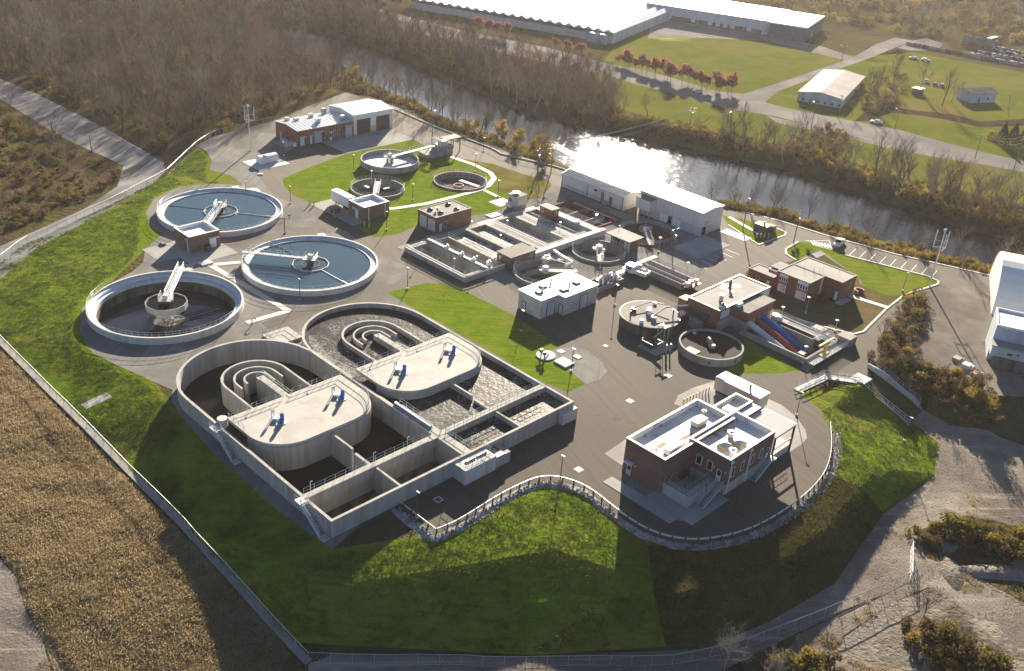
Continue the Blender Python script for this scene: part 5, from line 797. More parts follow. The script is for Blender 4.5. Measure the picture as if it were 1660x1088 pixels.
MB().box(199.7,157.3,-1.4,200.0,174.9,-.3).build('cross_wall','floor_red',t); MB().tube((196.5,158.5,.3),(196.5,158.5,3.0),.07).cyl(196.5,158.5,3,3.3,.35,10).build('lamp','aluminium',t)
MB().path([(203.5,157.2,.5),(203.5,173,.5)],.2,6).build('pipe','pink_pipe',t)
# ------------------------------------------------------------------ smaller round tanks
def tank(name,label,cx,cy,r,h,fl,wallm,floorm,rails=3,wt=.35,group=None,railm='aluminium'):
    t=thing(name,label,'tank',(cx,cy,0),group=group)
    MB().ring(cx,cy,[(r-wt,fl-.4),(r,fl-.4),(r,h),(r-wt,h)],64).build('tank_wall',wallm,t); MB().cyl(cx,cy,fl-.4,fl,r-wt,48).build('tank_floor',floorm,t)
    if rails: MB().rail(arc3(cx,cy,r-.15,0,360,h,36),sp=1.3,rails=rails,r=.035).build('handrail',railm,t)
    return t
def bridge(t,p,q,z,w=1.2,m='white_concrete',head=None,rail=True):
    p=Vector(p);q=Vector(q);d=(q-p).normalized();n=Vector((-d.y,d.x))*w/2
    b=MB().prism([tuple(p+n),tuple(q+n),tuple(q-n),tuple(p-n)],z-.25,z).build('bridge',m,t)
    if rail:
        g=MB()
        for s in (1,-1): g.rail([(*(p+n*s*.95),z),(*(q+n*s*.95),z)],sp=1.2,rails=2)
        g.build('bridge_rail',m if m!='concrete' else 'aluminium',b)
    if head:
        hb=MB().box(p.x-head,p.y-head,z-.3,p.x+head,p.y+head,z+.02).build('drive_platform',m,t); MB().box(p.x-.5,p.y-.5,z+.02,p.x+.5,p.y+.5,z+1).build('drive_motor','pipe_white',hb)
        MB().rail([(p.x-head,p.y-head,z),(p.x+head,p.y-head,z),(p.x+head,p.y+head,z),(p.x-head,p.y+head,z)],sp=1,closed=True).build('platform_rail',m if m!='concrete' else 'aluminium',hb)
    return b
t=tank('settling_tank','railed round settling tank half hidden behind the white roofed yard building',162.2,144.6,7.8,.9,-2.2,'concrete_old','floor_tan')
bridge(t,(162.2,144.6),(168.3,139.6),1.3,1.6,head=1.1); MB().ring(162.2,144.6,[(5.2,-2.2),(5.5,-2.2),(5.5,-.9),(5.2,-.9)],40).build('inner_ring','concrete_old',t); MB().cyl(162.2,144.6,-2.2,1,.5,10).build('column','dark_metal',t)
t=tank('settling_tank','railed round settling tank with dark brown floor in front of the control shelter',183.2,145.7,7.0,.6,-2.4,'concrete_old','floor_tan')
bridge(t,(183.2,145.7),(177.5,140.2),1.1,1.6,head=1.2); MB().cyl(183.2,145.7,-2.4,1,.5,10).build('column','dark_metal',t)
m=MB()
for a in (40,220): m.path([(183.2+1.6*math.cos(R(a+k*14)),145.7+1.6*math.sin(R(a+k*14)),.9) for k in range(6)],.14,6)
m.build('curved_pipe','pipe_white',t)
t=tank('settling_tank','railed round reddish settling tank against the cream building by the river',202.8,145.9,7.5,.4,-1.6,'floor_red','floor_red',rails=3)
bridge(t,(203.6,146.8),(197.0,139.6),.9,1.4,m='concrete',head=1.2); MB().ring(202.8,145.9,[(5.9,-1.6),(6.2,-1.6),(6.2,-.5),(5.9,-.5)],40).build('inner_ring','floor_red',t)
t=tank('sludge_holding_tank','round grass ringed tank with chain link rail and narrow bridge behind the trailer',164.6,213.2,7.7,.7,-1.8,'concrete_old','concrete_dark',rails=3)
bridge(t,(166.9,215.9),(160.4,208.6),1.2,1.6,head=None); MB().cyl(165,213.6,-1.8,.9,.6,10).build('column','dark_metal',t); MB().tube((164.9,216.4,.5),(164.9,216.4,4.5),.07).cyl(164.9,216.4,4.4,4.8,.3,8).build('lamp','pipe_white',t)
m=MB()
for k in (-1,1): m.box(164+k*1.2,213+k*-1.4,.6,164.6+k*2.6,213.6+k*-2.6,.8)
m.build('arm','pipe_white',t)
t=tank('sludge_holding_tank','empty sunken round tank with a row of wall ports beside the curving white path',188.8,205.0,7.95,.45,-1.5,'concrete_old','floor_red',rails=3)
bridge(t,(188.9,205.2),(189.8,198.0),.5,1.3,head=None,rail=False); MB().ring(188.6,205.4,[(1.3,-1.5),(1.45,-1.5),(1.45,-1.0),(1.3,-1.0)],20).build('centre_ring','pink_pipe',t)
for k in range(15):
    a=R(-30+k*13); MB().box(188.8+7.5*math.cos(a)-.16,205+7.5*math.sin(a)-.16,-.75,188.8+7.5*math.cos(a)+.16,205+7.5*math.sin(a)+.16,-.35).build('port','dark_metal',t)
t=tank('thickener_tank','raised grey concrete thickener tank filled with dried white scum',179.9,227.1,8.75,2.5,1.1,'concrete_old','scum',rails=0)
MB().box(179,226.2,1.1,180.8,228,3.2).build('drive_head','aluminium',t)
bridge(t,(179.9,227.1),(198.2,228.2),3.1,1.3,m='aluminium',head=1.3); MB().tube((181,228.5,2),(181,228.5,5.2),.06).build('mast','aluminium',t); MB().cyl(179.9,227.1,1.1,3,1.0,12).build('column','dark_metal',t)
t=thing('thickener_house','small concrete control house with white portal frame at the far end of the thickener bridge','building',(200,228,0))
MB().prism([(193.9,230.5),(193.6,226.2),(197.8,225.4),(204.0,225.6),(204.2,231)],-.1,1.3).build('base','concrete_old',t); b=(199.5,204,225.7,230.5)
MB().box(b[0],b[2],1.3,b[1],b[3],3.0).build('wall','concrete_old',t); MB().box(200.0,226,3.0,202,228,4.6).build('plant_box','siding_blue',t); MB().box(202.2,226.6,4.3,208.5,230.2,4.6).build('roof','roof_gravel',t)
for u in (202.0,203.1): window(t,b,'-y',u,u+.6,1.6,2.6)
for y in (226.6,229.8):
    for x in (204,207.8): MB().box(x,y,0,x+.25,y+.25,4.3).build('post','rust',t)
for x in (198.3,199.3): MB().box(x,226.2,2.6,x+.2,226.4,5.3).box(x,229.4,2.6,x+.2,229.6,5.3).box(x,226.4,5.05,x+.2,229.4,5.3).build('portal_frame','white_concrete',t)
# digesters
t=thing('digester_tank','round digester with grey dirty roof and white overhead pipes','tank',(162.5,112.8,0))
MB().cyl(162.5,112.8,-.1,2.1,6.55,64).build('tank_wall','concrete_dark',t); MB().cyl(162.5,112.8,2.1,2.45,6.75,64).build('roof_edge','dark_metal',t); MB().cyl(162.5,112.8,2.45,2.5,6.6,64).build('roof','roof_brown',t)
for x,y,r,h,m in ((163.0,113.6,.5,1.1,'pipe_white'),(162.2,112.9,.5,1.1,'pipe_white'),(162.5,113.3,.55,.7,'dark_metal'),(161,110.6,.6,.8,'galvanised'),(157.6,111.3,.45,.8,'pipe_white'),(160.7,116.0,.6,.7,'dark_metal'),(167.2,115.2,.45,.5,'pipe_white'),(158.6,115.2,.18,1,'dark_metal'),(165.8,109,.15,1.6,'dark_metal')):
    MB().cyl(x,y,2.5,2.5+h,r,12).build('roof_fitting',m,t)
MB().path([(161,110.8,3.3),(165.2,110.9,4.0),(170.4,108.6,4.0)],.17,7).path([(160.6,116.1,3.2),(165.2,115.4,3.5),(167.1,111,3.9)],.12,6).build('gas_pipe','pipe_white',t)
MB().box(167.9,108.3,2,169.6,109.5,2.6).build('valve_box','pipe_white',t)
t=thing('digester_tank','round tank with flat dark purple cover and pale rim on the grass edge','tank',(163.4,96.8,0))
MB().ring(163.4,96.8,[(6.45,-.1),(6.85,-.1),(6.85,1.75),(6.45,1.75)],64).build('tank_wall','concrete_old',t); MB().cyl(163.4,96.8,.3,1.3,6.45,48).build('cover','purple_cover',t)
MB().path([(164.2,98.2,1.3),(164.2,98.2,2.3),(163.6,97.3,2.3),(163.3,96.4,1.6),(162.8,96,1.6)],.33,8).build('gas_dome_pipe','pink_pipe',t); MB().cyl(163.0,96.3,1.3,2.0,.75,12).build('gas_dome','pink_pipe',t)
MB().box(157.4,96.5,1.3,159.2,99.3,1.45).build('access_plate','siding_tan',t); MB().cyl(164.8,102.2,1.3,1.6,.4,8).build('vent','galvanised',t)
for a in (213,262): MB().box(163.4+6.86*math.cos(R(a))-.25,96.8+6.86*math.sin(R(a))-.1,.6,163.4+6.86*math.cos(R(a))+.25,96.8+6.86*math.sin(R(a))+.1,1.1).build('port','dark_metal',t)
# rectangular contact tank with long rails
t=thing('contact_tank','narrow railed concrete contact tank next to the marked parking bays','basin',(186.5,127,0)); H2=1.5
MB().box(182.8,118.9,0,183.2,133,H2).box(187.6,118.9,0,188,133,H2).box(183.2,118.9,0,187.6,119.3,H2).box(183.2,132.6,0,187.6,133,H2).box(185,119.3,0,185.5,132.6,H2-.1).build('tank_wall','concrete_old',t); MB().box(183.2,119.3,0,187.6,132.6,.3).build('tank_floor','floor_tan',t)
MB().rail([(182.9,119,H2),(182.9,133,H2)],rails=3,sp=1.6).rail([(187.8,119,H2),(187.8,133,H2)],rails=4,sp=1.6).rail([(185.2,120,H2),(185.2,132,H2)],rails=4,sp=1.6).build('handrail','aluminium',t)
MB().box(182.6,116.9,.9,187.9,118.9,1.15).build('end_platform','dark_metal',t)
for x,y,r in ((183.4,117.9,.55),(185,118.2,.6),(186.6,117.7,.45)): MB().cyl(x,y,1.15,2.3,r,10).build('valve_actuator','pipe_white',t)
MB().box(181.5,133.0,1.0,191.5,134.4,1.3).build('channel_walkway','white_concrete',t); MB().path([(181.6,116.6,.1),(181.3,122,.1)],.06,4).build('hose','dark_metal',t)
MB().cyl(182.3,131.8,1.0,2.2,.7,12).build('blower_wheel','siding_blue',t)
t=thing('valve_chamber','open concrete chamber crowded with silver valves and elbow pipes by the lane','valve chamber',(170,133,0))
MB().wall([(165.5,130.3),(174.3,130.3),(174.3,134.4),(165.5,134.4)],.4,-.1,1.15,closed=True).build('chamber_wall','concrete_old',t); MB().box(165.7,130.5,-.1,174.1,134.2,.3).build('chamber_floor','concrete_dark',t)
rr=random.Random(5)
for i in range(9):
    x=168+i*.68; y=132.2+rr.uniform(-.8,.9); v=MB().cyl(x,y,.3,1.3,.3,9).path([(x,y,1.2),(x+.1,y+.1,1.9),(x+.5,y-.3,2.3),(x+.6,y-.8,1.9),(x+.6,y-.8,.6)],.26,7).build('valve','aluminium' if i%3 else 'pipe_white',t)
    MB().ring(x,y+.5,[(.25,1.5),(.33,1.5),(.33,1.6),(.25,1.6)],10).build('hand_wheel','galvanised',v)
MB().box(174.3,132.6,.9,178.5,133.6,1.2).build('walkway','pipe_white',t)
t=thing('pipe_run','white zigzag covered pipe between the two railed settling tanks','pipe',(171,146,.5)); MB().path([(168.5,143.7,1.0),(171.5,144.2,1.0),(171.9,147.8,1.0),(172.5,151.5,1.2)],.45,6).build('cover','pipe_white',t)
for x,y in ((169,143.7),(171.8,147)): MB().box(x-.2,y-.2,0,x+.2,y+.2,.8).build('support','concrete',t)
rr=random.Random(9); t=thing('pump_skid','jumble of cream pumps and pipes at the foot of the main filter walkway','pumps',(168.5,149.5,0))
for i in range(7): x,y=166.6+rr.uniform(0,5),148.6+rr.uniform(0,2.4); MB().cyl(x,y,0,.9+rr.random(),.35,9).tube((x,y,.7),(x+rr.uniform(-1.5,1.5),y+rr.uniform(-1,1),.5),.15,6).build('pump','siding_tan' if i%2 else 'pipe_white',t)
MB().box(166.3,148,-.1,172,151.8,.15).build('skid_base','concrete',t)
# yard slabs and covers
for x0,y0,x1,y1,h,l in ((133.2,110.9,136.0,114.1,.35,'large white square concrete slab on the gravel island'),(138.0,111.8,139.4,113.4,.12,'small white rectangular slab on the gravel island'),(137.0,115.6,138.4,117,.06,'pale square cover in the white building shadow'),(146.6,111.6,147.5,112.6,.05,'small pale drain slab in the middle of the main asphalt lane')):
    tag(MB().box(x0,y0,-.1,x1,y1,h).build('concrete_slab','white_concrete'),l,'slab')
t=thing('well_head','white round slab with dark valve stands at the lawn end of the gravel island','well head',(133.8,117,0)); MB().cyl(133.8,117.0,-.1,.25,2.0,24).build('slab','white_concrete',t)
for x,y in ((132.6,117.2),(132.3,116.0)): MB().tube((x,y,0),(x,y,1.8),.14,6).box(x-.35,y-.25,1.2,x+.35,y+.25,1.9).build('valve_stand','dark_metal',t)
MB().path([(132.4,117.8,1.4),(133.6,117.3,1.3),(134.2,116.6,.3)],.14,6).build('pipe','aluminium',t); MB().box(131.9,115.6,1.5,132.9,116.4,1.6).build('cover_plate','dark_metal',t)
for i,(x,y) in enumerate(PTS['manhole']):
    l=['drain frame on the asphalt left of the headworks','drain frame near the guard rail bend','drain frame on the asphalt corner beside the basin front wall','drain frame between the dumpster and the tan generator','drain frame on the lane right of the screw trough'][i]
    t=thing('drain_inlet','white square '+l,'drain',(x,y,0)); MB().wall([(x-.55,y-.55),(x+.55,y-.55),(x+.55,y+.55),(x-.55,y+.55)],.25,-.1,.03,closed=True).build('frame','white_concrete',t); MB().box(x-.42,y-.42,-.1,x+.42,y+.42,.015).build('grate','dark_metal',t)
# skip and stand near the digester
t=thing('skip_container','open dark steel skip with scrap metal on the grey pad beside the digesters','skip',(154.5,105.8,.15)); 
def hull(z0,z1,s): return [(154.4-1.1*s,107.6-.1),(156.3,107.6),(156.3,104.4),(154.4-1.1*s,104.4)]
m=MB(); bz,tz_=.2,1.5
lo=[(153.6,104.9),(155.8,104.9),(155.8,107.0),(153.6,107.0)]; hi=[(153.1,104.0),(156.2,104.0),(156.2,107.9),(153.1,107.9)]; hi2=[(153.25,104.15),(156.05,104.15),(156.05,107.75),(153.25,107.75)]; lo2=[(153.75,105.05),(155.65,105.05),(155.65,106.85),(153.75,106.85)]
m.add([(*p,bz) for p in lo]+[(*p,tz_) for p in hi]+[(*p,tz_) for p in hi2]+[(*p,bz+.25) for p in lo2],[(3,2,1,0)]+[(i,(i+1)%4,4+(i+1)%4,4+i) for i in range(4)]+[(4+i,4+(i+1)%4,8+(i+1)%4,8+i) for i in range(4)]+[(8+i,8+(i+1)%4,12+(i+1)%4,12+i) for i in range(4)]+[(12,13,14,15)])
m.build('skip_body','dark_metal',t)
for i in range(8): MB().tube((153.5+rr.uniform(0,2.2),104.6+rr.uniform(0,2.8),1.0+rr.random()*.5),(153.5+rr.uniform(0,2.2),104.6+rr.uniform(0,2.8),1.3),.06,4).build('scrap','galvanised' if i%2 else 'rust',t)
t=thing('sludge_chute','dark steel chute frame with yellow top grating over the skip','chute',(157.3,105.2,.15))
for x,y in ((156.6,104.3),(158,104.3),(156.6,106),(158,106)): MB().tube((x,y,.1),(x,y,4.4),.09).build('leg','galvanised',t)
MB().box(156.4,104.2,4.3,158.2,104.5,4.5).box(156.4,105.8,4.3,158.2,106.1,4.5).box(157.1,104.5,4.3,157.5,105.8,4.5).build('top_frame','yellow_paint',t); MB().tube((156.9,105,3.2),(155,105.6,2.0),.3,8).build('chute','dark_metal',t)
for x,y,l in ((154.6,101.9,'left one of two thin bollards at the front edge of the skip pad'),(155.6,101.6,'right one of two thin bollards at the front edge of the skip pad')): tag(MB().cyl(x,y,-.1,2.2,.16,8).cyl(x,y,2.2,2.3,.1,8).build('bollard','galvanised'),l,'bollard')
# machine on the kerb island near the car park
t=thing('transformer_unit','dark transformer bank behind bollards on the small triangular kerb lawn','transformer',(232.6,127.7,0)); MB().box(230.5,126.2,0,233.2,130.2,2.3).build('cabinet','dark_metal',t); MB().box(233.3,125.9,0,235.2,128,1.9).build('radiator','rust',t); MB().cyl(232,128,2.3,3.1,.3,8).build('bushing','siding_blue',t)
for i in range(4): MB().cyl(226.7+1.1*i,126.6-.55*i,0,1.3,.2,8).build('bollard','white_concrete',t)
t=thing('dumpster','dark green waste dumpster on the concrete pad beside the trailer','dumpster',(144.5,205.6,0)); MB().box(143.6,204.9,.2,145.6,206.5,1.5).build('bin','dark_metal',t); MB().box(143.5,204.8,1.5,145.7,206.6,1.6).build('lid','dark_siding',t); MB().box(143.8,205,0,145.4,206.4,.2).build('base','dark_metal',t)
t=thing('trailer','white box trailer parked beside the brick building','trailer',(149,208,0)); MB().box(147.9,204.2,1.1,150.2,212.2,3.8).build('box_body','metal_white',t); MB().box(148.1,204.4,.8,150,212,1.1).build('chassis','dark_metal',t)
for y in (205.2,206.4):
    for x in (148.0,149.75): MB().tube((x,y,.5),(x+.3,y,.5),.5,14).build('wheel','tyre',t)
for y in (210.6,): MB().box(148.4,y,0,148.6,y+.2,.8).box(149.5,y,0,149.7,y+.2,.8).build('landing_leg','dark_metal',t)
MB().box(147.85,204.15,1.2,150.25,204.2,3.7).build('rear_door','door_grey',t)
for x,y,l in ((142.3,214.2,'tall pair of yellow bollards left of the trailer pad, outer one'),(142.9,213.0,'tall pair of yellow bollards left of the trailer pad, inner one'),(145.2,193.6,'yellow bollard in the shadow beside the small brick trailer building'),(145.7,192.2,'yellow bollard at the sunlit lawn tip by the small brick building'),(143.0,204,'short yellow bollard in front of the dark dumpster')): tag(MB().cyl(x,y,-.1,1.5,.16,8).cyl(x,y,1.5,1.6,.1,8).build('bollard','yellow_paint'),l,'bollard')
for i in range(9): tag(MB().cyl(141.3+.95*i,87.3-.06*i,-.1,1.25,.13,8).cyl(141.3+.95*i,87.3-.06*i,1.25,1.33,.08,8).build('bollard','yellow_paint' if i<5 else 'white_concrete'),'bollard in the row guarding the tan generator behind the headworks','bollard','bollards in the row by the tan generator')
for x,y,l in ((147.6,71.8,'yellow bollard at the curved slab right of the headworks, nearer one'),(148.6,72.4,'yellow bollard at the curved slab right of the headworks, farther one')): tag(MB().cyl(x,y,-.1,1.3,.13,8).cyl(x,y,1.3,1.38,.08,8).build('bollard','yellow_paint'),l,'bollard')
t=thing('hatch_cover','white oval hatch mound on the gravel by the far left lane','hatch',(135.4,231.5,0)); MB().cyl(135.4,231.2,-.1,.5,1.9,20,r2=1.5).build('mound','white_concrete',t); MB().cyl(135.4,231.2,.5,.6,.5,12).build('lid','aluminium',t)
tag(MB().cyl(144.3,241.8,-.1,.25,.8,16).cyl(144.3,241.8,.25,.35,.5,12).build('hatch_cover','white_concrete'),'small round white hatch beside the fuel tank slab','hatch')
tag(MB().box(98.2,211.2,-.1,99.3,212.8,.35).box(98.4,211.4,.35,99.1,212.6,.5).build('hatch_cover','dark_siding'),'blue black hatch lid at the corner of the pump house pad','hatch')
tag(MB().cyl(104.8,213.4,-.1,.5,.9,16).cyl(104.8,213.4,.5,.65,.6,12).build('hatch_cover','white_concrete'),'round white well cover behind the small pump house','hatch')
t=thing('junction_box','pale concrete flow junction box where the clarifier bridges meet','junction box',(101.5,196.5,0)); MB().box(100.2,195.6,-.1,103,198,.3).build('box','white_concrete',t); MB().box(100.6,196,.3,101.4,196.8,.36).build('hatch','aluminium',t)
t=thing('pipe_vent','dark goose neck vent pipe standing on gravel by the clarifier path','pipe',(94,164.2,0)); MB().path([(94,164.2,0),(94,164.2,1.3),(94.2,164,1.5),(94.6,163.8,1.5),(94.7,163.7,1.2)],.1,6).build('pipe','dark_metal',t)
t=thing('stair_grate','railed concrete steps and grating at the back of the oxidation basin','steps',(96,155,0)); MB().box(92.8,152.8,-.1,98.8,158.4,.5).build('landing','concrete',t); MB().rail([(92.9,158.3,.5),(98.7,158.3,.5),(98.7,154,.5)],sp=1.4).rail([(92.9,158.3,.5),(92.9,153,.5)],sp=1.4).build('handrail','aluminium',t)
# ------------------------------------------------------------------ vehicles
def car(name,label,x,y,rz,body,kind='car',group=None,z=None):
    z=gz(x,y) if z is None else z
    t=thing(name,label,'car' if kind=='car' else 'truck',(x,y,z),rz,group); L=2.25 if kind=='car' else 2.9; W=.9 if kind=='car' else 1.0
    m=MB()
    if kind=='car': pr=[(-L,.35),(L,.35),(L,.75),(1.0,.95),(.5,1.42),(-1.2,1.45),(-1.9,.98),(-L,.95)]
    else: pr=[(-L,.5),(L,.5),(L,1.05),(1.55,1.2),(.95,1.85),(-.45,1.88),(-.6,1.1),(-L,1.1)]
    n=len(pr); k=lambda z:W*(1 if z<1.1 else .86)
    m.add([(a,-k(b),b) for a,b in pr]+[(a,k(b),b) for a,b in pr],[tuple(range(n)),tuple(range(2*n-1,n-1,-1))]+[(i,n+i,n+(i+1)%n,(i+1)%n) for i in range(n)])
    o=m.build('body',body,t,local=True,fix=True)
    g=MB()
    if kind=='car': g.add([(.98,-.7,1.0),(.55,-.66,1.4),(.55,.66,1.4),(.98,.7,1.0)],[(0,1,2,3)]).add([(-1.85,-.7,1.02),(-1.25,-.66,1.42),(-1.25,.66,1.42),(-1.85,.7,1.02)],[(3,2,1,0)]).box(-1.2,-.86,1.0,.55,.86,1.38)
    else: g.add([(1.57,-.75,1.24),(1.0,-.7,1.83),(1.0,.7,1.83),(1.57,.75,1.24)],[(0,1,2,3)]).box(-.4,-.93,1.25,.95,.93,1.78)
    g.build('window','glass',t,local=True)
    for sx in (-1.4,1.4) if kind=='car' else (-1.75,1.85):
        for sy in (-1,1): MB().tube((sx,sy*(W-.22),.34),(sx,sy*(W+.03),.34),.34,12).build('wheel','tyre',t,local=True)
    if kind!='car': MB().box(-L+.1,-.85,1.11,-.7,.85,1.13).build('bed_floor','dark_metal',t,local=True)
    return t
car('pickup_truck','white pickup truck parked by the hatched bay in the car park',241.8,110.2,R(193),'car_white','truck',z=0)
t=thing('utility_truck','white utility truck with open dark bed beside the contact tank','truck',(180.4,130.8,0),R(100))
MB().box(.6,-1.1,.6,2.9,1.1,2.5).build('cab','car_white',t,local=True); MB().box(-3,-1.15,.8,.5,1.15,1.0).box(-3,-1.15,1,-2.85,1.15,1.8).box(-2.85,-1.15,1,.5,-1.0,1.8).box(-2.85,1.0,1,.5,1.15,1.8).build('bed','car_white',t,local=True); MB().box(-2.8,-.98,1.0,.45,.98,1.1).build('bed_floor','dark_metal',t,local=True)
MB().box(2.88,-1,1.5,2.93,1,2.3).box(1.2,-1.13,1.5,2.6,1.13,2.2).build('window','glass',t,local=True); MB().box(2.9,-1.1,.6,3.6,1.1,1.4).build('bonnet','car_white',t,local=True)
for sx in (-1.9,2.4):
    for sy in (-1,1): MB().tube((sx,sy*.8,.5),(sx,sy*1.12,.5),.5,12).build('wheel','tyre',t,local=True)
# ------------------------------------------------------------------ poles and lamps
def light(x,y,h,label,z=None,head='flat',m='pole_bronze'):
    z=gz(x,y) if z is None else z
    t=thing('light_pole',label,'light pole',(x,y,z),group='yard light poles')
    MB().tube((x,y,z),(x,y,z+h),.085,6,r2=.06).build('pole',m,t); MB().cyl(x,y,z-.2,z+.35,.28,10).build('footing','white_concrete',t)
    if head=='flat': MB().box(x-.12,y-.45,z+h-.02,x+.12,y+.25,z+h+.1).build('lamp_head','pipe_white',t)
    else: MB().cyl(x,y,z+h-.25,z+h+.1,.12,10,r2=.42).cyl(x,y,z+h+.1,z+h+.18,.42,10,r2=.2).build('lamp_head','pipe_white',t)
for x,y,h,l in ((167.6,201.2,4.8,'slim light pole on the lawn between two small round tanks'),(130.7,158.1,5.4,'slim light pole at the upper tip of the lawn strip'),(108.3,168.0,5.1,'slim light pole in front of the near full clarifier'),
 (104.6,85.6,5.4,'slim light pole at the guard rail bend on the front slope'),(155.7,71.1,5.2,'slim light pole on the lane right of the headworks'),(138.7,217.9,4.9,'slim light pole at the lane bend beside the far clarifier'),
 (148.4,188.4,5.1,'slim light pole on grass between the two small brick buildings'),(198.6,209.1,5.7,'slim light pole at the far bend of the curving white path'),(167.8,229.0,5.3,'slim light pole on grass left of the scum filled thickener'),
 (137.3,127.7,5.0,'slim light pole in the shadow of the white roofed yard building'),(133.3,109.4,5.2,'slim light pole at the lower corner of the gravel island'),(80.2,93.6,5.1,'slim light pole on the asphalt corner beside the basin front wall'),
 (170.1,55.1,5.4,'slim light pole at the foot of the ramp'),(228.1,84.9,5.0,'slim light pole on the office lawn by the kerb'),(163.4,123.5,5.2,'slim light pole at the edge of the open lane behind the digester'),
 (132.4,230.0,3.9,'slim light pole beside the white oval hatch mound'),(159.2,252.7,4.2,'slim light pole near the brick end wall of the maintenance building'),(214.0,222.0,4.6,'slim light pole by the river fence behind the thickener house'),(189.5,189.6,4.9,'slim light pole at the small slab near the lift tower')): light(x,y,h,l)
for x,y,h,l in ((189.0,122.3,4.2,'short mushroom lamp beside the contact tank end'),(196.7,93.5,4.1,'short mushroom lamp on bare soil below the office wall'),(188.5,95.1,3.4,'short mushroom lamp at the head of the screw trough'),(194.0,84.4,2.8,'short mushroom lamp by the kerb near the wet well'),(174.9,81.2,4.0,'short mushroom lamp on the front corner of the screw trough'),(196.3,136.6,4.0,'short mushroom lamp on the apron before the cream building'),(176.2,139.1,3.8,'short mushroom lamp below the middle settling tank')): light(x,y,h,l,head='mush',m='galvanised')
t=thing('siren_pole','short pole with camera arms beside the far clarifier','pole',(126.1,201.3,0)); MB().tube((126.1,201.3,0),(126.1,201.3,4.3),.1,6).cyl(126.1,201.3,-.1,.3,.3,10).build('pole','pole_bronze',t); MB().path([(125.2,202.2,3.9),(126.1,201.3,4.0),(127.0,200.4,4.0),(127.0,200.4,5.0)],.09).path([(126.1,201.3,3.2),(125.0,202.3,2.4)],.06).box(126.8,200.2,4.9,127.3,200.7,5.3).box(124.9,202,3.8,125.3,202.4,4.2).build('bracket','pole_bronze',t)
def mast(x,y,h,label):
    z=gz(x,y); t=thing('cell_mast',label,'mast',(x,y,z)); MB().tube((x,y,z),(x,y,z+h),.22,8,r2=.13).build('pole','aluminium',t); m=MB(); a=MB()
    for k in range(3):
        q=R(100+120*k); u=(x+1.7*math.cos(q),y+1.7*math.sin(q)); q2=R(220+120*k); v=(x+1.7*math.cos(q2),y+1.7*math.sin(q2))
        for zz in (.68,.80): m.tube((x,y,z+h*zz),(*u,z+h*zz),.06)
        m.tube((*u,z+h*.68),(*v,z+h*.68),.06); a.tube((*u,z+h*.66),(*u,z+h*.97),.10,5)
    m.build('antenna_frame','aluminium',t); a.build('antenna','pipe_white',t)
    MB().cyl(x,y,z+h,z+h+.4,.5,8,r2=.2).box(x-.9,y-.05,z+h*.98,x+.9,y+.05,z+h*.98+.1).build('mast_head','aluminium',t)
mast(153.2,261.9,14,'pale cell mast on the shaded gravel left of the maintenance building'); mast(237.1,82.2,15,'pale cell mast at the tip of the office lawn by the car park')
def util(x,y,h,label,arms=2,az=0,light_=False):
    z=gz(x,y); t=thing('utility_pole',label,'utility pole',(x,y,z),group='wooden utility poles'); MB().tube((x,y,z-.5),(x,y,z+h),.17,6,r2=.11).build('pole','wood',t); c,s=math.cos(R(az)),math.sin(R(az))
    for k in range(arms):
        zz=z+h-.5-1.1*k; a=MB().tube((x-1.4*c,y-1.4*s,zz),(x+1.4*c,y+1.4*s,zz),.08,4).build('cross_arm','wood',t); i=MB()
        for q in (-1.3,-.6,.6,1.3): i.cyl(x+q*c,y+q*s,zz,zz+.3,.07,6)
        i.build('insulator','galvanised',a)
    if light_: MB().path([(x,y,z+h-1),(x+1.6*c,y+1.6*s,z+h-.3),(x+2.4*c,y+2.4*s,z+h-.3)],.06).box(x+2.2*c-.2,y+2.2*s-.2,z+h-.42,x+2.2*c+.4,y+2.2*s+.2,z+h-.25).build('lamp_arm','aluminium',t)
    else: MB().cyl(x+.35,y,z+h-3,z+h-2,.28,8).build('transformer','galvanised',t)
U=PTS['util']
UL=[(0,8,'plain utility pole behind the river fence, left one of the pair near the metal shed',1,30,0),(1,10,'utility pole with loaded crossarms at the river bank where the wires cross',3,120,0),(2,13,'tall utility pole with lamp arm rising from the far river bank',2,20,1),(3,9,'utility pole on the far bank lawn at the end of the river wires',2,120,0),(4,11,'tall utility pole on the kerb lawn between cream building and car park',2,30,0),
 (5,6.5,'short pole standing at the concrete apron corner by the parking bays',1,0,0),(7,11,'utility pole with lamp on the road verge before the long shed',1,60,1),(8,9,'utility pole at the creek mouth beside the far road',1,60,0),(9,8,'utility pole on the grass bank above the creek',1,60,1),(10,11,'utility pole with transformers on the far roadside in front of the dark conifers',2,20,0),(11,14,'utility pole at the right edge where the far road leaves the photo',2,20,0),(14,12,'thin pole by the river fence behind the maintenance garage',1,30,1),(15,9,'thin pole at the edge of the far field',1,20,0),(16,8,'lamp pole by the far warehouse drive',1,80,1),(17,13,'tall utility pole at the right end of the far road verge',2,20,0)]
for i,h,l,a,az,li in UL: util(*U[i],h,l,a,az,li)
util(232.6,118.6,9,'dark utility pole on the kerb island left of the car park',2,30)
lp=PTS['leftpole'][1]; util(*lp,7,'single lamp pole on the verge of the left dirt road',0,200,1)
def wires(a,b,ha,hb,offs,label,sag=1.5):
    m=MB(); za,zb=gz(*a)+ha,gz(*b)+hb
    for o,dz in offs:
        pts=[]
        for i in range(9):
            f=i/8; pts.append((a[0]+(b[0]-a[0])*f+o,a[1]+(b[1]-a[1])*f+o*.3,za+(zb-za)*f+dz-sag*4*f*(1-f)))
        m.path(pts,.022,3)
    tag(m.build('power_line','galvanised'),label,'power line')
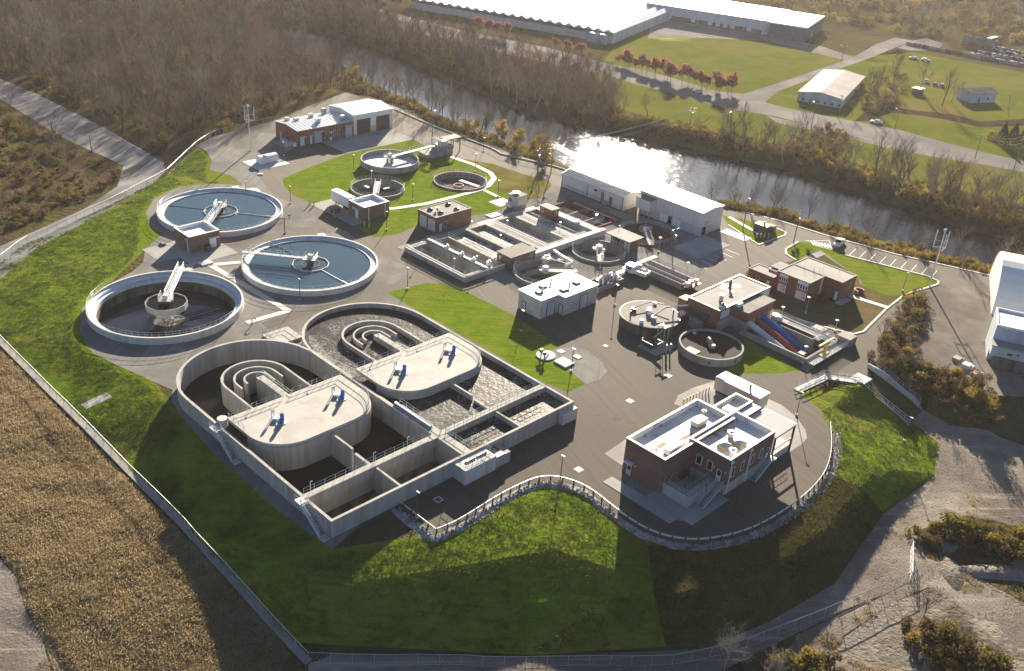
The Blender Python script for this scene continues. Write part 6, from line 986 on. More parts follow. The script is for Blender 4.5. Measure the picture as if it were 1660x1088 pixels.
wires(U[1],U[3],9.4,8.4,[(-1.2,0),(-.4,0),(.4,0),(1.2,0),(0,-1.6),(.6,-2.2)],'bundle of pale power lines crossing the river')
wires(U[10],U[11],10,12,[(0,0),(0,-1.2),(.5,-2.4)],'power lines along the far road at the right edge')
wires(U[1],(219.3,150),9.4,9,[(-.8,0),(.6,0),(0,-1)],'power lines running along the river behind the metal shed',2)
# ------------------------------------------------------------------ guard rail, fences, ramp
def resample(pts,d):
    out=[Vector(pts[0])]; acc=0
    for a,b in zip(pts,pts[1:]):
        a=Vector(a); b=Vector(b); L=(b-a).length; p=d-acc
        while p<=L: out.append(a.lerp(b,p/L)); p+=d
        acc=(acc+L)%d
    out.append(Vector(pts[-1])); return out
def smooth(pts,k=3):
    pts=[Vector(p) for p in pts]
    for _ in range(k):
        n=[pts[0]]
        for a,b in zip(pts,pts[1:]): n+=[a.lerp(b,.25),a.lerp(b,.75)]
        n.append(pts[-1]); pts=n
    return pts
t=thing('guard_rail','galvanised guard rail on dark posts along the front edge of the asphalt yard','guard rail',(106,80,0))
g0=[LN['guard'][0],LN['guard'][1]]; g1=smooth(LN['guard'][1:],3)
P=[Vector(g0[0])]+list(g1)
posts=resample([tuple(p) for p in P],2.0)
MB().wall([tuple(p) for p in P],.10,.48,.80).build('rail','aluminium',t)
pm=None
for p in posts:
    if pm is None: pm=MB().box(-.1,-.1,-.6,.1,.1,.85).build('post','dark_metal',t,local=True); o=pm
    else: o=pm.copy(); C.objects.link(o); o.parent=t
    q=Vector((p.x-106,p.y-80,0)); d=(p-Vector((118,95))).normalized()*.12; o.location=(q.x+d.x,q.y+d.y,0)
# riprap band below the rail
m=MB(); rr=random.Random(2); Q=resample([tuple(p) for p in P],.55)
cen=Vector((112,100))
for i in range(1,len(Q)-1):
    d=(Q[i+1]-Q[i-1]).normalized(); n=Vector((d.y,-d.x)); 
    if n.dot(Vector((rr.random()*.01,-1)))<-5: n=-n
    for k in range(3):
        o=Q[i]+n*(.6+k*.5+rr.uniform(-.15,.15))+d*rr.uniform(-.2,.2)
        z=gz(o.x,o.y); s=rr.uniform(.18,.36)
        vs=[(o.x+s*rr.uniform(.7,1.2)*a,o.y+s*rr.uniform(.7,1.2)*b,z+s*.6*c*rr.uniform(.6,1.2)) for a,b,c in ((1,0,0),(0,1,0),(-1,0,0),(0,-1,0),(0,0,1.2),(0,0,-1))]
        m.add(vs,[(0,1,4),(1,2,4),(2,3,4),(3,0,4),(1,0,5),(2,1,5),(3,2,5),(0,3,5)])
m.build('riprap','stone_riprap',kind='stuff')
def fence(name,label,pts,h=1.8,sp=3.0,mesh_='galvanised',curb=0,rail=.035,pm_='galvanised'):
    Q=resample([tuple(p) for p in pts],sp); t=thing(name,label,'fence',(Q[0].x,Q[0].y,gz(*Q[0])))
    src=None
    for p in Q:
        if src is None: src=MB().tube((0,0,-.3),(0,0,h),.045,5).build('post',pm_,t,local=True); o=src
        else: o=src.copy(); C.objects.link(o); o.parent=t
        o.location=(p.x-Q[0].x,p.y-Q[0].y,gz(*p)-LOC[t.name][2])
    m=MB()
    for a,b in zip(Q,Q[1:]):
        za,zb=gz(*a),gz(*b); m.tube((*a,za+h),(*b,zb+h),rail,4).tube((*a,za+.1),(*b,zb+.1),.02,3)
        n=max(2,int((b-a).length/.5))
        for i in range(n):
            f=i/n; p=a.lerp(b,f); q=a.lerp(b,min(1,f+h/(b-a).length*.5)); zp=za+(zb-za)*f; m.tube((*p,zp+.1),(*q,zp+h),.006,3); m.tube((*q,zp+.1),(*p,zp+h),.006,3)
    m.build('wire_mesh',mesh_,t)
    if curb: MB().wall([tuple(p) for p in Q],curb,[gz(*p)-.4 for p in Q],[gz(*p)+.32 for p in Q]).build('mow_strip','concrete_old',t)
    return t
fence('chain_link_fence','chain link fence on a grey concrete strip between lawn and brown field',[LN['fenceB'][0]]+LN['fenceL'],2.0,3.0,curb=1.1,rail=.06)
fence('chain_link_fence','chain link fence along the upper left lawn edge beside the rutted track',LN['fenceL2'],1.9,3.2,rail=.055)
fence('chain_link_fence','chain link fence along the river bank behind the small tanks',LN['fenceR'],2.0,3.2,curb=.5,rail=.05)
fence('chain_link_fence','chain link fence along the dirt road at the bottom edge',LN['fenceB'],2.0,3.0,curb=0,rail=.06)
gp=LN['fenceB'][-1]; t=thing('field_gate','pale tubular double gate standing open at the end of the dirt road fence','gate',(gp[0],gp[1],gz(*gp)))
z=gz(*gp); d=Vector((.9,.42))
for k in range(2):
    a=Vector(gp)+d*(k*4.2); b=a+d*4; m=MB()
    for zz in (.3,1.0,1.7,2.1): m.tube((*a,z+zz),(*b,z+zz),.06)
    for f in (0,.33,.66,1): q=a.lerp(b,f); m.tube((*q,z+.2),(*q,z+2.1),.06)
    m.tube((*a,z+.3),(*b,z+2.1),.04); m.build('gate_leaf','metal_white',t)
# ramp, retaining wall, stairs
rw=LN['rampwall']; t=thing('retaining_wall','white concrete retaining wall with handrail beside the sunken ramp','wall',(185,66,0))
MB().wall([rw[0],(185,68),(185.2,63.5),rw[1]],.4,[-5,-5,-5.2,-5.4],[1.0,.6,-1.2,-2.8]).build('wall','white_concrete',t); MB().rail([(184.9,71.2,1.0),(185,68,.6),(185.2,63.5,-1.2),(185.4,59.3,-2.8)],sp=1.5).build('handrail','galvanised',t)
t=thing('access_ramp','dark sunken ramp descending between the retaining wall and the grass bank','ramp',(180,64,0))
MB().add([(177.6,70.5,-.2),(184.7,71.8,-.2),(185.2,59.3,-4.2),(177.8,57.6,-4.2),(177.6,70.5,-1.2),(184.7,71.8,-1.2),(185.2,59.3,-5.2),(177.8,57.6,-5.2)],[(0,1,2,3),(7,6,5,4),(0,4,5,1),(1,5,6,2),(2,6,7,3),(3,7,4,0)]).build('ramp_surface','asphalt',t,fix=True)
MB().wall([(177.2,70.4),(177.4,64),(177.5,57.4)],.35,[-2,-4,-5.4],[.35,-1.7,-3.75]).build('side_wall','concrete',t); MB().rail([(177.2,70.4,.3),(177.4,64,-1.75),(177.5,57.4,-3.8)],sp=1.5,r=.06).build('handrail','aluminium',t)
t=thing('footbridge','pale railed walkway at the head of the ramp','walkway',(170,75,0)); sp_=LN['stairpath']
MB().wall(sp_,1.6,-.3,.18).build('deck','white_concrete',t)
for o in (-.75,.75):
    Q=[(p[0]+o*.15,p[1]+o,.18) for p in sp_]; MB().rail(Q,sp=1.6,r=.07).build('handrail','metal_white',t)
MB().box(177.3,68.3,-.5,180.6,71.5,.25).build('landing','white_concrete',t)
# ------------------------------------------------------------------ white warehouse at the right edge
t=thing('white_warehouse','pale stepped metal warehouse with rounded white vault roof at the right edge','building',(210.0,56.6,0),R(23))
# local x = depth away, local y negative = along the front to the right
MB().box(.0,-34,-5.5,9.6,0,8.0).build('upper_wall','siding_blue',t,local=True); MB().box(.3,-33.7,8.0,9.3,-.3,8.02).build('roof','roof_dirty',t,local=True)
MB().box(0,-34,8.0,.3,0,8.5).box(9.3,-34,8,9.6,0,8.5).box(.3,-.3,8,9.3,0,8.5).build('parapet','metal_white',t,local=True)
MB().box(-3.2,-34,2.6,0,.0,4.9).build('lower_tier','siding_blue',t,local=True); MB().box(-3.5,-34.2,4.9,0,.2,5.1).build('tier_roof','roof_gravel',t,local=True)
MB().box(-3.6,-34,-5.4,0,-1,2.6).build('base_wall','concrete_dark',t,local=True); MB().box(-3.4,-12,2.2,-3.15,-10.5,2.9).box(-3.25,-4.2,3.4,-3.2,-3.2,3.9).box(-3.25,-5.5,3.7,-3.2,-5.0,4.0).build('window','dark_metal',t,local=True)
MB().box(-3.75,-16,-5,-3.6,-9,1).build('loading_door','dark_siding',t,local=True); MB().box(-3.9,-9.6,0.6,-3.6,-8.8,1.4).build('lamp_box','metal_white',t,local=True)
v=[];n=16
for y in (-1.4,-50):
    for i in range(n+1): a=math.pi*i/n; v.append((38-13*math.cos(a),y,max(-1,10.5*math.sin(a))))
MB().add(v,[(i,i+1,n+2+i,n+1+i) for i in range(n)]+[tuple(range(n+1)),tuple(range(2*n+1,n,-1))]).build('vault_roof','metal_white',t,local=True,fix=True,smooth=False)
for k in range(8): MB().box(9.61,-1.0-4*k,2.2,9.7,-3-4*k,4).build('vault_window','glass',t,local=True)
for i,(x,y,l) in enumerate(((202.5,57.8,'wrecked white crate against the warehouse left corner'),(204.0,60.5,'grey broken pallet by the warehouse wall on the old pavement'),(201,55.2,'tan rubble pile at the warehouse front corner'))): tag(MB().box(x-.9,y-.8,gz(x,y)-.2,x+.9,y+.8,gz(x,y)+.9-.2*i).box(x-.5,y-1.2,gz(x,y)-.1,x+1.3,y-.7,gz(x,y)+.5).build('scrap_pile',('metal_white','concrete_old','siding_tan')[i]),l,'scrap')
# ------------------------------------------------------------------ buildings across the river
def obox(t,org,u,L,Wd,z0,z1,name,m,a0=0,b0=0):
    """box in a frame at org with x axis along angle u"""
    c,s=math.cos(R(u)),math.sin(R(u)); f=lambda a,b:(org[0]+a*c-b*s,org[1]+a*s+b*c)
    return MB().prism([f(a0,b0),f(a0+L,b0),f(a0+L,b0+Wd),f(a0,b0+Wd)],z0,z1).build(name,m,t)
zf=-3
g=PTS['green']; A=Vector(g[1]); u=math.degrees(math.atan2(g[0][1]-g[1][1],g[0][0]-g[1][0])); 
t=thing('factory_hall','huge low factory hall with dazzling saw tooth ribbed roof across the river','building',(*A,zf))
obox(t,A,u,118,-105,zf-1,zf+5,'wall','siding'); obox(t,A,u,118.4,-.4,zf+3.6,zf+5.2,'fascia','dark_siding',-.2,.3)
c,s=math.cos(R(u)),math.sin(R(u)); f=lambda a,b,z:(A.x+a*c-b*s,A.y+a*s+b*c,z)
for i in range(22):
    a=i*118/22; w_=118/22
    MB().add([f(a,.2,zf+5),f(a+w_,.2,zf+5),f(a+w_*.5,.2,zf+6.5),f(a,-105,zf+5),f(a+w_,-105,zf+5),f(a+w_*.5,-105,zf+6.5)],[(0,1,2),(5,4,3),(0,2,5,3),(2,1,4,5)]).build('roof_ridge','metal_roof',t,fix=True)
obox(t,A,u,10,4,zf-1,zf+4.5,'side_bay','siding_blue',2,.2)
w_=PTS['ware']; A=Vector(w_[0]); u=math.degrees(math.atan2(w_[1][1]-w_[0][1],w_[1][0]-w_[0][0])); L=(Vector(w_[1])-A).length; u2=math.degrees(math.atan2(w_[2][1]-w_[1][1],w_[2][0]-w_[1][0])); L2=(Vector(w_[2])-Vector(w_[1])).length
t=thing('distribution_warehouse','long white warehouse with loading doors and a navy right end, beyond the far field','building',(*A,zf))
obox(t,A,u,L,45,zf-1,zf+7,'wall','siding'); obox(t,A,u,L+.4,45.4,zf+7,zf+7.6,'roof','metal_white',-.2,-.2); obox(t,A,u,L-4,.6,zf-1,zf+2.4,'base_band','brick',0,-.15)
obox(t,Vector(w_[1]),u,20,44,zf-1,zf+7,'dark_end','dark_siding',.05,-2); obox(t,Vector(w_[1]),u,20.4,44.6,zf+7,zf+7.7,'end_roof','metal_white',.02,-2.2)
for i,k in enumerate((.17,.38,.52,.58,.64,.70,.83)): obox(t,A,u,2.6 if i else 3.6,.3,zf+.6,zf+4.4,'dock_door','door_white',k*L,-.35)
for k in (.45,.78): obox(t,A,u,1.2,.3,zf+.2,zf+2.6,'door','dark_metal',k*L,-.3)
w_=PTS['shed_long']; A=Vector(w_[0]); u=math.degrees(math.atan2(w_[1][1]-w_[0][1],w_[1][0]-w_[0][0])); L=(Vector(w_[1])-A).length
t=thing('long_shed','long low gabled warehouse with pale front by the road junction','building',(*A,zf)); LL=(Vector(w_[2])-Vector(w_[1])).length
obox(t,A,u,L,LL,zf-1,zf+3.6,'wall','siding_blue'); c,s=math.cos(R(u)),math.sin(R(u)); f=lambda a,b,z:(A.x+a*c-b*s,A.y+a*s+b*c,z)
for k,(a0,a1,z0,z1,m_) in enumerate(((-.4,L/2,3.6,5.0,'roof_white'),(L/2,L+.4,5.0,3.6,'metal_roof'))): MB().add([f(a0,-.4,zf+z0),f(a1,-.4,zf+z1),f(a1,LL+.4,zf+z1),f(a0,LL+.4,zf+z0),f(a0,-.4,zf+z0+.2),f(a1,-.4,zf+z1+.2),f(a1,LL+.4,zf+z1+.2),f(a0,LL+.4,zf+z0+.2)],[(0,1,2,3),(7,6,5,4),(0,4,5,1),(1,5,6,2),(2,6,7,3),(3,7,4,0)]).build('roof','roof_gravel' if k==0 else 'roof_brown',t,fix=True)
MB().add([f(0,-.02,zf+3.6),f(L,-.02,zf+3.6),f(L/2,-.02,zf+5.0)],[(0,1,2)]).build('gable','siding_blue',t)
for k in range(6): obox(t,A,u,1.0,.15,zf+.5,zf+1.6,'window','dark_metal',2+k*3,-.1)
def cottage(name,label,x,y,u,L,W,h,rise,wm,rm):
    z=gz(x,y); t=thing(name,label,'building',(x,y,z)); A=Vector((x,y)); obox(t,A,u,L,W,z-1,z+h,'wall',wm); c,s=math.cos(R(u)),math.sin(R(u)); f=lambda a,b,zz:(x+a*c-b*s,y+a*s+b*c,zz)
    for b0,b1,z0,z1 in ((-.4,W/2,h,h+rise),(W/2,W+.4,h+rise,h)): MB().add([f(-.4,b0,z+z0),f(L+.4,b0,z+z0),f(L+.4,b1,z+z1),f(-.4,b1,z+z1),f(-.4,b0,z+z0+.2),f(L+.4,b0,z+z0+.2),f(L+.4,b1,z+z1+.2),f(-.4,b1,z+z1+.2)],[(0,1,2,3),(7,6,5,4),(0,4,5,1),(1,5,6,2),(2,6,7,3),(3,7,4,0)]).build('roof',rm,t,fix=True)
    for q in (0,L): MB().add([f(q,0,z+h),f(q,W,z+h),f(q,W/2,z+h+rise),f(q+.05,0,z+h),f(q+.05,W,z+h),f(q+.05,W/2,z+h+rise)],[(0,1,2),(5,4,3),(0,3,4,1),(1,4,5,2),(2,5,3,0)]).build('gable',wm,t)
    obox(t,A,u,1.0,.1,z+.2,z+2.1,'door','dark_metal',L*.3,-.06); obox(t,A,u,1.2,.1,z+1.0,z+2,'window','glass',L*.65,-.06); return t
h=PTS['house']; cottage('small_house','small pale blue gabled house on the far lawn',h[0][0],h[0][1],math.degrees(math.atan2(h[1][1]-h[0][1],h[1][0]-h[0][0]))+78,15,8.2,3.8,1.5,'siding_blue','roof_brown')
tag(MB().box(h[0][0]+15,h[0][1]+1,-3.2,h[0][0]+19,h[0][1]+6,-1).build('tarpaulin','blue_paint'),'blue tarpaulin heap behind the small pale house','tarpaulin')
j=PTS['junk']; cottage('yard_office','low red brick gabled office at the junkyard entrance',j[1][0]-6,j[1][1]-2,-70,16,9,3.2,1.8,'brick_red','roof_brown')
t=thing('parked_bus','pale bus parked behind the junkyard cars','bus',(603,214,-3)); MB().box(597,213,-2.4,608,215.6,.3).build('body','metal_white',t); MB().box(597.5,212.9,-1.2,607.5,212.98,-.3).build('window','glass',t); MB().box(598,213.2,-3,599,215.4,-2.4).box(606,213.2,-3,607,215.4,-2.4).build('wheel','tyre',t)
t=thing('tin_shed','tiny flat roofed shed behind the long warehouse','shed',(440,184,-3)); MB().box(441,181,-3.5,445,184.5,-.6).build('wall','concrete_dark',t); MB().box(440.6,180.6,-.6,445.4,184.9,-.4).build('roof','roof_white',t)
cs=PTS['cars_far']; CL=[('white car parked in the far riverside car park','car_white'),('silver car left one of two at the junkyard entrance','car_silver'),('white car right one of two at the junkyard entrance','car_white'),('white car on the far lawn between two bare trees, left one','car_white'),('dark car on the far lawn between two bare trees, middle one','car_dark'),('silver car on the far lawn between two bare trees, right one','car_silver'),('white car stopped at the creek bank beside the far road','car_white')]
for (x,y),(l,m_) in zip(cs,CL): car('parked_car',l,x,y,R(rnd.choice((20,100,110,290))),m_)
jr=random.Random(11); cols=('car_white','car_silver','car_dark','car_red','car_blue','car_silver','car_white')
JC=[]
for r_ in range(4):
    for k in range(11):
        x=556+r_*11+jr.uniform(-1.5,1.5); y=206-k*2.9+jr.uniform(-.6,.6)+r_*.8; JC.append((x,y))
proto={}
for x,y in JC:
    m_=jr.choice(cols)
    if m_ not in proto: proto[m_]=car('junkyard_car','old car in the crowded junkyard at the upper right corner',x,y,R(jr.uniform(0,50)),m_,group='cars crowded in the junkyard')
    else: copy_tree(proto[m_],(x,y,gz(x,y)),R(jr.uniform(-20,50)))
JP=[tuple(q) for q in ((545,238),(548,222),(549,203),(553,185),(558,165),(566,140))]
t=thing('junkyard_fence','grey board fence in front of the junkyard cars','fence',(*JP[0],gz(*JP[0])))
for a,b in zip(JP,JP[1:]):
    for i in range(4):
        p=Vector(a).lerp(Vector(b),i/4); q=Vector(a).lerp(Vector(b),(i+.97)/4); MB().wall([tuple(p),tuple(q)],.15,gz(*p)-.5,gz(*p)+1.7).build('board_panel','concrete_dark' if (i%3) else 'concrete_old',t)
# ------------------------------------------------------------------ vegetation
def tree_mesh(name,seed,h,spread=.5,levels=4,barks='bark',trunk=.16,nb=(5,5,4),leaf=None,nleaf=0,leafsize=.5,clear=.3,up=.55,twigr=.018,leafout=1.0,lean=0):
    r=random.Random(seed); v=[];f=[];mi=[];tips=[]
    def seg(p,q,r0,r1,n):
        d=(q-p); 
        if d.length<1e-4: return
        a=d.orthogonal().normalized(); b=d.normalized().cross(a); k=len(v)
        for c,rr in ((p,r0),(q,r1)):
            for i in range(n): t=2*math.pi*i/n; v.append(tuple(c+a*(rr*math.cos(t))+b*(rr*math.sin(t))))
        for i in range(n): f.append((k+i,k+(i+1)%n,k+n+(i+1)%n,k+n+i)); mi.append(0)
    def grow(p,d,L,rad,lv):
        n=3 if lv>1 else (4 if lv==1 else 6); st=4 if lv==0 else (3 if lv<3 else 2); pts=[p]
        for i in range(st):
            d=(d+Vector((r.gauss(0,.12),r.gauss(0,.12),.10 if lv else .05))).normalized(); q=p+d*(L/st)
            r1=max(twigr*.6,rad*(1-.55/st)); seg(p,q,rad,r1,n); p=q; rad=r1; pts.append(q)
        if lv>=2: tips.append(p)
        if lv>=levels-1: return
        k=nb[min(lv,len(nb)-1)]
        for i in range(k):
            t=(clear+(1-clear)*(i+r.random()*.6)/k) if lv==0 else (.3+.7*(i+r.random())/k)
            j=min(st-1,int(t*st)); b=pts[j].lerp(pts[j+1],min(1,t*st-j)); ang=r.random()*6.283+i*2.4
            side=Vector((math.cos(ang),math.sin(ang),0)); dd=(d*up+side*spread*(1.25 if lv==0 else 1)+Vector((0,0,.25))).normalized()
            grow(b,dd,L*r.uniform(.42,.66)*(1 if lv else 1.0-.35*t),max(twigr,rad*(.55 if lv else .6)),lv+1)
    grow(Vector((0,0,-.3)),Vector((lean,0,1)).normalized(),h*.72,h*trunk*.1,0)
    me=bpy.data.meshes.new(name)
    if leaf:
        for i in range(nleaf):
            p=r.choice(tips)+Vector((r.gauss(0,.35),r.gauss(0,.35),r.gauss(0,.3)))*leafout; s=leafsize*r.uniform(.5,1.2); a=Vector((r.gauss(0,1),r.gauss(0,1),r.gauss(0,.6))).normalized(); b=a.orthogonal().normalized(); c=a.cross(b); k=len(v)
            v+= [tuple(p+b*s),tuple(p+c*s*.6),tuple(p-b*s),tuple(p-c*s*.6)]; f.append((k,k+1,k+2,k+3)); mi.append(1)
    me.from_pydata(v,[],f); me.materials.append(M[barks])
    if leaf: me.materials.append(M[leaf]); 
    me.polygons.foreach_set('material_index',mi); me.update(); return me
def bush_mesh(name,seed,h,w,leaf,n=420,size=.22,stems=9,barks='bark'):
    r=random.Random(seed); v=[];f=[];mi=[]
    cl=[(Vector((r.gauss(0,.4)*w,r.gauss(0,.4)*w,h*r.uniform(.3,.85))),r.uniform(.25,.5)*w) for _ in range(9)]
    for i in range(stems):
        c,_=r.choice(cl); c=c*1.0+Vector((0,0,h*.15)); k=len(v); a=Vector((.05,0,0)); b=Vector((0,.05,0)); p=Vector((r.gauss(0,.12)*w,r.gauss(0,.12)*w,-.2))
        v+= [tuple(p+a),tuple(p+b),tuple(p-a),tuple(c)]; f+=[(k,k+1,k+3),(k+1,k+2,k+3),(k+2,k,k+3)]; mi+=[0,0,0]
    for i in range(n):
        c,rr=r.choice(cl); d=Vector((r.gauss(0,1),r.gauss(0,1),r.gauss(0,.8))).normalized(); p=c+d*rr*r.uniform(.5,1.15); p.z=max(.05,p.z*.95); s=size*r.uniform(.5,1.3); a=Vector((r.gauss(0,1),r.gauss(0,1),r.gauss(0,.7))).normalized(); b=a.orthogonal().normalized(); c2=a.cross(b); k=len(v)
        v+=[tuple(p+b*s),tuple(p+c2*s*.5),tuple(p-b*s),tuple(p-c2*s*.5)]; f.append((k,k+1,k+2,k+3)); mi.append(1)
    me=bpy.data.meshes.new(name); me.from_pydata(v,[],f); me.materials.append(M[barks]); me.materials.append(M[leaf]); me.polygons.foreach_set('material_index',mi); me.update(); return me
bare=[tree_mesh('bare_tree',s,h,sp,4,b,nb=nb) for s,h,sp,b,nb in ((1,13,.6,'bark',(9,6,5)),(2,15,.5,'bark_pale',(10,6,4)),(3,11,.7,'bark',(8,6,5)),(4,14,.55,'bark_dark',(9,6,5)),(5,12,.65,'bark_pink',(9,6,5)))]
goldt=[tree_mesh('gold_tree',20+i,9,.6,4,'bark_dark',nb=(7,5,4),leaf=l,nleaf=900,leafsize=.32) for i,l in enumerate(('leaf_gold','leaf_brown'))]
redt=[tree_mesh('red_tree',30+i,7,.6,4,'bark_dark',nb=(7,5,4),leaf='leaf_rust',nleaf=1500,leafsize=.35,clear=.25) for i in range(2)]
bushes=[bush_mesh('shrub',40+i,hh,ww,l,n,.26) for i,(hh,ww,l,n) in enumerate(((2.6,2.0,'leaf_gold',420),(3.2,2.4,'leaf_olive',480),(2.4,2.2,'leaf_brown',420),(3.0,2.6,'leaf_gold',500)))]
def plant(me,name,label,cat,x,y,sc=1,group=None,rz=None):
    o=bpy.data.objects.new(name,me); C.objects.link(o); o.location=(x,y,gz(x,y)-.1); o.rotation_euler=(0,0,rnd.random()*6.28 if rz is None else rz); o.scale=(sc*rnd.uniform(.9,1.1),)*2+(sc,); return tag(o,label,cat,group)
def scatter_stuff(name,pts,sources,label=None,smin=.8,smax=1.2):
    """one object: geometry nodes put the source meshes on its points"""
    me=bpy.data.meshes.new(name); me.from_pydata(pts,[],[]); o=bpy.data.objects.new(name,me); C.objects.link(o); o['kind']='stuff'
    ng=bpy.data.node_groups.new(name,'GeometryNodeTree'); ng.interface.new_socket('Geometry',in_out='INPUT',socket_type='NodeSocketGeometry'); ng.interface.new_socket('Geometry',in_out='OUTPUT',socket_type='NodeSocketGeometry')
    N=ng.nodes; L=ng.links; i=N.new('NodeGroupInput'); u=N.new('NodeGroupOutput'); iop=N.new('GeometryNodeInstanceOnPoints'); jg=N.new('GeometryNodeJoinGeometry')
    for s in reversed(sources):
        oi=N.new('GeometryNodeObjectInfo'); oi.inputs['Object'].default_value=s; oi.inputs['As Instance'].default_value=True; L.new(oi.outputs['Geometry'],jg.inputs[0])
    L.new(i.outputs[0],iop.inputs['Points']); L.new(jg.outputs[0],iop.inputs['Instance']); iop.inputs['Pick Instance'].default_value=True
    ri=N.new('FunctionNodeRandomValue'); ri.data_type='INT'; ri.inputs['Min'].default_value=0; ri.inputs['Max'].default_value=len(sources)-1; ri.inputs['Seed'].default_value=3; L.new([x for x in ri.outputs if x.type=='INT'][0],iop.inputs['Instance Index'])
    rv=N.new('FunctionNodeRandomValue'); rv.data_type='FLOAT_VECTOR'; rv.inputs['Max'].default_value=(.12,.12,6.28); L.new(rv.outputs[0],iop.inputs['Rotation'])
    rs=N.new('FunctionNodeRandomValue'); rs.data_type='FLOAT'; rs.inputs['Seed'].default_value=8
    for s_ in rs.inputs:
        if s_.type=='VALUE' and s_.name=='Min': s_.default_value=smin
        if s_.type=='VALUE' and s_.name=='Max': s_.default_value=smax
    L.new([x for x in rs.outputs if x.type=='VALUE'][0],iop.inputs['Scale']); L.new(iop.outputs[0],u.inputs[0])
    md=o.modifiers.new('scatter','NODES'); md.node_group=ng
    if label: o['label']=label
    return o
vr=random.Random(21); BRUSH=[]
TONE={'bark':'grey brown','bark_pale':'pale barked','bark_dark':'dark barked','bark_pink':'reddish brown','leaf_gold':'golden','leaf_olive':'olive','leaf_brown':'brown'}
def grove(pts,n,meshes,name,rest,cat,lo,hi,group,mass=True):
    """the n points nearest the camera become single plants, the others join the brush mass"""
    pts=sorted(pts,key=lambda p:p[0]**2+p[1]**2)
    for x,y in pts[:n]:
        m=vr.choice(meshes); s_=vr.uniform(lo,hi); k=(s_-lo)/(hi-lo); t_=TONE.get(m.materials[-1].name,'')
        plant(m,name,('low' if k<.33 else 'tall' if k>.67 else 'middling')+' '+t_+' '+rest,cat,x,y,s_,group)
    if mass: BRUSH.extend(pts[n:])
    return pts[n:]
def area_pts(poly,n,dmin=0,seed=1):
    r=random.Random(seed); x0=min(p[0] for p in poly);x1=max(p[0] for p in poly);y0=min(p[1] for p in poly);y1=max(p[1] for p in poly); out=[];cell={}
    for _ in range(n*40):
        if len(out)>=n: break
        x,y=r.uniform(x0,x1),r.uniform(y0,y1)
        if not inpoly(x,y,poly): continue
        if dmin:
            k=(int(x//dmin),int(y//dmin)); 
            if any((q[0]-x)**2+(q[1]-y)**2<dmin*dmin for i in (-1,0,1) for j in (-1,0,1) for q in cell.get((k[0]+i,k[1]+j),())): continue
            cell.setdefault(k,[]).append((x,y))
        out.append((x,y))
    return out
def parea(p): return abs(sum(p[i][0]*p[(i+1)%len(p)][1]-p[(i+1)%len(p)][0]*p[i][1] for i in range(len(p))))/2
def zpts(P,dz=-.1): return [(x,y,gz(x,y)+dz) for x,y in P]
# big wood at upper left: the nearest trees singly, the rest as one mass
F=LN['z_forest']; fp=area_pts(F,1900,3.6,5); fp.sort(key=lambda p:p[0]**2+p[1]**2)
first=[]
grove(fp,130,[bare[i] for i in (0,0,1,2,3,3,4)],'bare_tree','leafless tree in the wood beyond the left dirt road','tree',.7,1.1,'leafless trees of the upper left wood',False)
src=[bpy.data.objects.new('bare_tree',m) for m in bare+[bare[0],bare[3],bare[2]]]
bsrc=[bpy.data.objects.new('shrub',m) for m in bushes]
scatter_stuff('wood',zpts(fp[130:]),src,'distant mass of leafless trees filling the upper left',.65,1.15)
scatter_stuff('undergrowth',zpts(area_pts(F,1500,2.0,6)),[bsrc[1],bsrc[2],bsrc[2],bsrc[0]],'brown and olive brush below the leafless wood',.5,1.1)
F2=LN['z_forest2']; fp=area_pts(F2,330,4.0,8); fp.sort(key=lambda p:p[0]**2+p[1]**2)
grove(fp,55,[bare[i] for i in (0,3,4,4,1)],'bare_tree','leafless tree on the far bank before the riverside car park','tree',.75,1.15,'leafless trees of the far river bank wood',False)
scatter_stuff('wood',zpts(fp[55:]),[src[4],src[0],src[3]],'mass of pinkish leafless trees beyond the river bend',.7,1.1)
scatter_stuff('undergrowth',zpts(area_pts(F2,420,2.2,9)),[bsrc[2],bsrc[1],bsrc[2]],'brown brush along the far river bank',.6,1.2)
scatter_stuff('undergrowth',zpts(area_pts(LN['z_left'],150,2,10)),[bsrc[2],bsrc[2],bsrc[1]],'dark brush below the left dirt road',.5,1.1)
for x,y in area_pts(LN['z_left'],16,4,11): plant(bare[vr.choice((0,2,3))],'bare_tree','thin leafless tree in the brush below the left dirt road','tree',x,y,vr.uniform(.45,.8),'thin trees below the left dirt road')
# far bank strip on the right
B=LN['z_bankR']
grove(area_pts(B,95,3.5,12),75,bare[:4],'bare_tree','leafless tree along the right hand far river bank','tree',.65,1.25,'slender trees of the right hand far bank')
grove(area_pts(B,260,2.2,13),55,[bushes[i] for i in (0,1,1,2,2,3)],'shrub','autumn shrub in the thicket on the right hand far bank','shrub',.7,1.4,'shrubs on the right hand far bank')
grove(area_pts(LN['z_bankN'],130,1.5,14),50,[bushes[i] for i in (0,0,1,3)],'shrub','autumn shrub between the river fence and the upstream water','shrub',.55,1.1,'autumn shrubs along the river fence')
grove(area_pts(LN['z_bankN'],44,3.5,15),44,[bare[0],bare[1],goldt[0],bare[3]],'bank_tree','slim tree in the golden shrubs behind the river fence','tree',.6,1.05,'slim trees behind the river fence',False)
grove(area_pts(LN['z_bankN2'],170,1.1,16),70,[bushes[i] for i in (0,0,1,3)],'shrub','autumn shrub on the river edge of the car park road','shrub',.45,.9,'autumn shrubs along the plant river road')
for i,(x,y) in enumerate(area_pts(LN['z_bankN2'],20,5,17)): plant(vr.choice((bare[0],bare[3],bare[2])),'bank_tree','bare tree on the water edge beside the car park road','tree',x,y,vr.uniform(.45,.9),'bare trees on the water edge by the car park road')
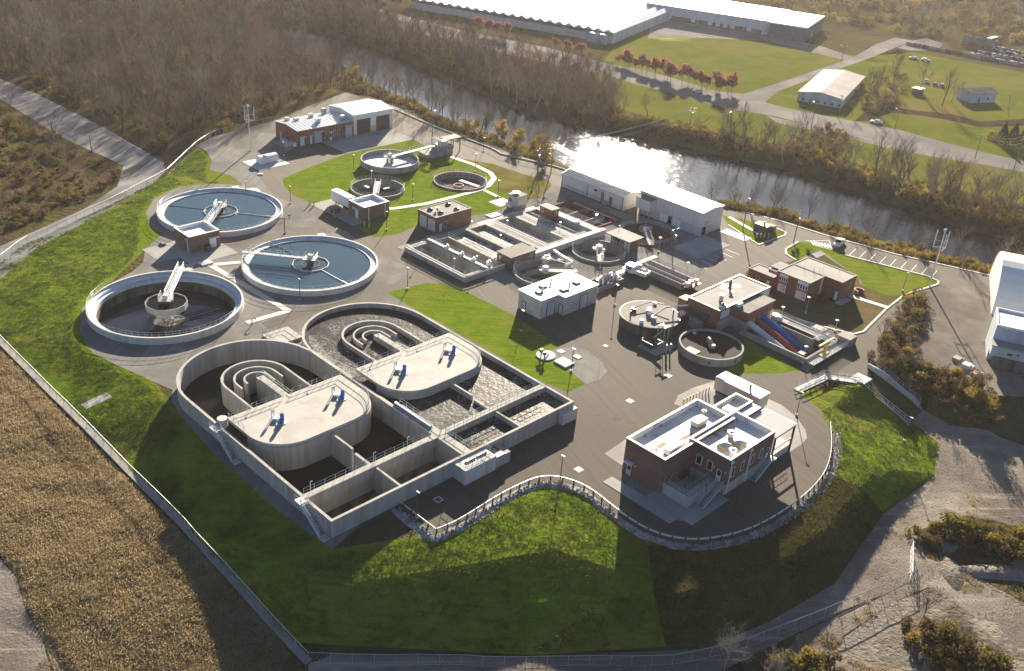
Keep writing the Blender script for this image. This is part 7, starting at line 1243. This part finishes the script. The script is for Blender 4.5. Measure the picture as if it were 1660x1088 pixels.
T=LN['z_top']; fp=area_pts(T,420,5,18); scatter_stuff('wood',zpts(fp),[src[0],src[1],src[3],src[2]],'distant wood at the upper right behind the junkyard',.8,1.4)
scatter_stuff('undergrowth',zpts(area_pts(T,500,3,19)),[bsrc[0],bsrc[3],bsrc[1]],'golden brush below the distant upper right wood',1.0,2.0)
for x,y in area_pts(LN['z_topleft'],30,6,20): plant(vr.choice((redt[0],goldt[1],bare[4])),'far_tree','distant autumn tree by the car park at the top edge','tree',x,y,vr.uniform(.9,1.4),'distant autumn trees at the top edge')
for i,(x,y) in enumerate(area_pts(LN['z_shed'],16,4,21)): plant(bare[vr.choice((0,3,4))],'bare_tree','dense leafless tree against the right side of the long shed','tree',x,y,vr.uniform(.7,1.0),'leafless trees beside the long shed')
grove(area_pts(LN['z_shed'],26,2,22),4,[bushes[2]],'shrub','brush against the right side of the long shed','shrub',.7,1.2,'brown brush beside the long shed')
grove(area_pts(LN['z_creek'],45,2,23),15,[bushes[i] for i in (1,2,2,0)],'shrub','shrub in the creek hollow below the far road','shrub',.7,1.3,'shrubs in the creek hollow')
RT=PTS['redtrees']; RT=[p for a,b in zip(RT,RT[1:]) for p in (a,((a[0]+b[0])/2+vr.uniform(-3.5,3.5),(a[1]+b[1])/2+vr.uniform(-2,2)))]
for i,(x,y) in enumerate(RT): plant(redt[i%2],'red_tree','rust red street tree in the row along the far car park','tree',x,y,vr.uniform(.6,1.3),'rust red trees along the far car park')
for i,(x,y) in enumerate(PTS['redtrees2']): plant(redt[i%2],'red_tree','rust red tree in front of the saw tooth factory hall','tree',x,y,vr.uniform(.8,1.1),'rust red trees by the factory hall')
for i,((x,y),l) in enumerate(zip(PTS['baretree'],('big leafless tree on the far lawn, left of the two beside the parked cars','big leafless tree on the far lawn, right of the two beside the parked cars','smaller leafless tree leaning beside the larger far lawn tree','spreading leafless tree right of the small pale house','leafless tree at the far bank lawn edge below the road bend','leafless tree beside the tall lamp pole on the far bank','leafless tree on the far bank lawn left of the river wires'))): plant(bare[(0,3,1,2,0,3,4)[i]],'bare_tree',l,'tree',x,y,(1.15,1.2,.8,.85,.9,.8,.9)[i])
con=[]
def conifer_mesh(seed,h,w):
    r=random.Random(seed); v=[];f=[]; 
    for i in range(1500):
        t=r.random()**.7; z=h*(.04+.95*t); rad=w*(1-t)*r.uniform(.55,1.05)+.1; a=r.random()*6.283; p=Vector((rad*math.cos(a),rad*math.sin(a),z+r.gauss(0,.1))); s=.42*r.uniform(.6,1.2); d=Vector((math.cos(a),math.sin(a),-.45)).normalized(); e=Vector((-math.sin(a),math.cos(a),r.gauss(0,.3))).normalized(); k=len(v); v+=[tuple(p+d*s),tuple(p+e*s*.5),tuple(p-d*s),tuple(p-e*s*.5)]; f.append((k,k+1,k+2,k+3))
    k=len(v); v+=[(.2,0,-.3),(-.1,.17,-.3),(-.1,-.17,-.3),(0,0,h*.9)]; f+=[(k,k+1,k+3),(k+1,k+2,k+3),(k+2,k,k+3)]
    me=bpy.data.meshes.new('conifer'); me.from_pydata(v,[],f); me.materials.append(M['leaf_dark']); me.materials.append(M['bark_dark']); me.polygons.foreach_set('material_index',[0]*1500+[1]*3); return me
cm=[conifer_mesh(60,7.5,3.0),conifer_mesh(61,8.2,3.2),conifer_mesh(62,7.0,3.0)]
for i,((x,y),l) in enumerate(zip(PTS['conifer'],('dark conifer by the far road, leftmost of the clump','dark conifer by the far road, middle of the clump','dark conifer by the far road, at the right photo edge'))): plant(cm[i],'conifer',l,'tree',x,y,1.1)
x,y=PTS['conifer'][0]; plant(bushes[0],'shrub','golden shrub left of the dark conifers','shrub',x+3,y+5,1.3)
# thicket by the ramp and warehouse
grove(area_pts(LN['z_bush'],62,1.7,24),50,[bushes[i] for i in (2,2,1,0,2)],'shrub','shrub in the thicket between ramp wall and old pavement','shrub',.6,1.1,'shrubs of the ramp thicket')
big=[bush_mesh('shrub',70,4.2,3.2,'leaf_gold',1500,.2,14),bush_mesh('shrub',71,3.8,3.0,'leaf_brown',1500,.2,14),bush_mesh('shrub',72,3.0,2.6,'leaf_olive',1100,.2,12)]
for (x,y),k,l in zip(((191.5,50.5),(195,52),(188.5,67.5),(192,70.5),(203,74)),(0,1,2,1,1),('large golden bush in front of the white warehouse','brown bush touching the white warehouse corner','olive bush on the bank corner above the ramp wall','brown bush on the bank beside the ring road','brown brush clump along the ring road bend')): plant(big[k],'large_bush',l,'bush',x,y,vr.uniform(.9,1.15))
for i,(x,y) in enumerate(area_pts(LN['z_bush'],14,3,25)): plant(bare[(0,2)[i%2]],'sapling','thin leafless sapling in the thicket by the ramp','tree',x,y,vr.uniform(.3,.55),'saplings of the ramp thicket')
for z_,n,sd,l in (('z_black',48,26,'brush beside the dirt road at the right edge'),('z_black2',26,27,'brush in the bottom right corner below the gate'),('z_black3',15,28,'brush at the bottom edge of the fence')):
    grove(area_pts(LN[z_],n,1.0,sd),n//3,[bushes[i] for i in (2,2,1,2)],'shrub',l,'shrub',.4,.75,l)
nt_=[tree_mesh('near_tree',80+i,h,.75,5,b,nb=(10,6,5,3),trunk=.14,twigr=.014) for i,(h,b) in enumerate(((8.5,'bark_pale'),(7.5,'bark_pale'),(9,'bark_dark')))]
for (x,y),k,s_,l in zip(PTS['neartrees'],(0,1,2,2,2,1),(1.0,.9,.55,.75,.5,.5),('pale leafless tree at the bottom edge in front of the dirt road','second pale leafless tree cut by the bottom edge','thin leafless sapling beside the bottom fence','forked leafless tree beside the open field gate','small dark leafless tree in the bottom right brush','pale dead sapling near the bottom right corner')):
    me=nt_[k]; o=plant(me,'bare_tree',l,'tree',x,y,s_)
# small shrubs by the office
for x,y,k,s_,l in ((230.4,112.6,2,.5,'round rust brown shrub beside the flagstone pad in the car park island'),(205,94.5,2,.9,'brown leafless shrub in the shade below the office wall'),(226,114.5,2,.45,'low brown bedding at the kerb island'),(228.5,115,2,.4,'dry flower bed shrub on the kerb island')): plant(bushes[k],'shrub',l,'shrub',x,y,s_)
tag(MB().prism([(229.6,111.3),(233.6,110.9),(232.6,108.9),(228.4,109.1)],-.1,.06).build('flagstone_pad','apron'),'pale angular flagstone pad in the car park island','pad')
# dry grass of the brown field and the slope: blades too many to count
def tuft(name,n,h,m,seed,w=.05):
    r=random.Random(seed); v=[];f=[]
    for i in range(n):
        a=r.random()*6.28; p=Vector((r.gauss(0,.28),r.gauss(0,.28),-.05)); q=p+Vector((r.gauss(0,.2),r.gauss(0,.2),h*r.uniform(.5,1.1))); e=Vector((math.cos(a),math.sin(a),0))*w*r.uniform(.7,1.5); k=len(v); v+=[tuple(p-e),tuple(p+e),tuple(q+e*.3),tuple(q-e*.3)]; f.append((k,k+1,k+2,k+3))
    me=bpy.data.meshes.new(name); me.from_pydata(v,[],f); me.materials.append(M[m]); return bpy.data.objects.new(name,me)
ts=[tuft('grass_tuft',14,.38,'straw',1,.06),tuft('grass_tuft',14,.3,'straw',2,.07),tuft('grass_tuft',12,.4,'straw',3,.07)]
ff=LN['z_field']; P_=[]
for x,y in area_pts(ff,24000,0,29):
    d=noise.noise((x*.18,y*.03,1))+.5*noise.noise((x*.4,y*.25,3))
    if d>-.75: P_.append((x,y))
scatter_stuff('dry_grass',zpts(P_,0),ts,'tall dry brown grass covering the lower left field',.6,1.2)
DS=[p for n,p in REG if n=='dry_slope']+[p for n,p in REG if n=='stone_strip']
P_=[p for q,n in zip(DS,(3000,300)) for p in area_pts(q,n,0,30)]
scatter_stuff('dry_grass',zpts(P_,0),[tuft('grass_tuft',10,.25,'leaf_olive',4,.06),tuft('grass_tuft',10,.25,'leaf_brown',5,.05),tuft('grass_tuft',10,.2,'grass_blade',6,.05)],'rough dry grass on the bank below the guard rail',.6,1.2)
lp_=[p for n,p in REG if n=='lawn'][0]
P_=[p for p in area_pts(lp_,26000,0,31) if gz0(*p)<-.12 and not any(inpoly(p[0],p[1],q) for q in DS)]
scatter_stuff('grass',zpts(P_,0),[tuft('grass_tuft',9,.22,'grass_blade',7,.06),tuft('grass_tuft',9,.18,'grass_blade',8,.07)],'green mown grass on the long banks',.6,1.3)

scatter_stuff('brush',zpts(BRUSH),[bsrc[0],bsrc[1],bsrc[2],bsrc[2]],'autumn brush filling in between the single shrubs',.55,1.2)

# earth mounds, stones and weeds on the rough ground at the right
def mound(x,y,rx,ry,h,rot,label,m='rubble',seed=0):
    vs=[];fs=[];n=16;k=5;c,s=math.cos(rot),math.sin(rot)
    for j in range(k+1):
        f=j/k
        for i in range(n):
            a=6.2832*i/n; q=1+.25*noise.noise((math.cos(a)*1.5+seed,math.sin(a)*1.5,f)); u,w_=rx*(1-f)*math.cos(a)*q,ry*(1-f)*math.sin(a)*q; px_,py_=x+u*c-w_*s,y+u*s+w_*c
            vs.append((px_,py_,gz(px_,py_)-.15+.55*h*(1-(1-f)**2)*(1+.3*noise.noise((px_*.8,py_*.8,seed)))))
    for j in range(k):
        for i in range(n): fs.append((j*n+i,j*n+(i+1)%n,(j+1)*n+(i+1)%n,(j+1)*n+i))
    b=MB(); b.add(vs,fs); return tag(b.build('earth_mound',m,smooth=True),label,'earth mound','earth mounds beside the dirt road')
ml=['low earth mound behind the open gate','long pale earth ridge right of the open gate','earth mound in the dark brush near the dirt road','small earth heap left of the dark brush','lumpy dirt heap at the right photo edge','pale dirt heap at the bottom right corner']
for i,(x,y,rx,ry,h,rot) in enumerate(((143,33,5,2,1.0,.6),(149,27.5,9,2.2,1.5,-.75),(150,36.5,4,2,.9,.3),(145.5,40.5,2.4,1.5,.7,0),(157,24,6,2.5,1.6,-.8),(133,22,5,3,1.0,.4))): mound(x,y,rx,ry,h,rot,ml[i],seed=i*7.3)
dr=[p for n,p in REG if n=='dirt_road']; SP=[]
for q,n in zip(dr[:2],(1500,1100)): SP+=area_pts(q,n,0,77)
rk=[]
for i in range(2):
    r=random.Random(i); b=MB(); b.add([(.16*r.uniform(.6,1.2)*a,.16*r.uniform(.6,1.2)*c,.12*d) for a,c,d in ((1,0,0),(0,1,0),(-1,0,0),(0,-1,0),(0,0,1.1),(0,0,-1))],[(0,1,4),(1,2,4),(2,3,4),(3,0,4),(1,0,5),(2,1,5),(3,2,5),(0,3,5)]); me=bpy.data.meshes.new('stone'); me.from_pydata(b.v,[],b.f); me.materials.append(M['stone_riprap']); rk.append(bpy.data.objects.new('stone',me))
scatter_stuff('loose_stones',zpts(SP,.02),rk,'loose stones on the dirt road',.2,.7)
WE=[]
for q,n in zip(dr,(3800,2600,1200)):
    pts=area_pts(q,n,0,88)
    for x,y in pts:
        if noise.noise((x*.12,y*.12,5))+.6*noise.noise((x*.5,y*.5,2))>.42: WE.append((x,y))
scatter_stuff('weeds',zpts(WE,0),ts[:2],'dry weeds growing in patches on the dirt road',.35,.8)


# ------------------------------------------------------------------ haze over the valley
hz=MB().box(-1750,-1750,-12,1950,1950,103).build('haze',mat('haze_air',(1,1,1)),kind='stuff')
n=M['haze_air'].node_tree; n.nodes.remove(n.nodes['Principled BSDF']); pv=n.nodes.new('ShaderNodeVolumePrincipled'); pv.inputs['Color'].default_value=(1,.95,.90,1); pv.inputs['Density'].default_value=.00006; pv.inputs['Anisotropy'].default_value=.4
n.links.new(pv.outputs[0],n.nodes['Material Output'].inputs['Volume'])
